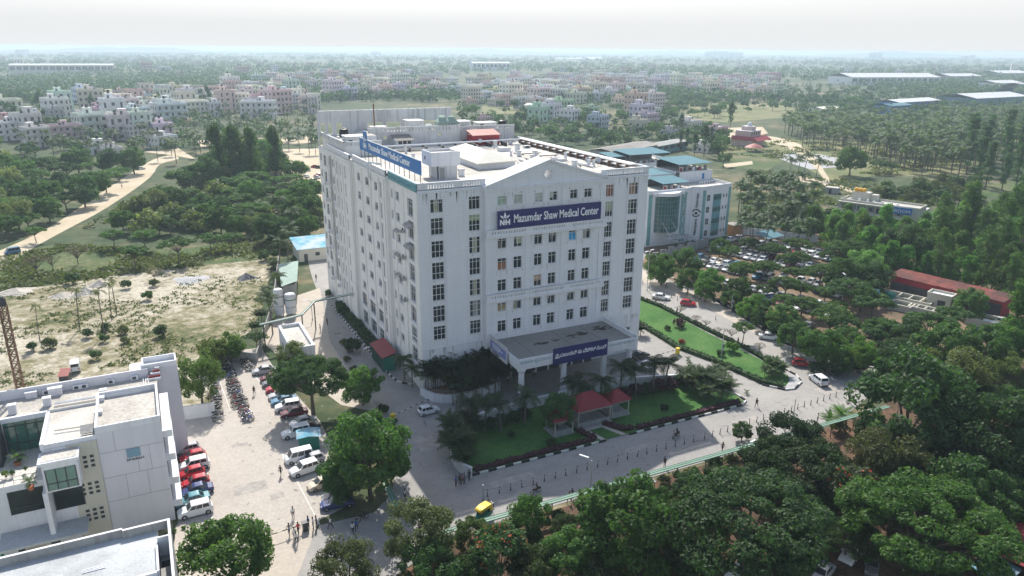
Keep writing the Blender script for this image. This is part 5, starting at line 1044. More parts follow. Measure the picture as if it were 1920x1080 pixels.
simple('roof_cabin', 'small white cabin with a dark tiled lean to roof on the hospital roof', 'cabin', [('walls', lambda m: m.box(13.6, 17.4, 51.5, 54.2, RZ, 38.1, 'trim_white')), ('roof', lambda m: m.add([(13.2, 50.8, 38.0), (17.8, 50.8, 38.0), (17.8, 54.3, 39.0), (13.2, 54.3, 39.0)], [(0, 1, 2, 3)], 'roof_dark')), ('windows', lambda m: [m.box(14.2+k*1.1, 15.0+k*1.1, 51.42, 51.5, 37.1, 37.8, 'house_dark') for k in range(3)])])
for k, (a, b, z, lab) in enumerate(((1.9, 52, 39.2, 'black plastic water tank on the rear left corner of the hospital roof'), (44.6, 60, 38.9, 'black plastic water tank on the rear right of the hospital roof'))):
    mb = MB(); mb.lathe([(.95, 0), (1.0, .1), (1.0, 1.5), (.85, 1.75), (.35, 1.95), (.35, 2.1), (.05, 2.15)], (0, 0, 0), 'black_plastic', 18); o = mb.build('water_tank', None, (a, b, z)); tag(o, lab, 'water tank')
for k, (a, b, lab) in enumerate(((26.5, 55.8, 'left cooling tower with a flared grey cowl on the rear roof'), (27.6, 58.6, 'middle cooling tower of the three on the rear roof'), (29.2, 56.4, 'right hand cooling tower nearest the front on the rear roof'))):
    mb = MB(); mb.box(-1.3, 1.3, -1.3, 1.3, 0, 1.9, 'sheet_green')
    for q in range(10): mb.box(-1.25+q*.27, -1.15+q*.27, -1.34, -1.3, .1, 1.8, 'grey_concrete')
    t = thing('cooling_tower', lab, 'cooling tower', (a, b, 39.4), 0, 'cooling towers'); mb.build('casing', t)
    mb = MB(); mb.add([(-1.3, -1.3, 1.9), (1.3, -1.3, 1.9), (1.3, 1.3, 1.9), (-1.3, 1.3, 1.9), (-.7, -.7, 2.6), (.7, -.7, 2.6), (.7, .7, 2.6), (-.7, .7, 2.6)], [(0, 1, 5, 4), (1, 2, 6, 5), (2, 3, 7, 6), (3, 0, 4, 7)], 'sheet_green'); mb.lathe([(.85, 2.55), (.75, 2.8), (.85, 3.1)], (0, 0, 0), 'sheet_green', 14); mb.build('cowl', t)
def pipes(m, pts, n, r, gap, mt):
    for i in range(n):
        for a, b in zip(pts, pts[1:]):
            d = (Vector(b)-Vector(a)).normalized(); s = Vector((-d.y, d.x, 0))*gap*i; m.tube(Vector(a)+s, Vector(b)+s, r, m=mt, n=7)
simple('pipe_rack', 'long rack of silver pipes along the right edge of the hospital roof', 'pipe rack', [('pipe', lambda m: (pipes(m, [(45.6, 3, 37.25), (45.6, 50, 37.25)], 4, .16, .45, 'pipe_white'), pipes(m, [(45.3, 2.5, 36.6), (45.3, 50, 36.6)], 3, .14, .5, 'metal_grey'))), ('support', lambda m: [m.box(43.8, 45.8, y, y+.25, RZ, 37.05, 'rust') for y in range(4, 50, 3)])])
simple('pipe_rack', 'rack of silver pipes running across the rear of the hospital roof', 'pipe rack', [('pipe', lambda m: (pipes(m, [(6, 48.2, 37.1), (44, 49.2, 37.1)], 3, .16, .45, 'pipe_white'), pipes(m, [(6, 46.4, 36.5), (32, 47, 36.5)], 2, .2, .8, 'metal_grey'))), ('support', lambda m: [m.box(x, x+.25, 46.2, 49.4, RZ, 36.9, 'metal_dark') for x in range(7, 43, 4)])])
simple('pipe_rack', 'bundle of grey pipes lying behind the left parapet below the rooftop sign', 'pipe rack', [('pipe', lambda m: pipes(m, [(1.4, 3, 36.5), (1.2, 14, 36.5), (.9, 40, 36.5)], 2, .2, .45, 'metal_grey')), ('support', lambda m: [m.box(.6, 1.9, y, y+.2, RZ, 36.35, 'metal_dark') for y in range(5, 40, 4)])])
simple('service_pipe', 'long dirty white pipe lying behind the front parapet', 'pipe', [('pipe', lambda m: m.poly_tube([(4, 1.6, 36.3), (18, 1.5, 36.3), (44, 1.4, 36.3)], .22, 'old_white', 8)), ('bracket', lambda m: [m.box(x, x+.2, 1.2, 1.9, RZ, 36.2, 'metal_dark') for x in range(5, 44, 5)])])
simple('service_pipe', 'white pipe bending over the left parapet and down the wall', 'pipe', [('pipe', lambda m: m.poly_tube([(2.0, 24.5, 36.9), (-.5, 24.5, 37.5), (-.75, 24.4, 37.3), (-.75, 24.4, 34.6), (-.3, 24.0, 34.2)], .2, 'pipe_white', 9))])
vg = 'white vent boxes on the hospital roof'
for k, (u, v, w, h) in enumerate(((928, 275, .9, 1.4), (945, 283, 2.6, .8), (957, 271, .9, 1.3), (970, 287, 1.0, 2.1), (973, 293, .8, 1.2), (1003, 292, .9, 1.1), (998, 298, .8, .9), (958, 292, .5, 1.0), (1060, 300, .5, 1.5), (1077, 312, .9, 1.2), (1104, 312, .6, 1.3), (1113, 312, .5, 1.3), (1040, 300, 1.4, .6), (1052, 302, 1.6, .5), (865, 330, 1.0, 1.3), (775, 300, .6, 1.3), (880, 307, .8, .9), (888, 310, .8, .9), (761, 287, .5, 1.8), (975, 310, .9, .6))):
    p = at(u, v, RZ); mb = MB(); mb.box(-w/2, w/2, -w*.35, w*.35, 0, h*.8, 'trim_white'); mb.box(-w/2-.08, w/2+.08, -w*.35-.08, w*.35+.08, h*.8, h, 'sheet_white'); o = mb.build('vent_box', None, (p.x, p.y, RZ)); tag(o, 'small white vent box standing on the hospital roof', 'vent', vg)
for k, (u, v, lab) in enumerate(((1101, 311, 'left one of two satellite dishes behind the pediment'), (1121, 310, 'right one of two satellite dishes behind the pediment'))):
    p = at(u, v, RZ); t = thing('satellite_dish', lab, 'satellite dish', (p.x, p.y, RZ)); mb = MB(); mb.tube((0, 0, 0), (0, 0, 1.0), .06, m='metal_dark'); mb.build('mast', t)
    mb = MB(); vs = [(0, .12, 1.2)]+[(.65*math.cos(i*math.pi/8), -.1+.25*math.sin(i*math.pi/8), 1.2+.6*math.sin(i*math.pi/8)) for i in range(16)]; mb.add(vs, [(0, i+1, (i+1) % 16+1) for i in range(16)], 'sheet_white'); mb.build('dish', t)
rr2 = random.Random(12)
for k in range(16):
    x, y = rr2.uniform(27.5, 43), rr2.uniform(6, 44); L_ = rr2.uniform(1.5, 7); hz2 = rr2.random() < .5; mb = MB()
    mb.tube((0, 0, .3), (L_, 0, .3) if hz2 else (0, L_, .3), rr2.choice([.1, .16, .22]), m=rr2.choice(['metal_grey', 'pipe_white', 'metal_dark', 'old_white']), n=7)
    for t in (.15, .85): mb.box((L_*t if hz2 else 0)-.12, (L_*t if hz2 else 0)+.12, (0 if hz2 else L_*t)-.12, (0 if hz2 else L_*t)+.12, 0, .22, 'grey_concrete')
    tag(mb.build('roof_duct', None, (x, y, RZ)), 'short length of duct on low stands on the right half of the hospital roof', 'duct', 'loose ducts on the hospital roof')
for k in range(12): mb = MB(); w = rr2.uniform(.5, 1.0); mb.box(-w, w, -.45, .45, 0, rr2.uniform(.6, 1.2), rr2.choice(['metal_grey', 'trim_white', 'grey_concrete'])); mb.box(-w*.7, w*.7, -.47, -.45, .1, .5, 'house_dark'); tag(mb.build('ac_unit', None, (rr2.uniform(9, 44), rr2.choice([rr2.uniform(38, 45), rr2.uniform(56, 63)]), RZ) if k < 6 else (rr2.uniform(9, 29), rr2.uniform(56, 63), 39.4)), 'condenser box standing at the rear of the hospital roof', 'air conditioner', 'condensers at the rear of the roof')
for k, (x0, x1, y0, y1, z0, z1, lab) in enumerate(((18.6, 22.4, 57, 61, 39.4, 41.6, 'cream plant room beside the cooling towers'), (32, 35, 58, 62, 38.9, 40.9, 'white stair head on the right rear roof'), (38, 43, 60, 63.5, 38.9, 40.2, 'low white plant box at the right rear corner of the roof'), (9.5, 13, 56.5, 58.5, 39.4, 40.6, 'low pinkish plant box below the flue'), (.9, 4.6, 46, 50, 38.1, 39.8, 'white box room at the left rear of the roof'))):
    simple('plant_room', lab, 'plant room', [('walls', lambda m: m.box(x0, x1, y0, y1, z0, z1, 'old_white' if k != 3 else 'salmon_r')), ('roof', lambda m: m.box(x0-.15, x1+.15, y0-.15, y1+.15, z1, z1+.15, 'trim_white')), ('door', lambda m: m.box(x0+.5, x0+1.3, y0-.04, y0, z0, z0+1.1, 'house_dark'))])
simple('flue', 'tall rusty flue pipe on the rear part of the hospital roof', 'flue', [('pipe', lambda m: m.tube((11.2, 60, 39.4), (11.2, 60, 45.6), .17, m='rust', n=9)), ('base', lambda m: m.box(10.8, 11.6, 59.6, 60.4, 39.38, 39.7, 'grey_concrete'))])
simple('stair', 'white open metal stair beside the dark red roof shed', 'stair', [('stringer', lambda m: (m.tube((39.9, 54.2, RZ), (41.8, 54.2, 38.9), .09, m='pipe_white'), m.tube((39.9, 55, RZ), (41.8, 55, 38.9), .09, m='pipe_white'))), ('tread', lambda m: [m.box(39.95+k*.23, 40.2+k*.23, 54.2, 55, RZ+.1+k*.33, RZ+.16+k*.33, 'pipe_white') for k in range(8)])])
ag = 'air conditioner units on the left wall'
acn = 0
for k in range(8):
    for b, dx in ((51.0, 0), (57.2, 0)):
        if (k*7+int(b)) % 3 == 0: continue
        mb = MB(); mb.box(-.75, 0, -.45, .45, 0, .75, 'trim_white'); mb.box(-.78, -.75, -.3, .3, .1, .65, 'house_dark'); o = mb.build('ac_unit', None, (-1.0, b+.2*(k % 2), 31.4-3.8*k+.3)); tag(o, 'air conditioner unit hung beside a window of the left wall', 'air conditioner', ag)
for k, (b, z, lab) in enumerate(((1.9+1.9, 29.3, 'upper rounded grey awning over the tall corner window'), (1.9+1.9, 25.6, 'large rounded grey awning second from the top at the corner'), (10.7, 27.0, 'small hooded awning in the middle of the left wall corner part'), (10.7, 22.6, 'second small hooded awning below on the left wall'), (10.7, 18.8, 'third small hooded awning low on the left wall'))):
    w = 1.5 if k < 2 else .9; mb = MB(); n = 8; r = .8 if k < 2 else .55
    for i in range(n):
        a, c = math.pi/2*i/n, math.pi/2*(i+1)/n; f = lambda t, y: (-r*math.sin(t)*1.1, y, r*math.cos(t)*.8); mb.quad(f(a, -w), f(a, w), f(c, w), f(c, -w), 'grey_concrete'); mb.add([f(a, -w), f(c, -w), (0, -w, 0)], [(0, 1, 2)], 'grey_concrete'); mb.add([f(a, w), f(c, w), (0, w, 0)], [(0, 2, 1)], 'grey_concrete')
    o = mb.build('awning', None, (.33, b, z)); tag(o, lab, 'awning', 'awnings on the left wall')
for k, (b, z) in enumerate(((7.0, 27.6), (7.2, 22.8), (7.2, 18.9), (7.0, 15.0))):
    mb = MB(); mb.box(-.7, 0, -.3, .3, 0, .5, 'metal_grey'); mb.tube((-.35, 0, .5), (-.35, 0, .9), .12, m='metal_dark'); o = mb.build('exhaust_hood', None, (.33, b, z)); tag(o, 'grey exhaust hood fixed to the left wall near the corner', 'exhaust hood', 'exhaust hoods near the corner')
simple('duct', 'vertical bundle of grey pipes running down the left wall', 'pipe', [('pipe', lambda m: [m.tube((-1.15, 53.8+k*.35, 6), (-1.15, 53.8+k*.35, 35), .1, m='metal_grey') for k in range(3)])])
# ------------------------------------------------------------------ ground level around the hospital
simple('guard_hut', 'green hut with a dark red sloping roof against the left hospital wall', 'hut', [('walls', lambda m: (m.box(-3.3, -1.0, 11.6, 19.2, .1, 2.9, 'hut_green'), [m.box(-3.36, -3.3, 11.7+k*.5, 11.8+k*.5, .1, 2.9, 'metal_dark') for k in range(16)])), ('roof', lambda m: m.add([(-3.6, 11.2, 2.9), (-.7, 11.2, 3.7), (-.7, 19.5, 3.7), (-3.6, 19.5, 2.9), (-3.6, 11.2, 3.0), (-.7, 11.2, 3.8), (-.7, 19.5, 3.8), (-3.6, 19.5, 3.0)], [(4, 5, 6, 7), (0, 1, 5, 4), (3, 0, 4, 7), (2, 3, 7, 6), (3, 2, 1, 0)], 'tile_red'))])
def wallrun(name, label, pts, h, w=.25, m='old_white', cap=None, cat='wall', z=0.0):
    mb = MB()
    for a, b in zip(pts, pts[1:]):
        a, b = Vector((a[0], a[1], 0)), Vector((b[0], b[1], 0)); u = (b-a).normalized(); n = Vector((-u.y, u.x, 0))*w/2; mb.prism([(q.x, q.y) for q in (a-n, b-n, b+n, a+n)], z, z+h, m)
        if cap: n = n*1.5; mb.prism([(q.x, q.y) for q in (a-n-u*.05, b-n+u*.05, b+n+u*.05, a+n-u*.05)], z+h, z+h+.12, cap)
    return tag(mb.build(name), label, cat)
arc = [(-.2, -.4), (.1, -2.2), (.9, -4.0), (2.2, -5.2), (4.0, -5.9), (6.0, -6.0), (9.5, -5.5), (13.0, -4.8)]
wallrun('planter_wall', 'curved white planter wall round the palms at the hospital corner', arc, 1.5, .3, 'trim_white', 'trim_white')
sheet('planter_soil', arc+[(13, -.2)], .9, 'soil_red')
rl = MB(); pts = [Vector((x, y, 2.3)) for x, y in arc]; rl.poly_tube(pts, .04, 'metal_grey', 5)
for p in pts: rl.tube((p.x, p.y, 1.55), p, .03, m='metal_grey', n=5)
tag(rl.build('railing'), 'thin metal railing on the curved white planter wall', 'railing')
wallrun('retaining_wall', 'white retaining wall with a stepped top behind the front lawn', [(3.6, -14.6), (8, -13.9), (12.8, -13.4), (23, -13.2), (33.5, -13.0), (41, -15.3), (48.2, -18.0)], 1.7, .3, 'trim_white', 'trim_white')
wallrun('boundary_wall', 'curved white stained wall at the left end of the front lawn', [(-2.6, -20.3), (-3.3, -22.5), (-3.75, -25), (-3.5, -27), (-2.7, -28.6)], 1.6, .25, 'old_white', 'old_white')
wallrun('compound_wall', 'white compound wall with a dark red base at the end of the car park', [(-38.9, 7.6), (-33.4, 6.9)], 2.3, .2, 'trim_white', 'trim_white')
wallrun('compound_wall', 'low grey wall beyond the motorcycles at the far end of the car park', [(-33.5, 33), (-24, 26.5), (-22.3, 33)], 2.0, .2, 'grey_concrete')
wallrun('compound_wall', 'weathered grey boundary wall between the palms and the service yard', [(-22.3, 33), (-16, 56), (-13.2, 70), (-8, 96)], 2.2, .2, 'grey_concrete')
def pav(a0, a1, b0, b1, he, ha, label):
    t = thing('gazebo', label, 'gazebo', ((a0+a1)/2, (b0+b1)/2, .16)); w, d = (a1-a0)/2, (b1-b0)/2
    mb = MB(); e = [(-w-.4, -d-.4, he), (w+.4, -d-.4, he), (w+.4, d+.4, he), (-w-.4, d+.4, he)]; r = (w-min(w, d)*.95); r0, r1 = (-r, 0, ha), (r, 0, ha)
    mb.add([e[0], e[1], r1, r0], [(0, 1, 2, 3)], 'tile_red'); mb.add([e[1], e[2], r1], [(0, 1, 2)], 'tile_red'); mb.add([e[2], e[3], r0, r1], [(0, 1, 2, 3)], 'tile_red'); mb.add([e[3], e[0], r0], [(0, 1, 2)], 'tile_red')
    for k in range(1, 9): f = k/9; y = (-d-.4)*(1-f); z = he+(ha-he)*f; xw = w+.4-(w+.4-r)*f; mb.tube((-xw, y, z+.02), (xw, y, z+.02), .035, m='shed_red', n=4)
    mb.tube(e[0], r0, .06, m='shed_red', n=4); mb.tube(e[1], r1, .06, m='shed_red', n=4); mb.build('roof', t)
    for x in (-w, w):
        for y in (-d, d): mb = MB(); mb.tube((x, y, 0), (x, y, he+.1), .09, m='cream_wall', n=7); mb.build('post', t)
    mb = MB(); mb.box(-w, w, -d, -d+.05, he-.5, he-.12, 'grey_concrete'); [mb.box(-w, w, y, y+.04, .1, .9, 'grey_concrete') for y in (-d, d)]; mb.box(-w, -w+.04, -d, d, .1, .9, 'grey_concrete'); mb.build('rail', t)
    mb = MB(); mb.box(-w-.3, w+.3, -d-.3, d+.3, -.1, .1, 'grey_concrete'); mb.build('floor', t)
pav(18.2, 24.2, -23.2, -18.6, 3.1, 5.0, 'large red tiled gazebo on the front lawn'); pav(25.2, 28.4, -22.4, -19.4, 2.8, 4.3, 'small red tiled gazebo right of the large one'); pav(13.6, 16.8, -23.8, -20.8, 2.6, 4.0, 'small red tiled gazebo half hidden by the dark tree')
# covered walkway along the road
def walkway(label, pts, z=2.4, w=.85, step=5.0):
    t = thing('covered_walkway', label, 'walkway'); mb = MB(); ps = MB()
    for a, b in zip(pts, pts[1:]):
        a, b = Vector((*a, 0)), Vector((*b, 0)); u = (b-a).normalized(); n = Vector((-u.y, u.x, 0)); L_ = (b-a).length
        q = [a-n*w/2, b-n*w/2, b+n*w/2, a+n*w/2]; mb.prism([(p.x, p.y) for p in q], z, z+.1, 'walk_roof')
        for s in (-1, 1): c, d = a+n*s*w*.47, b+n*s*w*.47; mb.tube((c.x, c.y, z+.12), (d.x, d.y, z+.12), .04, m='sheet_green', n=5)
        mb.tube((a.x, a.y, z+.11), (b.x, b.y, z+.11), .05, m='sheet_green', n=4)
        for k in range(int(L_/step)+1):
            p = a+u*min(L_, k*step)-n*.3; o = MB(); o.tube((p.x, p.y, 0), (p.x, p.y, z), .07, m='metal_dark', n=6); o.tube((p.x, p.y, z-.5), (p.x+n.x*.6, p.y+n.y*.6, z), .04, m='metal_dark', n=5); o.build('post', t)
    mb.build('roof', t); return t
walkway('long pale green walkway roof on posts along the lower edge of the road', [(-12.2, -41.6), (66, -42.4)])
walkway('short pale green walkway roof under the tall full tree', [(-15.0, -24.0), (-15.4, -34.2)], w=.85)
simple('bus_shelter', 'small blue roofed shelter beside the walkway', 'shelter', [('roof', lambda m: m.box(15.3, 18.2, -43.6, -42.3, 2.1, 2.2, 'grey_concrete')), ('frame', lambda m: [m.tube((x, y, 0), (x, y, 2.1), .05, m='metal_dark', n=5) for x in (15.5, 18) for y in (-43.4, -42.5)]), ('bench', lambda m: m.box(15.6, 17.9, -43.3, -42.9, .4, .5, 'sheet_blue'))])
# bollards in the middle of the road
bl = MB(); bl.lathe([(.11, 0), (.11, .04), (.055, .06), (.05, .8), (.04, .86)], (0, 0, 0), 'metal_dark', 8); bl.lathe([(.06, .55), (.06, .65)], (0, 0, 0), 'kerb_white', 8); bme = bl.mesh('bollard')
def bollard(p, lab, grp):
    o = bpy.data.objects.new('bollard', bme); COL.objects.link(o); o.location = (p[0], p[1], .05); o.rotation_euler = (rnd.gauss(0, .06), rnd.gauss(0, .06), 0); o.scale = (1.2, 1.2, 1.25); tag(o, lab, 'bollard', grp)
for k in range(21): a = -2.6+k*1.75; bollard((a, -33.8-.4*a/28, 0), 'slim dark lane post on the shaded part of the front road', 'lane posts on the shaded road')
for k in range(20): a = 34.5+k*1.62; bollard((a, -34.4+(a-34)*.05, 0), 'slim lane post on the sunny part of the front road', 'lane posts on the sunny road')
for u, v in ((1205, 533), (1217, 541), (1228, 546), (1259, 558), (1270, 564), (1342, 600), (1485, 672), (1494, 676)): bollard(at(u, v), 'lane post on the right hand road', 'lane posts on the right hand road')
# lamps and poles
def lamp(u, v, h, yaw, label, arms=1, banner=None, L_=1.6):
    p = at(u, v); t = thing('street_lamp', label, 'street lamp', (p.x, p.y, 0)); mb = MB(); mb.lathe([(.16, 0), (.16, .3), (.09, .35), (.06, h)], (0, 0, 0), 'metal_grey', 8); mb.build('pole', t)
    for k in range(arms):
        a = R(yaw)+k*math.pi; d = Vector((math.cos(a), math.sin(a), 0)); mb = MB(); mb.tube((0, 0, h-.1), d*L_*.5+Vector((0, 0, h+.2)), .04, m='metal_grey', n=6); mb.build('arm', t)
        mb = MB(); M = Matrix.Translation(d*L_*.75+Vector((0, 0, h+.22))) @ Matrix.Rotation(a, 4, 'Z'); mb.box(-L_*.45, L_*.45, -.13, .13, 0, .1, 'frame_white', M=M); mb.build('lamp_head', t)
    if banner: mb = MB(); mb.box(.05, .5, -.03, .03, h*banner, h*banner+1.5, 'sheet_white'); mb.box(.12, .42, -.036, -.03, h*banner+.5, h*banner+1.2, 'navy'); mb.build('banner', t)
    return t
lamp(1107, 922, 4.9, 120, 'street lamp with a white head over the shaded front road'); lamp(681, 695, 4.0, 25, 'street lamp with a white head on the grey service road')
lamp(1352, 676, 7.0, 10, 'pole with a white banner on the side lawn', 0, .3); lamp(1591, 686, 5.4, 40, 'leaning white pole at the junction kerb', 0, .55); lamp(1370, 588, 4.2, 30, 'banner pole at the edge of the tree shaded car park', 0, .4)
lamp(1213, 545, 10.2, 20, 'double armed lamp at the right corner of the hospital', 2); lamp(1607, 812, 3.4, 5, 'lamp with a flat arm at the end of the walkway'); lamp(1487, 785, 3.6, 0, 'plain thin pole beside the sunny walkway', 0); lamp(1397, 880, 4, 10, 'thin lamp rising out of the flat dark rain tree'); lamp(1578, 570, 7, 60, 'lamp rising over the car park trees', 1); lamp(906, 938, 2.4, 0, 'short white sign pole at the left end of the lane posts', 0); lamp(586, 600, 4.5, 180, 'lamp in the gas tank yard')
lamp(1213, 1070, 4.5, 0, 'lamp standing between the leafy trees at the bottom', 1)
# boom gates
def boom(u, v, yaw, L_, label, cm='yellow_paint'):
    p = at(u, v); t = thing('boom_gate', label, 'boom gate', (p.x, p.y, 0), R(yaw)); mb = MB(); mb.box(-.3, .3, -.3, .3, 0, 1.2, cm); mb.box(-.4, .4, -.35, .35, 1.2, 1.32, cm); mb.build('cabinet', t)
    mb = MB(); n = int(L_/.6)
    for k in range(n): mb.tube((.4+k*L_/n, 0, 1.05), (.4+(k+1)*L_/n, 0, 1.05), .06, m='kerb_black' if k % 2 else 'kerb_white', n=6)
    mb.build('arm', t); mb = MB(); mb.tube((L_+.3, 0, 0), (L_+.3, 0, 1.1), .05, m='metal_dark'); mb.build('rest_post', t)
boom(737, 790, 23, 7.6, 'yellow boom gate with a striped arm across the service road'); boom(1270, 664, 186, 5.2, 'yellow boom gate across the hospital drive on the right'); boom(573, 995, 186, 5.5, 'striped boom gate at the car park entrance', 'metal_dark')
simple('notice_board', 'small white notice board in front of the corner palms', 'board', [('panel', lambda m: m.box(6.3, 7.2, -5.0, -4.95, 2.0, 2.8, 'sheet_white')), ('post', lambda m: m.tube((6.75, -4.92, 1), (6.75, -4.92, 2.0), .04, m='metal_dark'))])
p = at(1596, 690); simple('notice_board', 'red notice board behind the junction kerb', 'board', [('panel', lambda m: m.box(-.9, .9, -.05, .05, 1.3, 2.4, 'red_flower')), ('lettering', lambda m: [m.box(-.7, .7-.2*k, -.07, -.05, 2.0-k*.3, 2.15-k*.3, 'letter_white') for k in range(3)]), ('post', lambda m: [m.tube((x, 0, 0), (x, 0, 1.3), .05, m='metal_dark') for x in (-.7, .7)])], loc=(p.x+2, p.y+1.5, 0), rz=.3)
# gas tank yard on the left
for a, b, r, h, lab, band in ((-15.4, 51.2, 1.05, 6.6, 'taller slim white gas tank in the service yard', 'grey_concrete'), (-12.9, 51.1, 1.25, 5.2, 'shorter wide white gas tank with a dark band', 'walk_roof')):
    t = thing('gas_tank', lab, 'tank', (a, b, .05)); mb = MB(); mb.lathe([(r*.9, .5), (r, .6), (r, h-.5), (r*.85, h-.2), (r*.4, h), (.02, h+.05)], (0, 0, 0), 'trim_white', 22); mb.build('shell', t)
    mb = MB(); mb.lathe([(r+.03, h*.7), (r+.03, h*.75)], (0, 0, 0), band, 22); mb.lathe([(r+.03, h*.38), (r+.03, h*.4)], (0, 0, 0), band, 22); mb.build('band', t)
    for q in range(4): mb = MB(); mb.tube((r*.7*math.cos(q*1.57), r*.7*math.sin(q*1.57), 0), (r*.7*math.cos(q*1.57), r*.7*math.sin(q*1.57), .7), .1, m='metal_grey'); mb.build('leg', t)
bp_ = [(-22.2, 32, 5.6), (-13.6, 33.8, 5.8), (-9.6, 40.1, 6.2), (-1.0, 40.4, 6.6)]
simple('pipe_bridge', 'green pipe bridge crossing the service road to the hospital wall', 'pipe bridge', [('duct', lambda m: m.poly_tube(bp_, .27, 'walk_roof', 8)), ('pipe', lambda m: m.poly_tube([(x, y-.5, z+.2) for x, y, z in bp_], .09, 'pipe_white', 6)), ('support', lambda m: [m.tube((x, y, 0), (x, y, 5.8), .13, m='metal_dark') for x, y in ((-9.9, 39.5), (-13.6, 33.8), (-21.5, 32.1))])])
simple('utility_building', 'low white utility building with an empty flat roof beside the service road', 'building', [('walls', lambda m: m.box(-18.7, -14.3, 18.4, 31.9, 0, 4.4, 'trim_white', 'roof_screed')), ('parapet', lambda m: ring_parapet(m, -18.75, -14.25, 18.35, 31.95, 4.4, 5.0, 'trim_white', .5)), ('window', lambda m: [m.box(-18.74, -18.7, 21+k*3, 22.2+k*3, 1.6, 2.8, 'house_dark') for k in range(3)])])
simple('open_shed', 'pale green sheet roofed shed beside the service road', 'shed', [('roof', lambda m: m.add([(-13.0, 62, 3.6), (-9.2, 62, 4.5), (-5.4, 80, 4.5), (-10.2, 82, 3.6)], [(0, 1, 2, 3)], 'sheet_green')), ('walls', lambda m: m.prism([(-12.6, 62.6), (-9.6, 62.6), (-6.2, 79.6), (-9.8, 81)], 0, 3.5, 'grey_concrete'))])
simple('site_office', 'low cream building under a blue tarpaulin at the far end of the service road', 'building', [('walls', lambda m: m.box(-2.6, 7, 94.5, 104, 0, 3.6, 'cream_wall')), ('roof', lambda m: m.add([(-3.2, 94, 3.7), (7.4, 94, 3.7), (7.4, 105, 4.9), (-3.2, 105, 4.9)], [(0, 1, 2, 3)], 'tarp_blue')), ('door', lambda m: m.box(-1.2, -.2, 94.42, 94.5, 0, 2.2, 'house_dark')), ('window', lambda m: m.box(2, 3.2, 94.42, 94.5, 1.4, 2.4, 'house_dark'))])
p = at(580, 838); simple('ticket_kiosk', 'dark green kiosk under a crumpled blue tarpaulin in the car park', 'kiosk', [('walls', lambda m: m.box(-1.5, 1.5, -1.2, 1.2, 0, 2.3, 'hut_green')), ('roof', lambda m: m.add([(-1.8, -1.5, 2.3), (0, -1.6, 2.6), (1.8, -1.5, 2.25), (-1.7, 0, 2.6), (0, .1, 2.95), (1.8, 0, 2.55), (-1.8, 1.5, 2.3), (.1, 1.5, 2.55), (1.8, 1.5, 2.3)], [(0, 1, 4, 3), (1, 2, 5, 4), (3, 4, 7, 6), (4, 5, 8, 7)], 'tarp_blue'))], loc=(p.x, p.y, .05), rz=-.15)
# ------------------------------------------------------------------ white hospital annex at the lower left
AN = thing('annex_building', 'white flat roofed annex with green glass and a windowless lavender wall', 'building')
b = MB(); FB = -20.9; XR = -40.9
b.box(-48.0, XR, FB, -10.5, 0, 14.1, 'lavender_wall', 'roof_screed'); b.box(-66, XR, -10.5, -4.6, 0, 13.6, 'trim_white', 'roof_screed')
b.box(-53.6, -48.0, -21, -10.5, 0, 13.3, 'trim_white', 'roof_screed'); b.box(-66, -53.6, -20.6, -12, 0, 9.4, 'trim_white', 'roof_screed')
b.box(-66, -58.6, -15.5, -12, 9.4, 14.0, 'house_dark', 'roof_screed'); b.build('walls', AN)
b = MB(); b.box(-51.2, -48.0, FB-.15, -20.7, 0, 13.4, 'cream_wall', 'trim_white'); b.build('stair_panel', AN)
b = MB()
for r in range(3):
    for i in range(3):
        for j in range(3): x = -50.45+i*.75; z = 11.2-r*3.6-j*.62; b.box(x, x+.42, FB-.18, FB-.149, z, z+.36, 'house_dark')
tag(b.build('vent_holes', AN), kind='stuff')
b = MB()
for z in (11.3, 7.9, 4.6): b.box(-47.9, -41.0, FB-.012, FB-.001, z, z+.05, 'seam')
for x, z0, z1 in ((-46.2, 11.3, 14), (-44, 7.9, 11.3), (-42.6, 7.9, 11.3), (-45.6, 4.6, 7.9), (-43.2, 4.6, 7.9)): b.box(x, x+.04, FB-.012, FB-.001, z0, z1, 'seam')
b.build('wall_seams', AN)
b = MB(); b.box(-45.1, -43.6, FB-.1, FB-.001, 10.1, 11.25, 'letter_blue'); b.build('notice', AN)
put_text(AN, 'SPARSH', 1.9, (-45.2, FB-.04, 9.62), (1, 0, 0), .45, 'letter_dark', depth_=.02)
b = MB(); ring_parapet(b, -48.0, XR, FB, -10.5, 14.1, 14.9, 'trim_white', .25); b.box(-48.0, XR-2, -10.9, -10.1, 14.1, 14.6, 'trim_white'); b.box(-66, -53.6, -12.2, -11.8, 13.6, 14.2, 'trim_white'); b.box(-66, XR-1, -4.9, -4.6, 13.6, 14.9, 'lavender_wall'); b.box(-53.7, -53.3, -21, -12, 13.3, 14.1, 'trim_white'); b.box(-53.6, -48, -20.9, -20.6, 13.3, 13.9, 'trim_white'); b.build('parapet', AN)
b = MB(); b.box(-44.2, -38.1, -4.4, -1.4, 0, 14.6, 'lavender_wall', 'trim_white'); ring_parapet(b, -42.6, -38.1, -4.4, -1.4, 14.6, 15.3, 'trim_white'); b.build('stair_block', AN)
for k, z in enumerate((11.6, 8.3, 4.9, 1.6)):
    m_ = MB(); m_.box(XR, XR+1.1, -20.4, -8.8, z, z+.9, 'trim_white'); m_.box(XR+.001, XR+.04, -20, -9, z+.9, z+2.6, 'house_dark'); m_.build('balcony', AN)
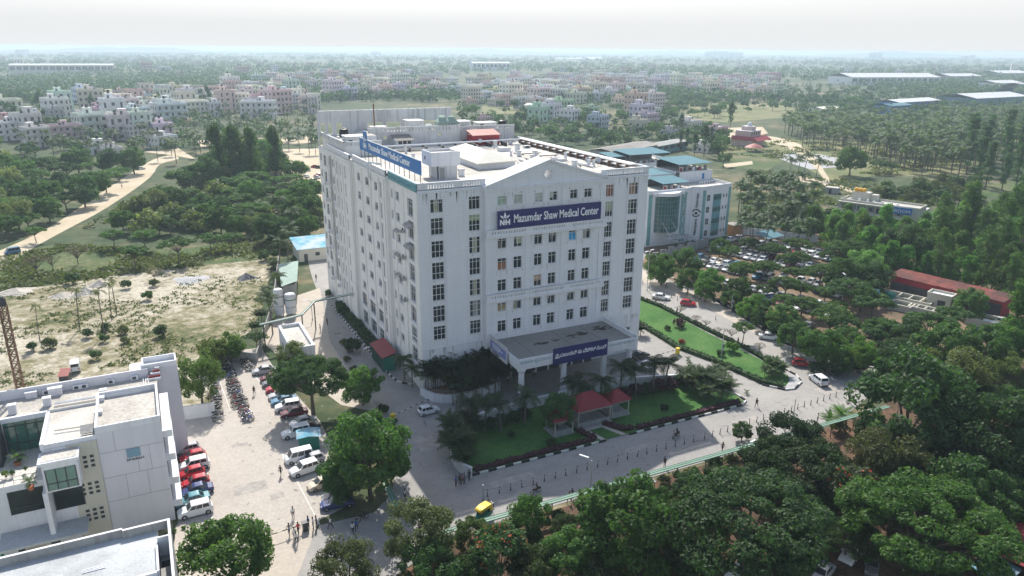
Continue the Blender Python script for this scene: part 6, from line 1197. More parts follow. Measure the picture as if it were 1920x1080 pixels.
def green_wall(parent, x0, x1, y, z0, z1, nx, zs, gm='glass_green', name='window'):
    g = MB(); g.box(x0, x1, y, y+.05, z0, z1, gm); o = g.build(name, parent); f = MB()
    for i in range(nx+1): x = x0+(x1-x0)*i/nx; f.box(x-.05, x+.05, y-.06, y-.003, z0, z1, 'metal_dark')
    for z in zs: f.box(x0, x1, y-.055, y-.003, z-.05, z+.05, 'metal_dark')
    f.build('frame', o)
green_wall(AN, -58.4, -53.8, -12.1, 9.5, 13.5, 4, (10.6, 13.0)); 
b = MB(); b.box(-53.6, -50.0, -23.4, -20.95, 9.0, 13.0, 'trim_white', 'roof_screed'); b.box(-53.9, -49.8, -23.7, -20.95, 12.6, 12.95, 'trim_white'); b.box(-54.0, -53.5, -23.4, -20.95, 3.5, 9.0, 'trim_white'); b.build('corner_bay', AN)
green_wall(AN, -53.3, -50.3, -23.46, 9.2, 11.9, 3, (10.1,)); green_wall(AN, -53.3, -50.3, -21.1, 5.2, 8.4, 1, (), 'window_glass')
b = MB(); b.box(-59.2, -50.2, -24.5, -20.7, 3.2, 3.5, 'pale_roof'); b.build('porch_roof', AN)
b = MB(); b.box(-54.4, -54.1, -24.2, -23.9, 0, 3.2, 'cream_wall'); b.build('porch_column', AN); b = MB(); b.box(-59, -58.7, -24.2, -23.9, 0, 3.2, 'hut_green'); b.build('porch_column', AN)
b = MB(); b.box(-58.0, -51.6, -20.66, -20.61, .1, 3.0, 'house_dark'); b.box(-57.3, -54.6, -20.7, -20.66, .3, 2.3, 'cream_wall'); b.build('entrance', AN)
for x0, x1 in ((-57.8, -54.3), (-64, -59.2)): green_wall(AN, x0, x1, -20.66, 5.6, 8.6, 1, (6.4,), 'window_glass')
b = MB()
for k in range(9): b.tube((-62+k, -20.3, 9.4), (-62+k, -20.3, 10.3), .03, m='metal_grey', n=4)
for z in (9.85, 10.3): b.tube((-66, -20.3, z), (-53.9, -20.3, z), .03, m='metal_grey', n=4)
b.build('terrace_railing', AN)
ug = 'air conditioner units on the rear parapet of the annex'
for u, v in ((90, 713), (106, 710), (145, 705), (159, 703), (208, 694), (251, 687)): p = at(u, v, 14.4); mb = MB(); mb.box(-.45, .45, -.2, .2, 0, .65, 'trim_white'); mb.box(-.28, .2, -.22, -.2, .12, .52, 'house_dark'); o = mb.build('ac_unit', None, (p.x, -5.15, 13.65)); tag(o, 'white air conditioner unit on the rear parapet of the annex', 'air conditioner', ug)
for k, (u, v, w, h) in enumerate(((195, 742, .8, 1.0), (190, 758, .9, 1.1), (186, 783, .9, 1.0), (60, 745, 1.3, .9), (105, 740, 1.6, 1.1), (90, 760, .9, 1.2), (25, 775, .9, 1.3))): p = at(u, v, 13.6); mb = MB(); mb.box(-w/2, w/2, -.35, .35, 0, h, 'lavender_wall', 'trim_white'); mb.box(-w/2-.05, w/2+.05, -.4, .4, h, h+.08, 'trim_white'); o = mb.build('roof_box', None, (p.x, p.y, 13.5)); tag(o, 'small white masonry box on the annex roof', 'roof box', 'masonry boxes on the annex roof')
simple('service_pipe', 'long white pipes with bends along the middle of the annex roof', 'pipe', [('pipe', lambda m: pipes(m, [(-53, -9.6, 13.95), (-41.5, -9.9, 13.95)], 2, .09, .35, 'pipe_white')), ('conduit', lambda m: pipes(m, [(-52.6, -17, 13.6), (-48.3, -17.4, 13.6)], 2, .05, .2, 'cream_wall')), ('riser', lambda m: [m.tube((-42.6+k*.3, -9.6, 13.8), (-42.6+k*.3, -5.4, 13.8), .06, m='pipe_white') for k in range(3)])])
simple('red_canopy', 'red and white steps under the tall stair block of the annex', 'canopy', [('steps', lambda m: [m.box(-42.2+k*.3, -40.4, -6.4+k*.35, -6.1+k*.35, 13.6, 13.9+k*.25, 'tile_red' if k % 2 else 'trim_white') for k in range(5)])])
simple('solar_panel', 'grey sloping metal sheet on the annex roof near the cream stair panel', 'metal sheet', [('sheet', lambda m: m.add([(-49.6, -20.3, 14.1), (-48.2, -20.3, 14.1), (-48.2, -18.9, 14.6), (-49.6, -18.9, 14.6)], [(0, 1, 2, 3)], 'grey_concrete')), ('frame', lambda m: m.box(-49.6, -48.2, -19.0, -18.9, 13.4, 14.5, 'metal_dark'))])
for k, (u, v, kd, w, lab) in enumerate(((30, 855, 'small_palm', 34, 'leafy potted palm on the annex terrace'), (55, 900, 'small_palm', 34, 'bright potted palm by the terrace railing'), (10, 888, 'shrub_olive', 16, 'potted shrub at the left of the annex terrace'), (22, 886, 'shrub_dark', 12, 'small potted shrub on the annex terrace'), (47, 878, 'shrub_dark', 10, 'narrow potted plant on the annex terrace'), (37, 862, 'shrub_olive', 12, 'potted plant in a clay pot on the annex terrace'))):
    o = T(kd, u, v, w, lab, None, 'potted_plant', 'plant', color=(1.4, 1.6, 1.2), base=9.75); mb = MB(); mb.lathe([(.2, 0), (.3, .4), (.33, .45)], (0, 0, -.35/o.scale[0] if False else -.35), 'terracotta', 10); mb.build('pot', o)
# lattice mast on the annex roof
ms = thing('lattice_mast', 'rusty lattice mast rising from the annex roof', 'mast', (-57.4, -2.7, 12.9)); mb = MB(); hM, wM = 13, .42
for x, y in ((-wM, -wM), (wM, -wM), (wM, wM), (-wM, wM)): mb.tube((x, y, 0), (x, y, hM), .07, m='rust', n=5)
for k in range(13):
    z0, z1 = k*hM/13, (k+1)*hM/13
    for (x0, y0), (x1, y1) in (((-wM, -wM), (wM, -wM)), ((wM, -wM), (wM, wM)), ((wM, wM), (-wM, wM)), ((-wM, wM), (-wM, -wM))): mb.tube((x0, y0, z0), (x1, y1, z1), .04, m='rust', n=4); mb.tube((x1, y1, z0), (x0, y0, z1), .04, m='rust', n=4); mb.tube((x0, y0, z1), (x1, y1, z1), .05, m='rust', n=4)
mb.build('frame', ms); mb = MB(); mb.lathe([(.5, hM), (.45, hM+.9), (.25, hM+1.2)], (0, 0, 0), 'metal_dark', 8); mb.build('cap', ms)
b = MB(); b.box(-66, -56.4, -4.4, -1.4, 0, 12.9, 'trim_white', 'roof_screed'); tag(b.build('stair_annex'), 'narrow white block behind the annex carrying the lattice mast', 'building')
simple('tin_shed', 'small red sheet roofed shed beside the white jeep behind the annex', 'shed', [('roof', lambda m: m.add([(-.85, -1.2, 2.6), (.85, -1.2, 2.6), (.85, 1.2, 3.2), (-.85, 1.2, 3.2)], [(0, 1, 2, 3)], 'shed_roof_red')), ('walls', lambda m: m.box(-.7, .7, -1, 1, 0, 2.6, 'house_dark'))], loc=tuple(at(120, 697, 3.0))[:2]+(0,), rz=R(-10))
simple('gable_shed', 'white gabled shed with a red roof edge at the left border', 'shed', [('walls', lambda m: m.prism([(-70, 14), (-66, 14), (-66, 20), (-70, 20)], 0, 5, 'trim_white')), ('roof', lambda m: m.add([(-70.4, 13.7, 5.0), (-65.6, 13.7, 6.6), (-65.6, 20.4, 6.6), (-70.4, 20.4, 5.0)], [(0, 1, 2, 3)], 'shed_roof_red'))])
# foreground roof
FG = thing('foreground_building', 'pale blue grey concrete roof with raised parapets in the bottom left corner', 'building')
X1, Y1, Z1 = -41.0, -38.3, 11.5
b = MB(); b.box(-75, X1-1.3, -75, Y1, 0, 10.5, 'old_white', 'pale_roof'); b.box(X1-1.3, X1, -75, Y1, 0, 9.3, 'grey_concrete'); b.build('walls', FG)
b = MB(); b.box(-75, -45.4, Y1-.25, Y1+.05, 10.5, 11.45, 'grey_concrete', 'trim_white'); b.box(-45.4, X1, Y1-.55, Y1-.25, 10.5, 11.45, 'grey_concrete', 'trim_white'); b.box(X1-.25, X1, -75, Y1-.55, 9.3, 11.45, 'grey_concrete', 'trim_white'); b.box(X1-1.5, X1-1.3, -46.3, -41.4, 9.3, 11.0, 'trim_white'); b.box(X1-1.3, X1-.25, -41.6, -41.4, 9.3, 11.45, 'trim_white'); b.box(X1-3.2, X1-1.5, -46.5, -46.2, 10.5, 11.0, 'trim_white'); b.build('parapet', FG)
b = MB(); ring_parapet(b, -51.6, -50.4, -44.6, -43.2, 10.5, 11.1, 'trim_white', .15); b.box(-51.45, -50.55, -44.45, -43.35, 10.505, 10.53, 'black_plastic'); b.build('roof_hatch', FG)
for k in range(3): mb = MB(); mb.box(-48.9, -46.9, -42.55-k*.22, -42.45-k*.22, 10.5, 10.58, 'trim_white'); o = mb.build('pipe'); tag(o, 'white pipe length lying on the pale foreground roof', 'pipe', 'loose pipes on the foreground roof')
b = MB(); b.box(X1-1.2, X1-.3, -43.6, -42.6, 9.302, 9.32, 'black_plastic'); b.build('shaft_opening', FG)
# ------------------------------------------------------------------ eye hospital on the right
EH = thing('eye_hospital', 'white four storey eye hospital with curved green glass front and teal strips', 'hospital')
fp = [(97, 66.6), (99.2, 66.4), (108.8, 66.4), (111.3, 66.2), (114.2, 67.6), (117.3, 65.9), (130.2, 67.6), (131.4, 92), (97, 92)]; HZ = 16.6
b = MB(); b.prism(fp, 0, HZ, 'white_wall', 'roof_screed'); b.build('walls', EH)
b = MB()
for a, c in zip(fp, fp[1:]+fp[:1]):
    a2, c2 = Vector((*a, 0)), Vector((*c, 0)); u = (c2-a2).normalized(); n = Vector((u.y, -u.x, 0)); q = [a2+n*.1, c2+n*.1, c2-n*.2, a2-n*.2]; b.prism([(p.x, p.y) for p in q], HZ, HZ+.8, 'trim_white')
b.build('parapet', EH)
arcp = [(99.4+9.2*t, 66.3-2.6*math.sin(math.pi*t)) for t in np.linspace(0, 1, 13)]
b = MB(); b.prism(arcp+[(108.6, 66.5), (99.4, 66.5)], 4.5, 15.4, 'glass_teal'); g = b.build('curved_glass', EH)
b = MB()
for x, y in arcp: b.tube((x, y-.04, 4.5), (x, y-.04, 15.4), .05, m='frame_green', n=4)
for z in np.linspace(4.6, 15.3, 9): b.poly_tube([(x, y-.03, z) for x, y in arcp], .04, 'frame_green', 4)
b.build('mullions', g)
b = MB(); b.prism([(x, y-.7) for x, y in [(98.4, 66)]+arcp+[(109.6, 66)]]+[(109.6, 67), (98.4, 67)], 15.8, 16.8, 'trim_white'); b.build('glass_cornice', EH)
b = MB(); b.add([(100, 63.2, 3.6), (109, 63.2, 3.6), (108, 57.6, 4.1), (99, 57.6, 4.1), (100, 63.2, 3.8), (109, 63.2, 3.8), (108, 57.6, 4.3), (99, 57.6, 4.3)], [(4, 7, 6, 5), (0, 1, 2, 3), (0, 4, 5, 1), (2, 6, 7, 3), (1, 5, 6, 2), (3, 7, 4, 0)], 'grey_concrete'); b.build('entrance_canopy', EH)
for x in (100.3, 104, 107.6): b = MB(); b.tube((x, 63.6, 8.2), (x-.5, 58, 4.2), .06, m='frame_white', n=5); b.build('stay', EH)
b = MB()
for p0, p1 in (((109.3, 66.33), (110.2, 66.28)), ((117.4, 65.9), (118.6, 66.05)), ((113.2-2.6, 66.2), (113.6-2.4, 66.2)), ((129.2, 67.45), (130.2, 67.58)), ((97.0, 66.55), (98.2, 66.45))):
    a2, c2 = Vector((*p0, 0)), Vector((*p1, 0)); u = (c2-a2).normalized(); n = Vector((u.y, -u.x, 0))*.14; b.prism([(p.x, p.y) for p in (a2+n, c2+n, c2-n, a2-n)], .5, 16.2, 'frame_green')
b.build('teal_strip', EH)
def ewin(p0, p1, z0, z1, nx, gm, fm='frame_white', split=.5):
    a2, c2 = Vector((*p0, 0)), Vector((*p1, 0)); u = (c2-a2).normalized(); n = Vector((u.y, -u.x, 0)); L_ = (c2-a2).length
    o = add_window(EH, (a2.x+n.x*.06, a2.y+n.y*.06, z0), math.atan2(u.y, u.x), L_, z1-z0, nx, (split,), fm, gm)
fr = lambda t: (117.3+12.9*t, 65.9+1.7*t)
for k in range(4):
    z = 12.6-3.8*k
    ewin(fr(.15), fr(.26), z, z+2.0, 2, 'window_glass'); ewin(fr(.72), fr(.77), z+.5, z+1.7, 1, 'window_glass'); ewin(fr(.83), fr(.88), z+.5, z+1.7, 1, 'window_glass'); ewin((110.3, 66.22), (112.3-1.1, 66.1), z, z+2, 2, 'window_glass')
    b = MB(); a2, c2 = Vector((*fr(.38), 0)), Vector((*fr(.66), 0)); u = (c2-a2).normalized(); n = Vector((u.y, -u.x, 0))*.08
    b.prism([(p.x, p.y) for p in (a2+n, c2+n, c2-n, a2-n)], z-2.1 if k < 3 else z-.4, z, 'teal'); b.build('spandrel', EH); ewin(fr(.38), fr(.66), z, z+1.9, 6, 'glass_teal', 'frame_green', .75)
em = thing('eye_emblem', 'dark eye emblem with vertical lettering on the eye hospital wall', 'emblem'); b = MB(); o0 = Vector((115.75, 66.62, 9.0)); ux = Vector((.877, -.48, 0)); nz = Vector((-.48, -.877, 0))
def epoly(pts): b.add([o0+ux*x+Vector((0, 0, z))+nz*.12 for x, z in pts], [tuple(range(len(pts)))], 'letter_dark')
epoly([(.45*math.cos(t*.5236), .45*math.sin(t*.5236)) for t in range(12)])
for k in range(8):
    a, c = math.pi*(1.08+k*.105), math.pi*(1.08+(k+1)*.105); epoly([(1.25*math.cos(a), 1.25*math.sin(a)), (1.25*math.cos(c), 1.25*math.sin(c)), (.9*math.cos(c), .9*math.sin(c)), (.9*math.cos(a), .9*math.sin(a))])
    a, c = math.pi*(.25+k*.08), math.pi*(.25+(k+1)*.08); epoly([(1.4*math.cos(a), 1.4*math.sin(a)), (1.05*math.cos(a), 1.0*math.sin(a)), (1.05*math.cos(c), 1.0*math.sin(c)), (1.4*math.cos(c), 1.4*math.sin(c))])
epoly([(.7, .72), (1.5, .1), (1.65, .35), (1.0, 1.0)]); b.build('eye', em)
for txt, z0, L_ in (('Nethralaya', 10.8, 4.6), ('Narayana', 1.9, 5.2)):
    me = text_mesh(txt, 1.15, .03, 'LEFT', 'letter_dark', .02); a, c = text_width(me); k = L_/(c-a)
    me.transform(Matrix(((0, -ux.x, nz.x, o0.x+ux.x*.4+nz.x*.1), (0, -ux.y, nz.y, o0.y+ux.y*.4+nz.y*.1), (k, 0, nz.z, z0), (0, 0, 0, 1)))); o = bpy.data.objects.new('lettering', me); COL.objects.link(o); o.parent = em
def shade(label, x0, x1, y0, y1, z, zb, m='sheet_blue', group=None):
    simple('roof_shelter', label, 'shelter', [('roof', lambda q: (q.add([(x0, y0, z), (x1, y0, z), (x1, y1, z+.8), (x0, y1, z+.8), (x0, y0, z+.12), (x1, y0, z+.12), (x1, y1, z+.92), (x0, y1, z+.92)], [(4, 5, 6, 7), (0, 1, 5, 4), (3, 0, 4, 7), (1, 2, 6, 5), (3, 2, 1, 0)], m))), ('post', lambda q: [q.tube((x, y, zb), (x, y, z+.3), .09, m='metal_grey', n=6) for x in (x0+.3, x1-.3) for y in (y0+.3, y1-.3)]), ('contents_shade_panel', lambda q: [q.box(x0+.3, x1-.3, y1-.7, y1-.5, zb, z+.2, 'house_dark')]+[q.box(x0+1+k*1.3, x0+1.9+k*1.3, y0+.8+(k % 2), y0+1.5+(k % 2), zb, zb+.9+.3*(k % 3), ['shed_red', 'trim_white', 'grey_concrete'][k % 3]) for k in range(int((x1-x0-2)/1.3))])])  # stored boxes, plus a dark back panel painting in the shade under the roof
shade('pale blue sheet shelter on the curved corner of the eye hospital roof', 104, 114.5, 69, 78, 18.6, HZ); 
b = MB(); b.box(117, 131.0, 78, 91.5, HZ, 20.2, 'trim_white', 'roof_screed'); b.box(107, 117, 80, 91.5, HZ, 19.6, 'trim_white', 'sheet_blue'); b.box(116.2, 116.9, 77.5, 78.5, HZ, 20.2, 'house_dark'); b.box(126.8, 127.6, 77.9, 78, 17.4, 19.2, 'sign_blue'); b.build('upper_block', EH)
shade('large pale blue roofed canteen shelter on top of the eye hospital', 117.3, 131, 78.3, 91.2, 22.4, 20.2)
shade('bright blue roofed shelter behind the hospital on a far white block', 150, 172, 152, 166, 14.6, 10.5); shade('flat pale blue shelter left of the far white block', 143, 151, 156, 166, 13.6, 10.5)
b = MB(); b.box(140, 176, 150, 172, 0, 10.5, 'trim_white', 'roof_screed'); ring_parapet(b, 140, 176, 150, 172, 10.5, 11.2, 'trim_white'); tag(b.build('white_block'), 'low white block with rooftop shelters between the two hospitals', 'building')
b = MB(); b.box(100, 139, 94, 140, 0, 8.5, 'trim_white', 'roof_screed'); ring_parapet(b, 100, 139, 94, 140, 8.5, 9.3, 'trim_white'); b.box(112, 118, 100, 106, 8.5, 11.5, 'trim_white', 'roof_screed'); tag(b.build('white_block'), 'wide low white block directly behind the eye hospital', 'building')
for k in range(8): mb = MB(); mb.lathe([(.5, 0), (.5, 1.1), (.2, 1.3)], (0, 0, 0), ['black_plastic', 'sheet_white'][k % 2], 10); o = mb.build('water_tank', None, (100.5+(k % 4)*1.3, 96+(k//4)*1.6, 8.5)); tag(o, 'small water tank in the cluster on the white block roof', 'water tank', 'small water tanks on the white block')
for k in range(6): mb = MB(); mb.box(-.5, .5, -.2, .2, 0, .8, 'trim_white'); mb.box(-.25, .3, -.22, -.2, .15, .6, 'house_dark'); o = mb.build('ac_unit', None, (122.5+k*1.2, 73.5+.2*k, HZ)); tag(o, 'air conditioner unit on the right part of the eye hospital roof', 'air conditioner', 'air conditioners on the eye hospital roof')
cw_ = MB()
for k in range(13): x = 88+k*2.1; y = 55.6+max(0, k-7)*.7-max(0, 5-k)*.9; cw_.box(x, x+2.1, y, y+.3, 0, 2.2 if k % 2 else 3.0, 'grey_concrete')
tag(cw_.build('crenellated_wall'), 'grey stone wall with battlements in front of the eye hospital', 'wall')
simple('sheet_shelter', 'pale blue sheet shelter at the far end of the tree shaded car park', 'shelter', [('roof', lambda m: m.add([(127.2, 46.6, 3.9), (135.3, 48, 3.9), (136.2, 54.6, 4.5), (128.4, 53.4, 4.5)], [(0, 1, 2, 3)], 'sheet_blue')), ('post', lambda m: [m.tube((x, y, 0), (x, y, 4), .08, m='frame_white') for x, y in ((127.5, 46.9), (135, 48.2), (135.8, 54.2), (128.7, 53.2), (131, 47.4))])])
simple('timber_hut', 'orange brown hut at the right end of the eye hospital', 'hut', [('walls', lambda m: m.box(131.6, 135.6, 66, 70, 0, 3.4, 'orange_box')), ('roof', lambda m: m.box(131.3, 135.9, 65.7, 70.3, 3.4, 3.6, 'roof_dark'))])
wallrun('compound_wall', 'long pale compound wall behind the tree shaded car park', [(131.5, 72), (140, 62), (150, 48)], 2.4, .25, 'old_white'); wallrun('compound_wall', 'short pale slab wall behind the flat trees of the car park', [(150, 40), (146, 30)], 2.4, .25, 'old_white')
# treatment works and the dark red shed
TS = thing('works_shed', 'long dark red shed with a dull red roof beside the concrete tanks', 'shed', (133.6, -7, 0), R(-80)); Ls = 12.8
b = MB(); b.box(-Ls, Ls, -3.3, 2.2, 0, 3.9, 'shed_red'); b.box(-Ls+.1, Ls-5, -3.36, -3.3, .2, 2.4, 'house_dark'); b.box(Ls-4, Ls+.05, -3.36, -3.3, .2, 3.2, 'house_dark'); b.build('walls', TS)
b = MB(); b.add([(-Ls-.5, -3.7, 3.9), (Ls+.5, -3.7, 3.9), (Ls+.5, 2.4, 4.5), (-Ls-.5, 2.4, 4.5), (-Ls-.5, -3.7, 4.02), (Ls+.5, -3.7, 4.02), (Ls+.5, 2.4, 4.62), (-Ls-.5, 2.4, 4.62)], [(4, 5, 6, 7), (0, 1, 5, 4), (1, 2, 6, 5), (3, 0, 4, 7), (3, 2, 1, 0)], 'rust_roof'); b.build('roof', TS)
simple('control_room', 'small cream control room with a dark window in front of the dark red shed', 'building', [('walls', lambda m: (m.box(-2.6, 2.6, -1.7, 1.7, 0, 3.3, 'cream_wall', 'trim_white'), ring_parapet(m, -2.7, 2.7, -1.8, 1.8, 3.3, 3.8, 'cream_wall'))), ('window', lambda m: m.box(-.2, 1.5, -1.76, -1.7, 1.0, 2.3, 'house_dark')), ('lean_to', lambda m: m.add([(2.6, -1.9, 2.7), (7.2, -1.9, 2.7), (7.2, 1.4, 3.3), (2.6, 1.4, 3.3)], [(0, 1, 2, 3)], 'rust_roof'))], loc=(126.8, -9.6, 0), rz=R(-72))
def basin(label, cx, cy, w, d, rz, water='pool_dark', n=0):
    t = thing('settling_tank', label, 'tank', (cx, cy, 0), rz); mb = MB(); ring_parapet(mb, -w/2, w/2, -d/2, d/2, 0, 1.6, 'cream_wall', .3); [mb.box(-w/2+w*(k+1)/(n+1)-.12, -w/2+w*(k+1)/(n+1)+.12, -d/2+.3, d/2-.3, 0, 1.55, 'cream_wall') for k in range(n)]; mb.build('walls', t); mb = MB(); mb.box(-w/2+.3, w/2-.3, -d/2+.3, d/2-.3, .1, .9, water); mb.build('water', t)
basin('long concrete settling tank with cross walls beside the dark red shed', 123, -3, 13, 4.5, R(-72), n=4); basin('square concrete tank left of the long settling tank', 117.4, -6.5, 5, 4, R(-72)); basin('narrow concrete tank divided into bays', 119.5, -11, 7, 3, R(-72), n=3); basin('large open pond with a green edge near the right border', 126, -22.3, 9, 5.5, R(-70), 'scrub')
for k in range(2): mb = MB(); mb.lathe([(1.3, 0), (1.3, 2.0), (.9, 2.3), (.2, 2.4)], (0, 0, 0), 'hut_green' if k else 'teal', 14); o = mb.build('water_tank', None, (118.5+k*1.5, 2-3.2*k, 0)); tag(o, ['blue green round tank left of the concrete tanks', 'bright green round tank left of the concrete tanks'][k], 'water tank')
simple('pitched_shelter', 'pale green pitched roof among the trees at the right edge', 'shelter', [('roof', lambda m: (m.add([(-2.6, -2, 2.6), (0, -2, 3.7), (0, 2, 3.7), (-2.6, 2, 2.6)], [(0, 1, 2, 3)], 'sheet_green'), m.add([(0, -2, 3.7), (2.6, -2, 2.6), (2.6, 2, 2.6), (0, 2, 3.7)], [(0, 1, 2, 3)], 'sheet_green'))), ('post', lambda m: [m.tube((x, y, 0), (x, y, 2.6), .08, m='metal_grey') for x in (-2.4, 2.4) for y in (-1.8, 1.8)])], loc=(95, -39.2, 0), rz=R(-30))
wallrun('gate_wall', 'dark gateway wall beside the right hand junction', [(86.5, -25), (88.5, -28.6)], 2.2, .3, 'grey_concrete'); wallrun('gate_wall', 'low pale wall right of the junction gateway', [(86.0, -32.5), (89.5, -34)], 1.2, .3, 'cream_wall')
simple('courtyard_roof', 'dark red canopy roof in the bottom right corner', 'roof', [('roof', lambda m: m.box(-5, 5, -4, 4, 2.9, 3.05, 'tile_red')), ('post', lambda m: [m.tube((x, y, 0), (x, y, 2.9), .08, m='metal_dark') for x in (-4.8, 4.8) for y in (-3.8, 3.8)])], loc=tuple(at(1905, 1010, 3))[:2]+(0,), rz=R(12))
simple('tarp_stall', 'bright blue tarpaulin roof at the bottom right corner', 'stall', [('roof', lambda m: m.add([(-2.4, -1.8, 2.3), (2.4, -1.8, 2.3), (2.4, 1.8, 2.7), (-2.4, 1.8, 2.7)], [(0, 1, 2, 3)], 'tarp_blue')), ('post', lambda m: [m.tube((x, y, 0), (x, y, 2.4), .06, m='metal_dark') for x in (-2.3, 2.3) for y in (-1.7, 1.7)])], loc=tuple(at(1868, 1066, 2.4))[:2]+(0,), rz=R(10))
# rooming house with the blue board
RH = thing('rooming_house', 'long cream two storey rooming house with a blue ROOM board and roof tanks', 'building', (191.5, 58, 0), R(-68.5))
b = MB(); b.box(-13, 13, -4.5, 4.5, 0, 7.4, 'cream_wall', 'roof_screed'); b.box(-13, 13, 4.5, 9.5, 0, 6.2, 'cream_wall', 'sheet_white'); ring_parapet(b, -13.05, 13.05, -4.55, 4.55, 7.4, 8.1, 'cream_wall'); b.build('walls', RH)
b = MB(); b.box(-13.1, 9, -5.9, -4.5, 3.5, 3.75, 'cream_wall'); b.box(-13.1, 9, -5.9, -5.75, 3.75, 4.6, 'cream_wall'); b.box(-13.1, 9, -5.9, -4.5, 7.1, 7.4, 'cream_wall'); b.box(-12.9, 8.8, -4.58, -4.5, .4, 3.3, 'house_dark'); b.box(-12.9, 8.8, -4.56, -4.5, 4.6, 6.6, 'grey_concrete'); b.build('gallery', RH)
for k in range(8): b = MB(); b.box(-13+k*3.1, -12.75+k*3.1, -5.9, -5.65, 0, 7.2, 'cream_wall'); b.build('column', RH)
for k in range(9): b = MB(); b.box(-12+k*2.3, -11+k*2.3, -4.62, -4.58, 4.0+(0 if k % 2 else .9), 6.2, 'house_dark'); b.build('door' if k % 2 else 'window', RH)
b = MB(); b.box(-11, -5, 1.0, 4.3, 7.4, 10.2, 'cream_wall', 'cream_wall'); b.box(-5, -2.5, 2, 4.3, 7.4, 9.6, 'cream_wall'); b.build('stair_head', RH)
for k in range(6): mb = MB(); mb.lathe([(.55, 0), (.55, 1.0), (.3, 1.2)], (0, 0, 0), 'yellow_plastic', 12); o = mb.build('water_tank', None, tuple(RH.matrix_basis @ Vector((-10+(k % 3)*1.3, 1.9+(k//3)*1.4, 10.2)))); tag(o, 'yellow water tank on the rooming house roof', 'water tank', 'yellow water tanks')
b = MB(); b.box(5.2, 11.2, -6.1, -5.95, 5.6, 7.9, 'sign_blue'); b.build('board', RH); put_text(RH, 'ROOM', 4.8, (5.8, -6.13, 6.2), (1, 0, 0), 1.4)
for k in range(7): mb = MB(); mb.box(-.3, .3, -.3, .3, 0, .9, 'trim_white'); o = mb.build('roof_box', None, tuple(RH.matrix_basis @ Vector((-10+k*2.6, -2.5+(k % 3), 7.4)))); tag(o, 'small white box on the rooming house roof', 'roof box', 'boxes on the rooming house roof')
simple('ruined_hut', 'small flat roofed concrete hut left of the rooming house', 'hut', [('walls', lambda m: m.box(-2.6, 2.6, -2, 2, 0, 2.6, 'grey_concrete', 'roof_screed')), ('door', lambda m: m.box(-1, 0, -2.06, -2, 0, 2, 'house_dark'))], loc=tuple(at(1560, 362))[:2]+(0,), rz=R(-60))
# ------------------------------------------------------------------ vehicles
def loft(mb, st, m):
    """st: stations (x, half width, z0, z1, top half width); rounded box sections joined along x"""
    vs = []
    for x, w, z0, z1, wt in st:
        zm = z0+(z1-z0)*.55
        vs += [(x, -w*.9, z0), (x, -w, z0+.08), (x, -w, zm), (x, -wt, z1), (x, wt, z1), (x, w, zm), (x, w, z0+.08), (x, w*.9, z0)]
    n = 8; fs = []
    for k in range(len(st)-1):
        for i in range(n): fs.append((k*n+i, (k+1)*n+i, (k+1)*n+(i+1) % n, k*n+(i+1) % n))
    fs += [tuple(range(n)), tuple((len(st)-1)*n+i for i in range(n-1, -1, -1))]; mb.add(vs, fs, m)
def wheel_mesh(r, w):
    mb = MB(); n = 14; vs = []
    for y, q in ((-w/2, r*.82), (-w/2*.8, r), (w/2*.8, r), (w/2, r*.82)):
        for i in range(n): a = 2*math.pi*i/n; vs.append((q*math.cos(a), y, q*math.sin(a)))
    fs = [(k*n+i, k*n+(i+1) % n, (k+1)*n+(i+1) % n, (k+1)*n+i) for k in range(3) for i in range(n)]+[tuple(range(n)), tuple(range(4*n-1, 3*n-1, -1))]; mb.add(vs, fs, 'tyre')
    for y in (-w/2-.005, w/2+.005): mb.add([(r*.55*math.cos(2*math.pi*i/10), y, r*.55*math.sin(2*math.pi*i/10)) for i in range(10)], [tuple(range(10))], 'rim')
    return mb.mesh('wheel')
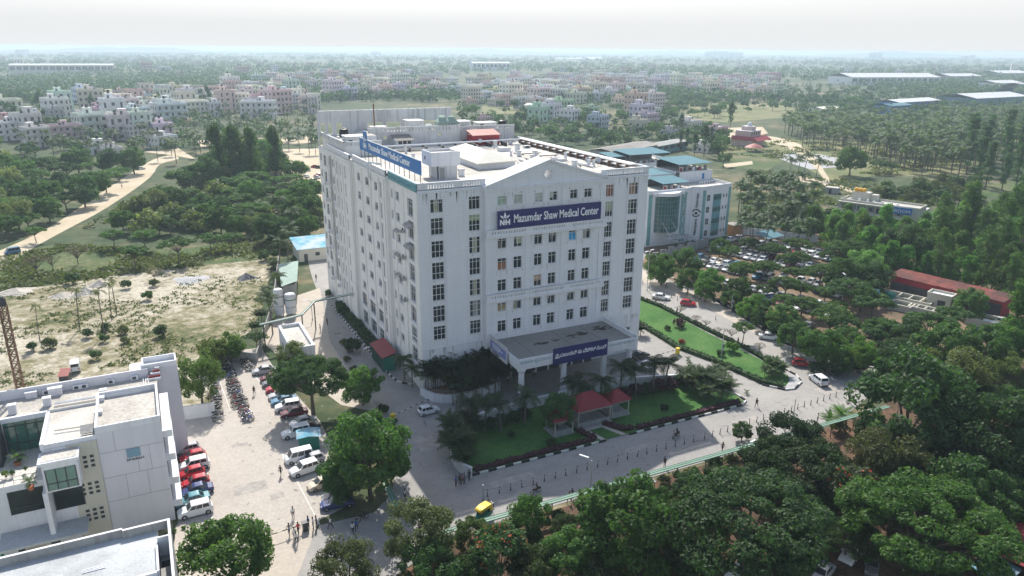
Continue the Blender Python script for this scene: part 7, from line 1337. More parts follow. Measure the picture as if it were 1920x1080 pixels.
def car_meshes(L_, w, hb, hr, cab, nose, rw, boxy=0):
    """body, windows, wheel meshes and positions; cab=(rear base, rear top, front top, front base) along x, nose at +x"""
    b = MB(); h = L_/2
    loft(b, [(-h, w*.86, .38, hb*.86, w*.76), (-h+.12, w*.97, .24, hb*.97, w*.86), (cab[0]+.1, w, .2, hb, w*.9), (0, w, .2, hb, w*.9), (cab[3], w, .2, hb*.97, w*.88), (h-nose*.45, w*.98, .22, hb*.88, w*.82), (h-.1, w*.92, .26, hb*.74, w*.74), (h, w*.8, .36, hb*.62, w*.62)], 'car_paint')
    z0, wb, wt = hb-.03, w*.9, w*(.74+.1*boxy); r0, r1, r2, r3 = cab
    B0 = [(r0, -wb, z0), (r3, -wb, z0), (r3, wb, z0), (r0, wb, z0)]; T0 = [(r1, -wt, hr), (r2, -wt, hr), (r2, wt, hr), (r1, wt, hr)]
    b.add(B0+T0, [(0, 1, 5, 4), (1, 2, 6, 5), (2, 3, 7, 6), (3, 0, 4, 7)], 'car_paint'); xm, zt = (r1+r2)/2, hr+.05
    b.add(T0+[(r1+.25, -wt*.75, zt), (r2-.25, -wt*.75, zt), (r2-.25, wt*.75, zt), (r1+.25, wt*.75, zt)], [(0, 1, 5, 4), (1, 2, 6, 5), (2, 3, 7, 6), (3, 0, 4, 7), (4, 5, 6, 7)], 'car_paint')
    b.box(-h-.02, -h+.1, -w*.8, w*.8, .3, .45, 'metal_dark'); b.box(h-.12, h+.02, -w*.7, w*.7, .28, .42, 'metal_dark')
    for s in (-1, 1): b.box(r3-.15, r3+.02, s*w*1.0-.08, s*w*1.0+.08, hb+.02, hb+.16, 'car_paint')
    g = MB()
    def lerp(a, c, t): return tuple(a[i]+(c[i]-a[i])*t for i in range(3))
    def pane(a, c, d, e, u0, u1, v0, v1, out):
        q = []
        for u, v in ((u0, v0), (u1, v0), (u1, v1), (u0, v1)): p, r = lerp(a, c, u), lerp(e, d, u); x = lerp(p, r, v); q.append((x[0]+out[0], x[1]+out[1], x[2]+out[2]))
        g.quad(*q, 'window_glass')
    o = .012
    for u0, u1 in ((.08, .36), (.4, .66), (.69, .93)): pane(B0[0], B0[1], T0[1], T0[0], u0, u1, .14, .86, (0, -o, 0)); pane(B0[3], B0[2], T0[2], T0[3], u0, u1, .14, .86, (0, o, 0))
    pane(B0[1], B0[2], T0[2], T0[1], .07, .93, .1, .93, (o, 0, o)); pane(B0[3], B0[0], T0[0], T0[3], .1, .9, .2, .9, (-o, 0, o))
    hl = MB(); hl.box(-.11, .06, -.16, .16, -.07, .07, 'lamp_clear'); tl = MB(); tl.box(-.05, .06, -.1, .1, -.14, .14, 'lamp_red')
    return dict(body=b.mesh('body'), windows=g.mesh('windows'), wheel=wheel_mesh(rw, .2), hl=hl.mesh('headlight'), tl=tl.mesh('taillight'), L=L_, w=w, hb=hb, rw=rw, ax=(-h+.62+.1*boxy, h-.78), nose=nose, b=b, g=g)
CK = dict(hatchback=car_meshes(3.7, .8, .92, 1.46, (-1.72, -1.35, .15, .85), 1.0, .3), sedan=car_meshes(4.35, .85, .9, 1.43, (-1.55, -.85, .35, 1.0), 1.1, .31), suv=car_meshes(4.3, .9, 1.08, 1.68, (-2.02, -1.75, .4, 1.0), 1.1, .36, .6), van=car_meshes(4.1, .84, 1.05, 1.9, (-1.98, -1.85, 1.0, 1.55), .5, .32, 1), jeep=car_meshes(4.4, .86, 1.15, 1.9, (-2.1, -2.05, .55, .75), 1.3, .38, 1))
CC = dict(white=(.74, .75, .76), red=(.42, .02, .035), maroon=(.14, .015, .025), silver=(.42, .43, .44), grey=(.16, .165, .17), black=(.02, .02, .022), navy=(.025, .045, .16), blue=(.07, .2, .32), teal=(.1, .28, .33), beige=(.6, .52, .4))
def car(kind, colr, p, yaw, label, group=None, name=None, z=.05):
    k = CK[kind]; t = thing(name or 'parked_'+('car' if kind not in ('van', 'jeep') else kind), label, 'car' if kind not in ('van', 'jeep') else kind, (p[0], p[1], z), R(yaw), group)
    def ch(n, me, loc=(0, 0, 0), c=None):
        o = bpy.data.objects.new(n, me); COL.objects.link(o); o.parent = t; o.location = loc
        if c: o.color = (*c, 1)
    ch('body', k['body'], c=CC[colr]); ch('windows', k['windows'])
    for x in k['ax']:
        for s in (-1, 1): ch('wheel', k['wheel'], (x, s*(k['w']-.08), k['rw']))
    for s in (-1, 1): ch('headlight', k['hl'], (k['L']/2-.16, s*k['w']*.62, k['hb']*.68)); ch('taillight', k['tl'], (-k['L']/2+.03, s*k['w']*.7, k['hb']*.74))
    return t
def far_car_mesh(k):
    k = CK[k]; mb = MB()
    for src in (k['b'], k['g']):
        for i, f in enumerate(src.f): mb.add([src.v[j] for j in f], [tuple(range(len(f)))], src.names[src.m[i]])
    for x in k['ax']:
        for s in (-1, 1):
            n = 10; y = s*(k['w']-.02); r = k['rw']; vs = [(x+r*math.cos(2*math.pi*i/n), y, r+r*math.sin(2*math.pi*i/n)) for i in range(n)]; mb.add(vs, [tuple(range(n)) if s > 0 else tuple(range(n-1, -1, -1))], 'tyre')
    return mb.mesh('parked_car')
FC = {k: far_car_mesh(k) for k in CK}
def far_car(kind, colr, p, yaw, label, group, z=.05):
    o = bpy.data.objects.new('parked_car', FC[kind]); COL.objects.link(o); o.location = (p[0], p[1], z); o.rotation_euler.z = R(yaw); o.color = (*CC[colr], 1); return tag(o, label, 'car', group)
for kd, c, u, v, yw, lab in (('hatchback', 'silver', 352, 849, 182, 'silver white hatchback at the far end of the left car row'), ('hatchback', 'red', 362, 863, 184, 'red hatchback second from the far end of the left row'), ('suv', 'white', 364, 879, 181, 'white estate car between two red cars in the left row'), ('hatchback', 'red', 359, 894, 186, 'red car with a dark grey windscreen in the middle of the left row'), ('hatchback', 'red', 367, 911, 182, 'bright red car next to the navy one in the left row'), ('sedan', 'navy', 369, 926, 183, 'navy blue sedan in the left row'), ('sedan', 'teal', 362, 944, 183, 'teal blue sedan beside the nearest white car'), ('suv', 'white', 367, 964, 182, 'white sport utility car nearest the camera in the left row')):
    car(kd, c, at(u, v), yw, lab, 'cars in the left row of the car park')
for kd, c, u, v, yw, lab in (('sedan', 'silver', 496, 700, 176, 'silver sedan at the far end of the tree shaded row'), ('hatchback', 'maroon', 508, 714, 178, 'dark red car half under the layered tree'), ('hatchback', 'grey', 512, 723, 178, 'grey car next to the bright red one under the tree'), ('hatchback', 'red', 519, 734, 178, 'bright red hatchback poking out of the tree shade'), ('sedan', 'silver', 528, 746, 178, 'silver car beside the bright red hatchback'), ('sedan', 'blue', 533, 756, 178, 'pale blue car between silver and white cars'), ('suv', 'white', 541, 768, 176, 'white car in front of the maroon one'), ('sedan', 'maroon', 552, 779, 178, 'maroon sedan beside the white car'), ('sedan', 'silver', 568, 797, 186, 'silver grey sedan above the white jeep'), ('sedan', 'black', 574, 807, 186, 'black car just behind the white jeep'), ('jeep', 'white', 555, 818, 180, 'boxy white jeep with side windows beside the blue tarpaulin kiosk'), ('van', 'white', 561, 864, 182, 'white van below the blue tarpaulin kiosk'), ('suv', 'white', 572, 886, 190, 'white sport utility car beside the white van'), ('hatchback', 'beige', 602, 914, 188, 'cream hatchback under the edge of the dark low tree'), ('hatchback', 'grey', 630, 938, 170, 'dark grey car at the near end under the tree'), ('sedan', 'navy', 632, 950, 172, 'dark blue car lowest in the shade of the tree'), ('hatchback', 'silver', 585, 868, 186, 'grey car hidden behind the white van')):
    car(kd, c, at(u, v), yw, lab, 'cars in the tree shaded row of the car park')
for kd, c, u, v, yw, lab, nm in (('hatchback', 'white', 804, 775, 4, 'small white hatchback turning at the shaded corner of the hospital', 'car'), ('sedan', 'white', 1239, 561, -48, 'white sedan driving on the far part of the right hand road', 'car'), ('sedan', 'white', 1442, 636, -46, 'white sedan on the right hand road below the leafy trees', 'car'), ('hatchback', 'red', 1503, 686, -40, 'red car driving at the junction', 'car'), ('suv', 'white', 1534, 718, 74, 'white sport utility car in the middle of the junction', 'car'), ('suv', 'white', 1596, 1046, 198, 'white car parked in the park between the two big rain trees', None), ('hatchback', 'grey', 1634, 1068, 215, 'grey hatchback parked beside the white car under the rain tree', None), ('sedan', 'silver', 1540, 1082, 200, 'silver car cut by the bottom edge under the huge rain tree', None), ('sedan', 'white', 1915, 985, 150, 'white car cut by the right edge of the park', None), ('hatchback', 'white', 1385, 1080, 190, 'white car glimpsed under the huge rain tree at the bottom edge', None), ('sedan', 'silver', 1735, 880, 200, 'pale car glimpsed between the dark trees of the park', None), ('jeep', 'white', 142, 693, 94, 'white jeep parked on the field behind the annex', None), ('sedan', 'white', 264, 318, 25, 'white car on the dirt road through the scrub wood', 'car'), ('van', 'white', 1512, 650, -60, 'white van parked behind the kerb under the leafy trees', None), ('hatchback', 'red', 1290, 573, -45, 'red car half hidden under the trees beside the road', None), ('hatchback', 'silver', 1455, 617, -45, 'silver car under the pale green tree by the road', None), ('hatchback', 'blue', 1583, 665, 20, 'dark blue stall like car behind the junction kerb', None), ('sedan', 'black', 1200, 672, 10, 'black car in the deep shade at the right end of the porch', None), ('hatchback', 'white', 1215, 690, 10, 'white car on the drive behind the sunlit palms', None), ('hatchback', 'black', 886, 736, 5, 'black car in the shade of the porch ramp', None)):
    car(kd, c, at(u, v), yw, lab, None, nm)
p = at(24, 476); car('van', 'blue', p, 200, 'blue and white pick up on the dirt road at the left edge', None, 'pickup_truck', .04)
r = random.Random(21); n = 0; POLY = [(1300, 478), (1375, 452), (1440, 456), (1500, 450), (1560, 472), (1590, 540), (1570, 605), (1520, 622), (1470, 596), (1420, 560), (1350, 528), (1300, 500)]
for row in range(16):
    for k in range(34):
        a, b = 62+row*5.3, 2+k*2.35; ca, sa = math.cos(R(18)), math.sin(R(18)); x, y = 76+(row*5.3)*ca-(k*2.35-30)*sa, 12+(row*5.3)*sa+(k*2.35-30)*ca
        u, v, _ = px((x, y, 0))
        if row % 3 == 2 or not inpoly(u, v, POLY) or r.random() < .05 or n > 270: continue
        cl = r.choice(['white']*7+['silver']*6+['grey', 'black', 'silver', 'red', 'navy', 'maroon', 'beige', 'blue']); n += 1
        far_car(r.choice(['hatchback', 'hatchback', 'sedan', 'suv']), cl, (x+r.uniform(-.3, .3), y+r.uniform(-.15, .15)), 18+r.choice((0, 180))+r.uniform(-4, 4), cl+' car in the crowded rows of the tree shaded car park', 'cars in the tree shaded car park')
for k, (u, v, c, kd) in enumerate(((1267, 455, 'white', 'van'), (1303, 458, 'silver', 'sedan'), (1320, 461, 'navy', 'hatchback'), (1371, 452, 'white', 'hatchback'), (1387, 450, 'silver', 'suv'), (1850, 612, 'white', 'sedan'), (1868, 616, 'white', 'hatchback'), (1882, 608, 'silver', 'hatchback'), (1838, 628, 'navy', 'hatchback'), (1842, 634, 'white', 'sedan'))): far_car(kd, c, at(u, v), 10 if k < 5 else -60, c+' '+kd+(' parked in front of the eye hospital' if k < 5 else ' parked beside the pond at the right edge'), 'cars in front of the eye hospital' if k < 5 else 'cars beside the pond')
for k, (u, v) in enumerate(scatter([(566, 318), (598, 312), (603, 345), (580, 350)], 9, 7, 3)+scatter([(562, 374), (600, 372), (602, 388), (575, 390)], 7, 7, 4)): c = r.choice(['white', 'white', 'silver', 'red', 'black']); far_car(r.choice(['hatchback', 'sedan']), c, at(u, v), r.uniform(0, 360), c+' car parked on the sandy ground left of the hospital', 'cars on the sandy ground')
# motorcycles
def bike_mesh():
    mb = MB()
    for x in (-.62, .64):
        n = 14; vs = []
        for y, q in ((-.05, .27), (-.05, .31), (.05, .31), (.05, .27)):
            for i in range(n): a = 2*math.pi*i/n; vs.append((x+q*math.cos(a), y, .31+q*math.sin(a)))
        mb.add(vs, [(k*n+i, k*n+(i+1) % n, ((k+1) % 4)*n+(i+1) % n, ((k+1) % 4)*n+i) for k in range(4) for i in range(n)], 'tyre')
        mb.tube((x, -.06, .31), (x, .06, .31), .06, m='rim', n=8)
        for i in range(3): a = i*math.pi/3; mb.tube((x-.27*math.cos(a), 0, .31-.27*math.sin(a)), (x+.27*math.cos(a), 0, .31+.27*math.sin(a)), .012, m='rim', n=4)
    mb.box(-.22, .22, -.12, .12, .25, .55, 'metal_grey'); loft(mb, [(-.15, .1, .62, .8, .08), (.05, .15, .62, .88, .1), (.32, .14, .64, .9, .09), (.42, .08, .68, .82, .06)], 'car_paint')
    loft(mb, [(-.85, .08, .72, .82, .06), (-.5, .13, .7, .82, .1), (-.1, .12, .66, .8, .1)], 'bike_seat'); mb.tube((.64, .07, .31), (.4, .07, .95), .03, m='rim', n=6); mb.tube((.64, -.07, .31), (.4, -.07, .95), .03, m='rim', n=6); mb.tube((.36, -.33, 1.02), (.36, .33, 1.02), .02, m='metal_dark', n=6)
    mb.box(.42, .55, -.1, .1, .8, .98, 'car_paint'); mb.tube((-.62, -.1, .31), (-.15, -.1, .36), .03, m='rim', n=5); mb.tube((-.1, -.15, .3), (-.8, -.15, .38), .045, m='metal_grey', n=6); mb.box(-.95, -.35, -.07, .07, .58, .7, 'car_paint'); mb.box(.4, .9, -.06, .06, .6, .63, 'car_paint')
    for s in (-1, 1): mb.tube((.36, s*.25, 1.02), (.3, s*.3, 1.2), .01, m='metal_dark', n=4); mb.box(.27, .31, s*.3-.05, s*.3+.05, 1.18, 1.26, 'metal_dark')
    return mb.mesh('motorcycle')
BIKE = bike_mesh()
def bike(p, yaw, label, group=None, c=(.03, .03, .035), lean=0): o = bpy.data.objects.new('motorcycle', BIKE); COL.objects.link(o); o.location = (p[0], p[1], .05); o.rotation_euler = (R(lean), 0, R(yaw)); o.color = (*c, 1); return tag(o, label, 'motorcycle', group)
bc_ = [(.03, .03, .035)]*9+[(.25, .03, .04), (.06, .1, .3), (.2, .2, .22), (.3, .3, .32)]
for (u0, v0), (u1, v1), n, lab in (((398, 655), (409, 790), 26, 'motorcycle in the left column of bikes beside the compound wall'), ((420, 672), (466, 790), 38, 'motorcycle in the middle column of bikes in the car park'), ((428, 690), (445, 765), 14, 'motorcycle in the middle column of bikes in the car park'), ((447, 662), (470, 695), 12, 'motorcycle in the short column of bikes at the top end')):
    for k in range(n): t = k/(n-1); p = at(u0+(u1-u0)*t, v0+(v1-v0)*t); bike((p.x+r.uniform(-.2, .2), p.y+r.uniform(-.1, .1)), r.uniform(-12, 12)+(180 if r.random() < .3 else 0), lab, 'motorcycles parked in the car park', r.choice(bc_), r.uniform(3, 10))
# ------------------------------------------------------------------ people: one skinned body per pose
def person_mesh(pose):
    J = {}; E = []; rad = {}
    def j(n, co, r, par=None): J[n] = Vector(co); rad[n] = r; (E.append((par, n)) if par else None)
    sit = pose == 'ride'; st = {'stand': 0, 'walk': .26, 'walk2': -.26, 'ride': 0, 'lean': .08}[pose]; hz_ = .92
    j('pelvis', (0, 0, hz_), .13); j('spine', (0, .01, hz_+.22), .125, 'pelvis'); fw = .12 if sit else .02
    j('chest', (0, fw*.6, hz_+.43), .14, 'spine'); j('neck', (0, fw, hz_+.57), .055, 'chest'); j('head', (0, fw+.02, hz_+.66), .085, 'neck'); j('crown', (0, fw+.02, hz_+.76), .075, 'head'); j('nose', (0, fw+.115, hz_+.685), .016, 'head')
    for s, k in ((-1, 'l'), (1, 'r')):
        a = st*s; j(k+'sh', (s*.185, fw*.7, hz_+.48), .062, 'chest')
        if sit: el, wr = (s*.26, .3, hz_+.28), (s*.3, .52, hz_+.22)
        else: el, wr = (s*.235, -a*.35-.02, hz_+.2), (s*.235, -a*.75+.08, hz_-.04)
        j(k+'el', el, .043, k+'sh'); j(k+'wr', wr, .03, k+'el'); d = (Vector(wr)-Vector(el)).normalized(); pm = Vector(wr)+d*.055; j(k+'palm', pm, .032, k+'wr')
        side = Vector((0, 1, 0)) if not sit else Vector((1, 0, 0)); side = (side-d*side.dot(d)).normalized()
        for f in range(4): j(f'{k}f{f}', pm+d*(.085+.012*(1.5-abs(f-1.5)))+side*(.026*(f-1.5))+Vector((0, .012, -.01)), .0085, k+'palm')
        j(k+'th', pm+side*.055+d*.03, .0095, k+'palm')
        j(k+'hip', (s*.1, 0, hz_-.06), .092, 'pelvis')
        if sit: kn, an, to = (s*.2, .38, hz_-.12), (s*.2, .28, hz_-.5), (s*.2, .44, hz_-.54)
        else: kn, an, to = (s*.105, a*.75+.03, .5), (s*.105, a*1.25-.05, .09+abs(min(0, a))*.25), (s*.115, a*1.25+.13, .045+abs(min(0, a))*.1)
        j(k+'kn', kn, .062, k+'hip'); j(k+'an', an, .043, k+'kn'); j(k+'to', to, .038, k+'an')
    ns = list(J); me = bpy.data.meshes.new('person'); me.from_pydata([J[n] for n in ns], [(ns.index(a), ns.index(b)) for a, b in E], [])
    o = bpy.data.objects.new('person', me); COL.objects.link(o); sk = o.modifiers.new('skin', 'SKIN'); sk.use_smooth_shade = True; su = o.modifiers.new('sub', 'SUBSURF'); su.levels = 1; su.render_levels = 1
    for i, n in enumerate(ns): v = me.skin_vertices[0].data[i]; v.radius = (rad[n], rad[n]*(.8 if n in ('chest', 'spine', 'pelvis') else 1)); v.use_root = n == 'pelvis'
    dg = bpy.context.evaluated_depsgraph_get(); dg.update(); out = bpy.data.meshes.new_from_object(o.evaluated_get(dg)); bpy.data.objects.remove(o)
    out.materials.clear(); [out.materials.append(MT[m]) for m in ('skin', 'cloth', 'trouser')]
    for p in out.polygons:
        c = p.center; b = min(E, key=lambda e: (lambda a, d: (c-(a+d*max(0, min(1, (c-a).dot(d)/max(1e-6, d.dot(d)))))).length)(J[e[0]], J[e[1]]-J[e[0]]))[1]
        p.material_index = 1 if b in ('spine', 'chest', 'lsh', 'rsh', 'lel', 'rel') else (2 if b[1:] in ('hip', 'kn', 'an', 'to') else 0); p.use_smooth = True
    hb = MB(); hc = J['crown']; hb.lathe([(.088, -.07), (.1, 0), (.088, .06), (.05, .09), (.01, .1)], (hc.x, hc.y-.015, hc.z+.0), 'hair', 12)
    return out, hb.mesh('hair')
PP = {k: person_mesh(k) for k in ('stand', 'walk', 'walk2', 'ride', 'lean')}
def person(pose, p, yaw, label, c=(.6, .6, .62), group=None, z=.06, s=1.0):
    b, h = PP[pose]; o = bpy.data.objects.new('person', b); COL.objects.link(o); o.location = (p[0], p[1], z); o.rotation_euler.z = R(yaw-90); o.scale = (s,)*3; o.color = (*c, 1); tag(o, label, 'person', group)
    k = bpy.data.objects.new('hair', h); COL.objects.link(k); k.parent = o; return o
Wt, Bk, Bl, Rd, Gy, Pk = (.72, .73, .75), (.025, .025, .03), (.06, .16, .4), (.5, .05, .05), (.25, .25, .26), (.5, .25, .28)
for u, v, ps, yw, c, lab in ((477, 741, 'walk', 250, Bk, 'person in dark clothes walking alone in the upper car park'), (527, 893, 'walk2', 240, Bk, 'person in black striding across the car park near the white van'), (550, 972, 'stand', 270, Wt, 'person in a white shirt standing at the car park barrier'), (543, 1004, 'walk', 100, Gy, 'person in grey walking left of the group below the barrier'), (553, 1012, 'walk2', 80, Wt, 'person in white at the front of the group below the barrier'), (560, 1002, 'walk', 95, Rd, 'person in a red top in the group below the barrier'), (556, 1020, 'walk', 60, Wt, 'person in pale clothes nearest the camera in the group'), (579, 990, 'stand', 200, Bl, 'person in a blue shirt beside the barrier post'), (588, 992, 'stand', 170, Wt, 'person in a pale shirt next to the one in blue'), (594, 989, 'stand', 190, Gy, 'person in a grey shirt by the fence post'), (620, 992, 'walk', 20, Wt, 'person in white trousers walking right of the barrier'), (662, 1002, 'walk2', 70, Wt, 'person in a white shirt walking on the shaded lane'), (669, 996, 'walk', 70, Bl, 'person in blue walking beside the one in white on the lane'),
        (855, 913, 'stand', 300, Bl, 'person in bright blue at the left of the group by the curved wall'), (862, 910, 'stand', 250, Bk, 'dark dressed person second in the group by the curved wall'), (867, 909, 'lean', 200, Pk, 'person in reddish clothes in the group by the curved wall'), (871, 907, 'stand', 180, Gy, 'person in grey in the group by the curved wall'), (880, 902, 'lean', 90, Bk, 'person leaning at the end of the curved wall'), (1418, 764, 'walk', 200, Bk, 'person in black walking across the sunny forecourt'), (1592, 757, 'walk2', 260, Bk, 'person with a dark top walking near the dark spreading tree'), (1532, 793, 'stand', 300, Wt, 'person in white beside the end of the walkway'), (1617, 697, 'stand', 250, Wt, 'person in white standing at the junction kerb'), (1067, 943, 'walk', 200, Gy, 'person in grey under the walkway'), (1073, 937, 'walk2', 200, Bk, 'person in black under the walkway'), (760, 938, 'stand', 200, Wt, 'person in white beside the walkway spur'), (1354, 848, 'walk', 250, Bk, 'person in dark clothes behind the walkway posts'), (1246, 876, 'stand', 200, Bk, 'person standing by the shelter beside the walkway'),
        (593, 526, 'walk', 270, Bk, 'person walking on the far service road'), (614, 610, 'stand', 200, Bk, 'person in black beside the potted palm in the service yard'), (601, 622, 'stand', 180, Bk, 'person in black at the service yard edge'), (925, 712, 'stand', 260, Wt, 'person in white on the porch behind the palms'), (934, 716, 'walk', 240, Wt, 'person in white walking on the porch'), (952, 720, 'stand', 200, Wt, 'person in a white shirt under the left of the canopy'), (1002, 708, 'walk', 220, Wt, 'person in white stooping beside the canopy column'), (927, 735, 'walk2', 250, Gy, 'person in grey on the ramp of the porch'), (1302, 560, 'walk', 310, Pk, 'first of the walkers on the shady verge of the right hand road'), (1307, 563, 'walk2', 310, Wt, 'walker in white on the shady verge'), (1312, 565, 'walk', 310, Wt, 'last of three walkers on the shady verge'), (1288, 556, 'walk', 310, Pk, 'walker in pink under the trees of the verge'), (1232, 528, 'walk', 130, Wt, 'person in white near the double lamp'), (1249, 542, 'walk2', 130, Gy, 'person crossing to the verge near the white sedan'), (1269, 590, 'stand', 100, Gy, 'person beside the second bare tree of the side lawn'), (1383, 648, 'stand', 100, Bk, 'person in dark clothes beside the thin trees'), (229, 353, 'walk', 240, Bk, 'person walking on the dirt road in the scrub'), (1768, 545, 'walk', 200, Bk, 'person walking on the concrete tanks')):
    person(ps, at(u, v), yw, lab, c, z=1.6 if u == 1768 else .06)
for u, v, yw, c, lab, col in ((1267, 821, 195, Bk, 'motorcycle ridden along the shaded road beside the lawn', (.03, .03, .03)), (1004, 926, 190, Bk, 'motorcycle ridden along the lower lane of the road', (.04, .04, .045)), (917, 956, 25, Gy, 'pale scooter ridden in front of the yellow rickshaw', (.4, .4, .42)), (680, 976, 200, Bk, 'motorcycle standing in the shade of the lane', (.03, .03, .03))):
    p = at(u, v); bike(p, yw, lab, None, col); a = R(yw)
    person('ride', (p.x-.3*math.cos(a), p.y-.3*math.sin(a)), yw, 'person riding the '+lab.replace('ridden ', ''), c, z=-.02)
# yellow auto rickshaw
p = at(905, 973); AR = thing('auto_rickshaw', 'auto rickshaw with a bright yellow roof on the shaded road', 'rickshaw', (p.x, p.y, .05), R(205)); b = MB()
loft(b, [(-1.25, .6, .35, .95, .56), (-.9, .65, .3, 1.0, .62), (.2, .65, .3, .75, .62), (.55, .5, .35, 1.0, .46), (1.0, .32, .4, 1.1, .28), (1.2, .2, .45, .9, .16)], 'hut_green'); b.build('body', AR)
b = MB(); loft(b, [(-1.3, .6, 1.0, 1.75, .52), (-1.1, .66, 1.45, 1.86, .56), (0, .68, 1.55, 1.92, .58), (.75, .6, 1.5, 1.86, .5), (.95, .5, 1.45, 1.75, .42)], 'yellow_paint'); b.box(-1.3, -.85, -.62, .62, .95, 1.5, 'yellow_paint'); b.build('roof', AR)
b = MB(); b.quad((.62, -.48, 1.0), (.62, .48, 1.0), (.82, .45, 1.55), (.82, -.45, 1.55), 'window_glass'); b.build('windscreen', AR)
for x, y in ((-.8, .55), (-.8, -.55), (.95, 0)): o = bpy.data.objects.new('wheel', CK['hatchback']['wheel']); COL.objects.link(o); o.parent = AR; o.location = (x, y, .24); o.scale = (.8, .8, .8)
for x, y in ((-.6, .6), (-.6, -.6), (.5, .5), (.5, -.5)): b = MB(); b.tube((x, y, .7), (x*1.05, y*.95, 1.6), .03, m='metal_dark', n=5); b.build('post', AR)
b = MB(); b.box(-.8, -.3, -.5, .5, .55, .7, 'bike_seat'); b.box(-.9, -.75, -.5, .5, .7, 1.2, 'bike_seat'); b.build('seat', AR)
person('ride', (p.x+.0, p.y+.0), 205, 'person in a khaki shirt driving the yellow rickshaw', (.4, .3, .15), z=-.12)
# ------------------------------------------------------------------ the towns
HP = []
def house_proto(w, d, fl, style, rs):
    r = random.Random(rs); mb = MB(); H = fl*3.1; mb.box(-w/2, w/2, -d/2, d/2, 0, H, 'house', 'old_white'); ring_parapet(mb, -w/2, w/2, -d/2, d/2, H, H+.9, 'house', .2); wins = []
    for f in range(fl):
        z = f*3.1
        if style % 3 == 0: mb.box(-w/2-.1, w/2+.1, -d/2-1.1, -d/2, z+2.85, z+3.1, 'house'); mb.box(-w/2, w/2, -d/2-1.1, -d/2-1.0, z+3.1, z+3.9 if f < fl-1 else z+3.3, 'house')
        else: mb.box(-w/2-.25, w/2+.25, -d/2-.35, d/2+.25, z+2.8, z+2.95, 'house')
        n = max(2, int(w/2.6))
        for k in range(n):
            x = -w/2+w*(k+.5)/n; wd = .65 if k % 2 else .45; wins.append((x-wd, x+wd, -d/2-.05, -d/2-.002, z+(.95 if k % 2 else .1), z+2.3))
        m_ = max(2, int(d/3))
        for k in range(m_): y = -d/2+d*(k+.5)/m_; wins.append((-w/2-.05, -w/2-.002, y-.6, y+.6, z+.95, z+2.2)); wins.append((w/2+.002, w/2+.05, y-.6, y+.6, z+.95, z+2.2))
    sh = MB(); sx = r.uniform(-w*.3, w*.1); sh.box(sx, sx+2.8, -.5, 3, H, H+2.6, 'house', 'old_white'); sh.box(sx-.2, sx+3, -.7, 3.2, H+2.6, H+2.8, 'house'); sh.box(sx+.4, sx+1.3, -.55, -.5, H, H+2, 'house_dark')
    tk = MB(); tx = sx+1.4 if r.random() < .6 else -sx; tz = H+2.8 if tx == sx+1.4 else H; tk.lathe([(.6, 0), (.62, 1.1), (.3, 1.35)], (tx, 1.2, tz), 'black_plastic', 10)
    wl_ = []
    for x0, x1, y0, y1, z0, z1 in wins: q = MB(); q.box(x0, x1, y0, y1, z0, z1, 'house_dark'); wl_.append(q.mesh('window'))
    one = MB(); one.v, one.f, one.m, one.names = list(mb.v), list(mb.f), list(mb.m), list(mb.names)
    for x0, x1, y0, y1, z0, z1 in wins: one.box(x0, x1, y0, y1, z0, z1, 'house_dark')
    HP.append(dict(w=w, walls=mb.mesh('walls'), sh=sh.mesh('stair_head'), tk=tk.mesh('water_tank'), win=wl_, one=one.mesh('house'), fl=fl))
for i, (w, d, fl, s) in enumerate(((9, 11, 2, 1), (11, 9, 3, 0), (8, 10, 3, 2), (14, 10, 3, 0), (10, 10, 4, 1), (12, 12, 2, 2), (18, 11, 3, 0), (9, 8, 2, 2), (13, 11, 4, 0), (8, 9, 1, 1))): house_proto(w, d, fl, s, i)
NUM = ['', 'single', 'two', 'three', 'four']
def house(p, i, yaw, col, label, group=None, near=False, s=1.0):
    h = HP[i]
    if near:
        t = thing('house', label, 'house', (p[0], p[1], 0), R(yaw), group); t.scale = (s, s, s)
        for n, me in [('walls', h['walls']), ('stair_head', h['sh']), ('water_tank', h['tk'])]+[('window', q) for q in h['win']]: o = bpy.data.objects.new(n, me); COL.objects.link(o); o.parent = t; o.color = (*col, 1)
    else:
        t = bpy.data.objects.new('house', h['one']); COL.objects.link(t); t.location = (p[0], p[1], 0); t.rotation_euler.z = R(yaw); t.scale = (s, s, s*rnd.uniform(.9, 1.1)); t.color = (*col, 1); tag(t, label, 'house', group)
        for n, me in (('stair_head', h['sh']), ('water_tank', h['tk'])):
            if depth(p) < 1300: o = bpy.data.objects.new(n, me); COL.objects.link(o); o.parent = t; o.color = (*col, 1)
    return t
HC_ = dict(white=(.7, .7, .7), cream=(.64, .59, .5), pink=(.6, .46, .43), salmon=(.6, .44, .37), grey=(.4, .4, .41), yellow=(.64, .57, .34), lilac=(.46, .39, .45), green=(.42, .55, .42), pale=(.66, .63, .6), rose=(.52, .4, .41), bluegrey=(.4, .46, .54))
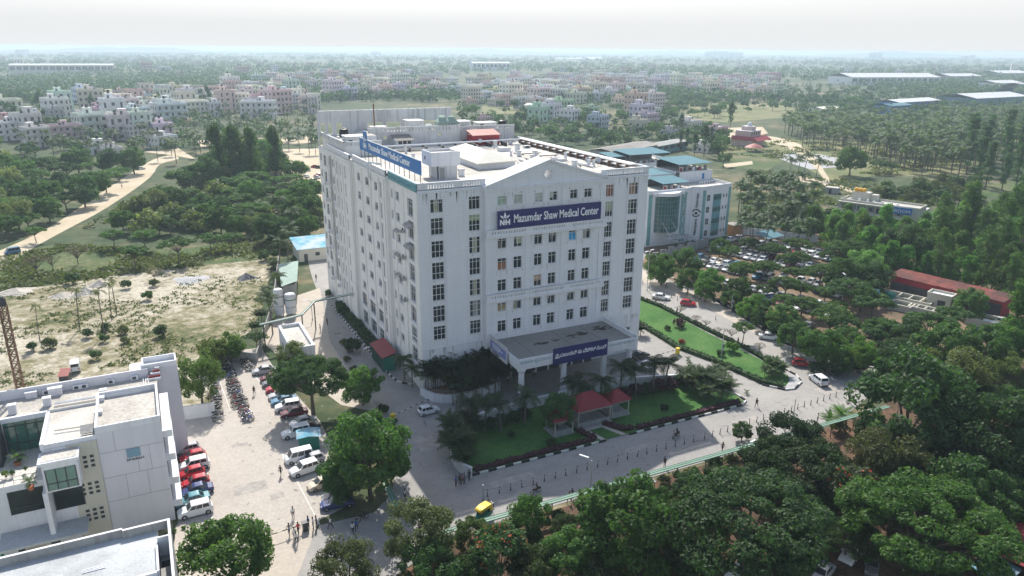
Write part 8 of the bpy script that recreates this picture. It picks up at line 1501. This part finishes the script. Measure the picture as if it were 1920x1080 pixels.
for u, v, i, c, yw, lab, s in ((18, 262, 6, 'white', 20, 'white house with outside stairs at the left border of the town', 1.2), (70, 275, 1, 'pale', 22, 'pale grey house with a stepped roof in front of the pink one', 1.2), (120, 268, 6, 'rose', 18, 'large pinkish grey house with long galleries in the left town', 1.15), (108, 236, 4, 'grey', 15, 'tall pale grey block behind the pinkish grey house', 1.0), (186, 288, 9, 'white', 20, 'low white house with an orange roof patch at the front of the town', 1.4), (210, 291, 9, 'pale', 18, 'low white flat roof beside the dirt ground', 1.2), (305, 277, 5, 'white', 30, 'white flat roofed house where the dirt road enters the town', 1.1), (255, 262, 1, 'pale', 24, 'pale house between palms right of the pinkish grey house', 1.0), (190, 232, 3, 'cream', 12, 'cream house with galleries in the middle of the left town', 1.1), (265, 225, 3, 'green', 8, 'pale green house with a green awning', .9), (487, 222, 6, 'white', -20, 'long white four storey school like block left of the hospital', 1.5), (440, 195, 8, 'rose', 10, 'dark red brown block behind the white school like block', 1.0), (222, 190, 2, 'pink', 15, 'pink stepped house standing above the palms', 1.2), (358, 236, 9, 'yellow', 20, 'small yellow house with a round yellow tank', 1.0),
        (975, 198, 4, 'cream', 25, 'tall cream apartment block with balconies behind the round tank', 1.15), (1068, 234, 2, 'white', 20, 'white modern house with stacked terraces behind the hospital', 1.25), (1120, 246, 1, 'bluegrey', 26, 'blue grey house with curved balconies behind the hospital', 1.2), (1212, 240, 3, 'lilac', 18, 'lilac pink three storey block behind the hospital', 1.15), (1108, 216, 0, 'green', 12, 'lime green house behind the blue grey one', 1.1), (1222, 198, 1, 'yellow', 16, 'bright yellow house above the white one', 1.0), (1192, 206, 7, 'white', 18, 'small white house in front of the yellow one', 1.1), (908, 235, 7, 'rose', 30, 'pink patterned house beside the rear roof tank', 1.0), (880, 200, 0, 'salmon', 20, 'salmon house right of the cooling towers', 1.1), (1085, 262, 9, 'pink', 12, 'low pink brick house behind the hospital roof', 1.0), (1340, 262, 6, 'rose', 20, 'long pinkish row house behind the column shaped trees', .9), (1290, 246, 5, 'pale', 20, 'wide low house with a pale roof left of the sandy path', 1.2), (822, 150, 4, 'white', 10, 'tall white block above the far houses', 1.2), (545, 172, 8, 'grey', 5, 'grey unfinished block near the tall mast', 1.3), (1320, 285, 9, 'pale', 16, 'low pale house among the trees behind the eye hospital', 1.2), (1255, 255, 9, 'grey', 14, 'low grey roofed house right of the lilac block', 1.2)):
    house(at(u, v), i, yw, HC_[c], lab, None, True, s)
hs = random.Random(77)
for poly, n, gap, grp, pal in (([(0, 225), (150, 212), (330, 228), (330, 262), (150, 262), (0, 262)], 20, 18, 'left town', ['pale', 'rose', 'white', 'cream', 'white', 'pale']), ([(150, 192), (520, 166), (590, 195), (590, 212), (470, 215), (330, 222), (160, 228)], 52, 14, 'town left of the hospital', ['pale', 'white', 'cream', 'white', 'white', 'rose', 'pale']), ([(470, 152), (850, 140), (860, 180), (600, 190), (520, 182)], 64, 13, 'town above the hospital roof', ['pink', 'white', 'cream', 'pale', 'white', 'white', 'cream']),
        ([(860, 165), (960, 152), (1100, 138), (1265, 132), (1275, 165), (1170, 190), (960, 196)], 80, 13, 'town beyond the pedestal tank', ['cream', 'pale', 'pink', 'yellow', 'white', 'white', 'cream', 'pale']), ([(1275, 162), (1450, 150), (1458, 182), (1300, 178)], 38, 12, 'town right of the hospital', ['pink', 'cream', 'pale', 'white']), ([(1000, 205), (1060, 200), (1080, 225), (1010, 240)], 5, 18, 'houses behind the round tank', ['pale', 'cream', 'green']), ([(1130, 195), (1250, 205), (1260, 240), (1180, 255), (1140, 225)], 6, 20, 'houses around the yellow one', ['pink', 'cream', 'pale'])):
    for u, v in scatter(poly, n, gap, n+3):
        i = hs.choice([0, 1, 2, 3, 4, 5, 7, 7, 8, 0, 2]); c = hs.choice(pal); p = at(u, v); house(p, i, hs.uniform(5, 35), tuple(x*hs.uniform(.85, 1.1) for x in HC_[c]), f'{c} {NUM[HP[i]["fl"]]} storey house in the {grp}', 'houses of the '+grp, False, hs.uniform(1.2, 1.7))
fb = MB()   # buildings too far off or too many to count
def fhouse(u, v, sc):
    h = hs.choice(HP)['one']; p = at(u, v); a = R(hs.uniform(0, 40)); ca, sa = math.cos(a)*sc, math.sin(a)*sc; c = hs.choice(['trim_white', 'tent_cream', 'old_white', 'salmon_w', 'cream_wall'])
    vs = [(p.x+q.co.x*ca-q.co.y*sa, p.y+q.co.x*sa+q.co.y*ca, q.co.z*sc) for q in h.vertices]
    for f in h.polygons: fb.add([vs[i] for i in f.vertices], [tuple(range(len(f.vertices)))], 'house_dark' if h.materials[f.material_index].name == 'house_dark' else c)
mat('salmon_w', (.57, .43, .4))
for poly, n in (([(470, 152), (850, 138), (860, 165), (600, 178), (480, 180)], 40), ([(860, 160), (1265, 128), (1275, 150), (960, 180)], 60), ([(1275, 155), (1450, 146), (1455, 165), (1300, 170)], 30), ([(200, 195), (600, 165), (600, 205), (330, 222)], 40), ([(860, 172), (1270, 150), (1240, 190), (1010, 215), (870, 200)], 45)):
    for u, v in scatter(poly, n, 7, n+9): fhouse(u, v, hs.uniform(1.1, 1.6))
for u in range(0, 1900, 12):
    v = 110+hs.random()**1.7*34
    if not ((u*7) % 5 < 2 or 560 < u < 700 and v > 130): fhouse(u+hs.uniform(-6, 6), v, hs.uniform(1.1, 1.9))
o = fb.build('distant_buildings'); o['kind'] = 'stuff'
# water tank on legs, temple, long buildings and factories
p = at(993, 215); simple('overhead_tank', 'round cream overhead water tank on thick legs behind the hospital', 'water tower', [('drum', lambda m: m.lathe([(4.6, 4.5), (5.4, 5.2), (5.4, 8.6), (5.0, 9.0), (2.5, 10.2), (.3, 10.6)], (0, 0, 0), 'tent_cream', 22)), ('leg', lambda m: [m.tube((3.8*math.cos(k*1.047), 3.8*math.sin(k*1.047), 0), (3.8*math.cos(k*1.047), 3.8*math.sin(k*1.047), 4.6), .5, m='cream_wall') for k in range(6)])], loc=(p.x, p.y, 0))
p = at(1402, 272); simple('pink_villa', 'pink stepped villa with a white dome and red tiled porch', 'villa', [('walls', lambda m: (m.box(-9, 9, -7, 7, 0, 6, 'salmon_w', 'shed_roof_red'), m.box(-6.5, 6.5, -5, 6, 6, 9.5, 'salmon_w', 'trim_white'), m.box(-3, 3, -3, 4, 9.5, 12, 'salmon_w', 'trim_white'))), ('dome', lambda m: m.lathe([(1.6, 12), (1.6, 12.8), (1.2, 14), (.1, 14.8)], (0, 0, 0), 'trim_white', 14)), ('porch_roof', lambda m: (m.add([(-10, -11, 4), (10, -11, 4), (9, -7, 6.4), (-9, -7, 6.4)], [(0, 1, 2, 3)], 'shed_red'), m.add([(-10, -11, 4), (-9, -7, 6.4), (-9, 7, 6.4), (-10.5, 7, 4)], [(0, 1, 2, 3)], 'shed_red'))), ('window', lambda m: [m.box(-7+k*3.2, -5.4+k*3.2, -5.06, -5, 7, 8.8, 'house_dark') for k in range(4)])], loc=(p.x, p.y, 0), rz=R(20))
p = at(1413, 284); simple('round_pavilion', 'round pavilion with a pale red tiled roof beside the pink villa', 'pavilion', [('roof', lambda m: m.lathe([(5.5, 2.6), (3.4, 3.7), (.2, 4.9)], (0, 0, 0), 'shed_roof_red', 14)), ('post', lambda m: [m.tube((4.6*math.cos(k), 4.6*math.sin(k), 0), (4.6*math.cos(k), 4.6*math.sin(k), 2.7), .15, m='cream_wall') for k in range(6)])], loc=(p.x, p.y, 0))
def longhall(u, v, L_, W_, H_, yaw, wm, rm, name, label, cat='factory', arch=False, wins=8):
    p = at(u, v); t = thing(name, label, cat, (p.x, p.y, 0), R(yaw)); mb = MB(); mb.box(-L_/2, L_/2, -W_/2, W_/2, 0, H_, wm); mb.build('walls', t); mb = MB()
    if arch:
        for k in range(10):
            a, c = math.pi*k/10, math.pi*(k+1)/10; f = lambda q, x: (x, -W_/2*math.cos(q), H_+W_*.28*math.sin(q)); mb.quad(f(a, -L_/2), f(a, L_/2), f(c, L_/2), f(c, -L_/2), rm if k % 3 else 'sheet_blue')
    else: mb.add([(-L_/2-1, -W_/2-1, H_), (L_/2+1, -W_/2-1, H_), (L_/2+1, 0, H_+W_*.09), (-L_/2-1, 0, H_+W_*.09), (L_/2+1, W_/2+1, H_), (-L_/2-1, W_/2+1, H_)], [(0, 1, 2, 3), (3, 2, 4, 5)], rm)
    mb.build('roof', t); mb = MB()
    for k in range(wins): x = -L_/2+L_*(k+.5)/wins; mb.box(x-L_/wins*.36, x+L_/wins*.36, -W_/2-.15, -W_/2, H_*.45, H_*.85, 'house_dark')
    tag(mb.build('window_band', t)) if wins else None; return t
longhall(1655, 158, 185, 70, 14, -14, 'trim_white', 'sheet_white', 'factory', 'long white factory with a dark window band on the plain at the right', wins=14); longhall(1700, 205, 80, 26, 9, 8, 'sign_blue', 'sheet_white', 'factory', 'blue walled factory with a pale roof behind the palm grove', wins=6); longhall(1672, 212, 36, 18, 8, 8, 'sign_blue', 'sheet_blue', 'factory', 'small blue shed at the left end of the blue factory', wins=4); longhall(1840, 195, 110, 46, 9, 4, 'sheet_blue', 'sheet_white', 'factory', 'very long white roofed factory hall above the palm grove', wins=0); longhall(1912, 190, 40, 40, 11, 4, 'sheet_blue', 'sheet_white', 'factory', 'arched white hall with pale blue stripes at the right border', arch=True, wins=0); longhall(1545, 212, 30, 16, 5, 10, 'trim_white', 'tent_cream', 'hall', 'pale flat hall standing in front of the dark tree belt', 'hall', wins=3)
longhall(1870, 166, 70, 40, 10, 0, 'trim_white', 'sheet_white', 'factory', 'white roofed warehouse at the right border above the long hall', wins=0); longhall(1880, 145, 120, 60, 11, 0, 'grey_concrete', 'sheet_white', 'factory', 'grey warehouse far off at the right border', wins=0); longhall(1790, 152, 90, 50, 11, -5, 'grey_concrete', 'sheet_white', 'factory', 'grey warehouse right of the long white factory', wins=0); longhall(122, 138, 200, 36, 18, -8, 'cream_wall', 'sheet_white', 'factory', 'very long cream block far off in the left woods', 'building', wins=16); longhall(918, 132, 110, 40, 20, -8, 'trim_white', 'sheet_white', 'block', 'wide white block in the woods beyond the hospital', 'building', wins=9); longhall(1230, 287, 60, 9, 5, 24, 'teal', 'grey_concrete', 'shed', 'long shed with turquoise doors behind the hospital roof', 'shed', wins=8); longhall(1170, 296, 46, 16, 6, 24, 'grey_concrete', 'roof_dark', 'shed', 'long low grey roofed workshop behind the far white block', 'shed', wins=8)
# apartment towers on the horizon
for k, (u, n, h, lab) in enumerate(((1322, 5, 48, 'row of pale apartment towers on the horizon right of centre'), (1345, 4, 50, 'second row of pale apartment towers on the horizon'), (1368, 4, 46, 'third row of pale apartment towers on the horizon'), (1628, 4, 50, 'apartment towers on the horizon left of the low hill'), (700, 3, 30, 'faint white blocks on the horizon above the hospital'), (40, 4, 30, 'faint white blocks on the left horizon'), (1800, 4, 35, 'faint blocks on the right horizon'))):
    for j in range(n):
        p0 = at(u+j*6, 140); d = (Vector((p0.x, p0.y, 0))-Vector((CAM.x, CAM.y, 0))).normalized()*(6500+90*j); mb = MB(); w = 26; mb.box(-w/2, w/2, -12, 12, 0, h+hs.uniform(-7, 4), 'trim_white')
        for z in range(4, int(h), 7): mb.box(-w/2-.3, w/2+.3, -12.4, -12, z, z+3, 'house_dark')
        o = mb.build('apartment_tower', None, (CAM.x+d.x, CAM.y+d.y, 0), R(15)); tag(o, 'pale tower of the '+lab.replace('row of ', 'row of '), 'tower block', lab)
# transmission towers and masts
def pylon(u, v, vt, label, name='pylon', w=5.0):
    p = at(u, v); H_ = min(np.linspace(5, 90, 300), key=lambda z: abs(px((p.x, p.y, z))[1]-vt)); k = w/5
    t = thing(name, label, 'pylon', (p.x, p.y, 0), .4); mb = MB(); r_ = .16*k+.08
    for x, y in ((-1, -1), (1, -1), (1, 1), (-1, 1)): mb.tube((x*w/2, y*w/2, 0), (x*.3, y*.3, H_), r_, m='metal_grey', n=4)
    for q in range(8):
        z0, z1 = H_*q/8, H_*(q+1)/8; s0, s1 = w/2*(1-q/8)+.3, w/2*(1-(q+1)/8)+.3
        for x, y in ((-1, -1), (1, -1), (1, 1), (-1, 1)): mb.tube((x*s0, y*s0, z0), (-y*s1, x*s1, z1), r_*.7, m='metal_grey', n=3)
    mb.build('lattice', t)
    if name == 'pylon': mb = MB(); [mb.tube((-w*.9, 0, H_*f), (w*.9, 0, H_*f), r_, m='metal_grey', n=4) for f in (.72, .84, .95)]; mb.build('cross_arm', t)
pylon(1425, 133, 114, 'faint pylon above the houses right of the hospital'); pylon(1507, 135, 115, 'second faint pylon right of the houses'); pylon(1646, 138, 113, 'pylon above the long white factory'); pylon(1805, 146, 114, 'tallest pylon at the right of the plain'); pylon(558, 180, 120, 'tall thin lattice mast above the left town', 'radio_mast', 2.0)
# ------------------------------------------------------------------ haze over the whole scene
hz = MB(); hz.box(-6000, 9000, -400, 14000, -1.0, 61.0, 'white_wall'); ho = hz.build('haze'); ho['kind'] = 'stuff'
hm = bpy.data.materials.new('haze_air'); hm.use_nodes = True; t = hm.node_tree; t.nodes.clear()
om = t.nodes.new('ShaderNodeOutputMaterial'); pv = t.nodes.new('ShaderNodeVolumePrincipled')
pv.inputs['Color'].default_value = (.7, .88, 1, 1); pv.inputs['Density'].default_value = HAZE; pv.inputs['Anisotropy'].default_value = .25
t.links.new(pv.outputs[0], om.inputs['Volume']); ho.data.materials.clear(); ho.data.materials.append(hm)
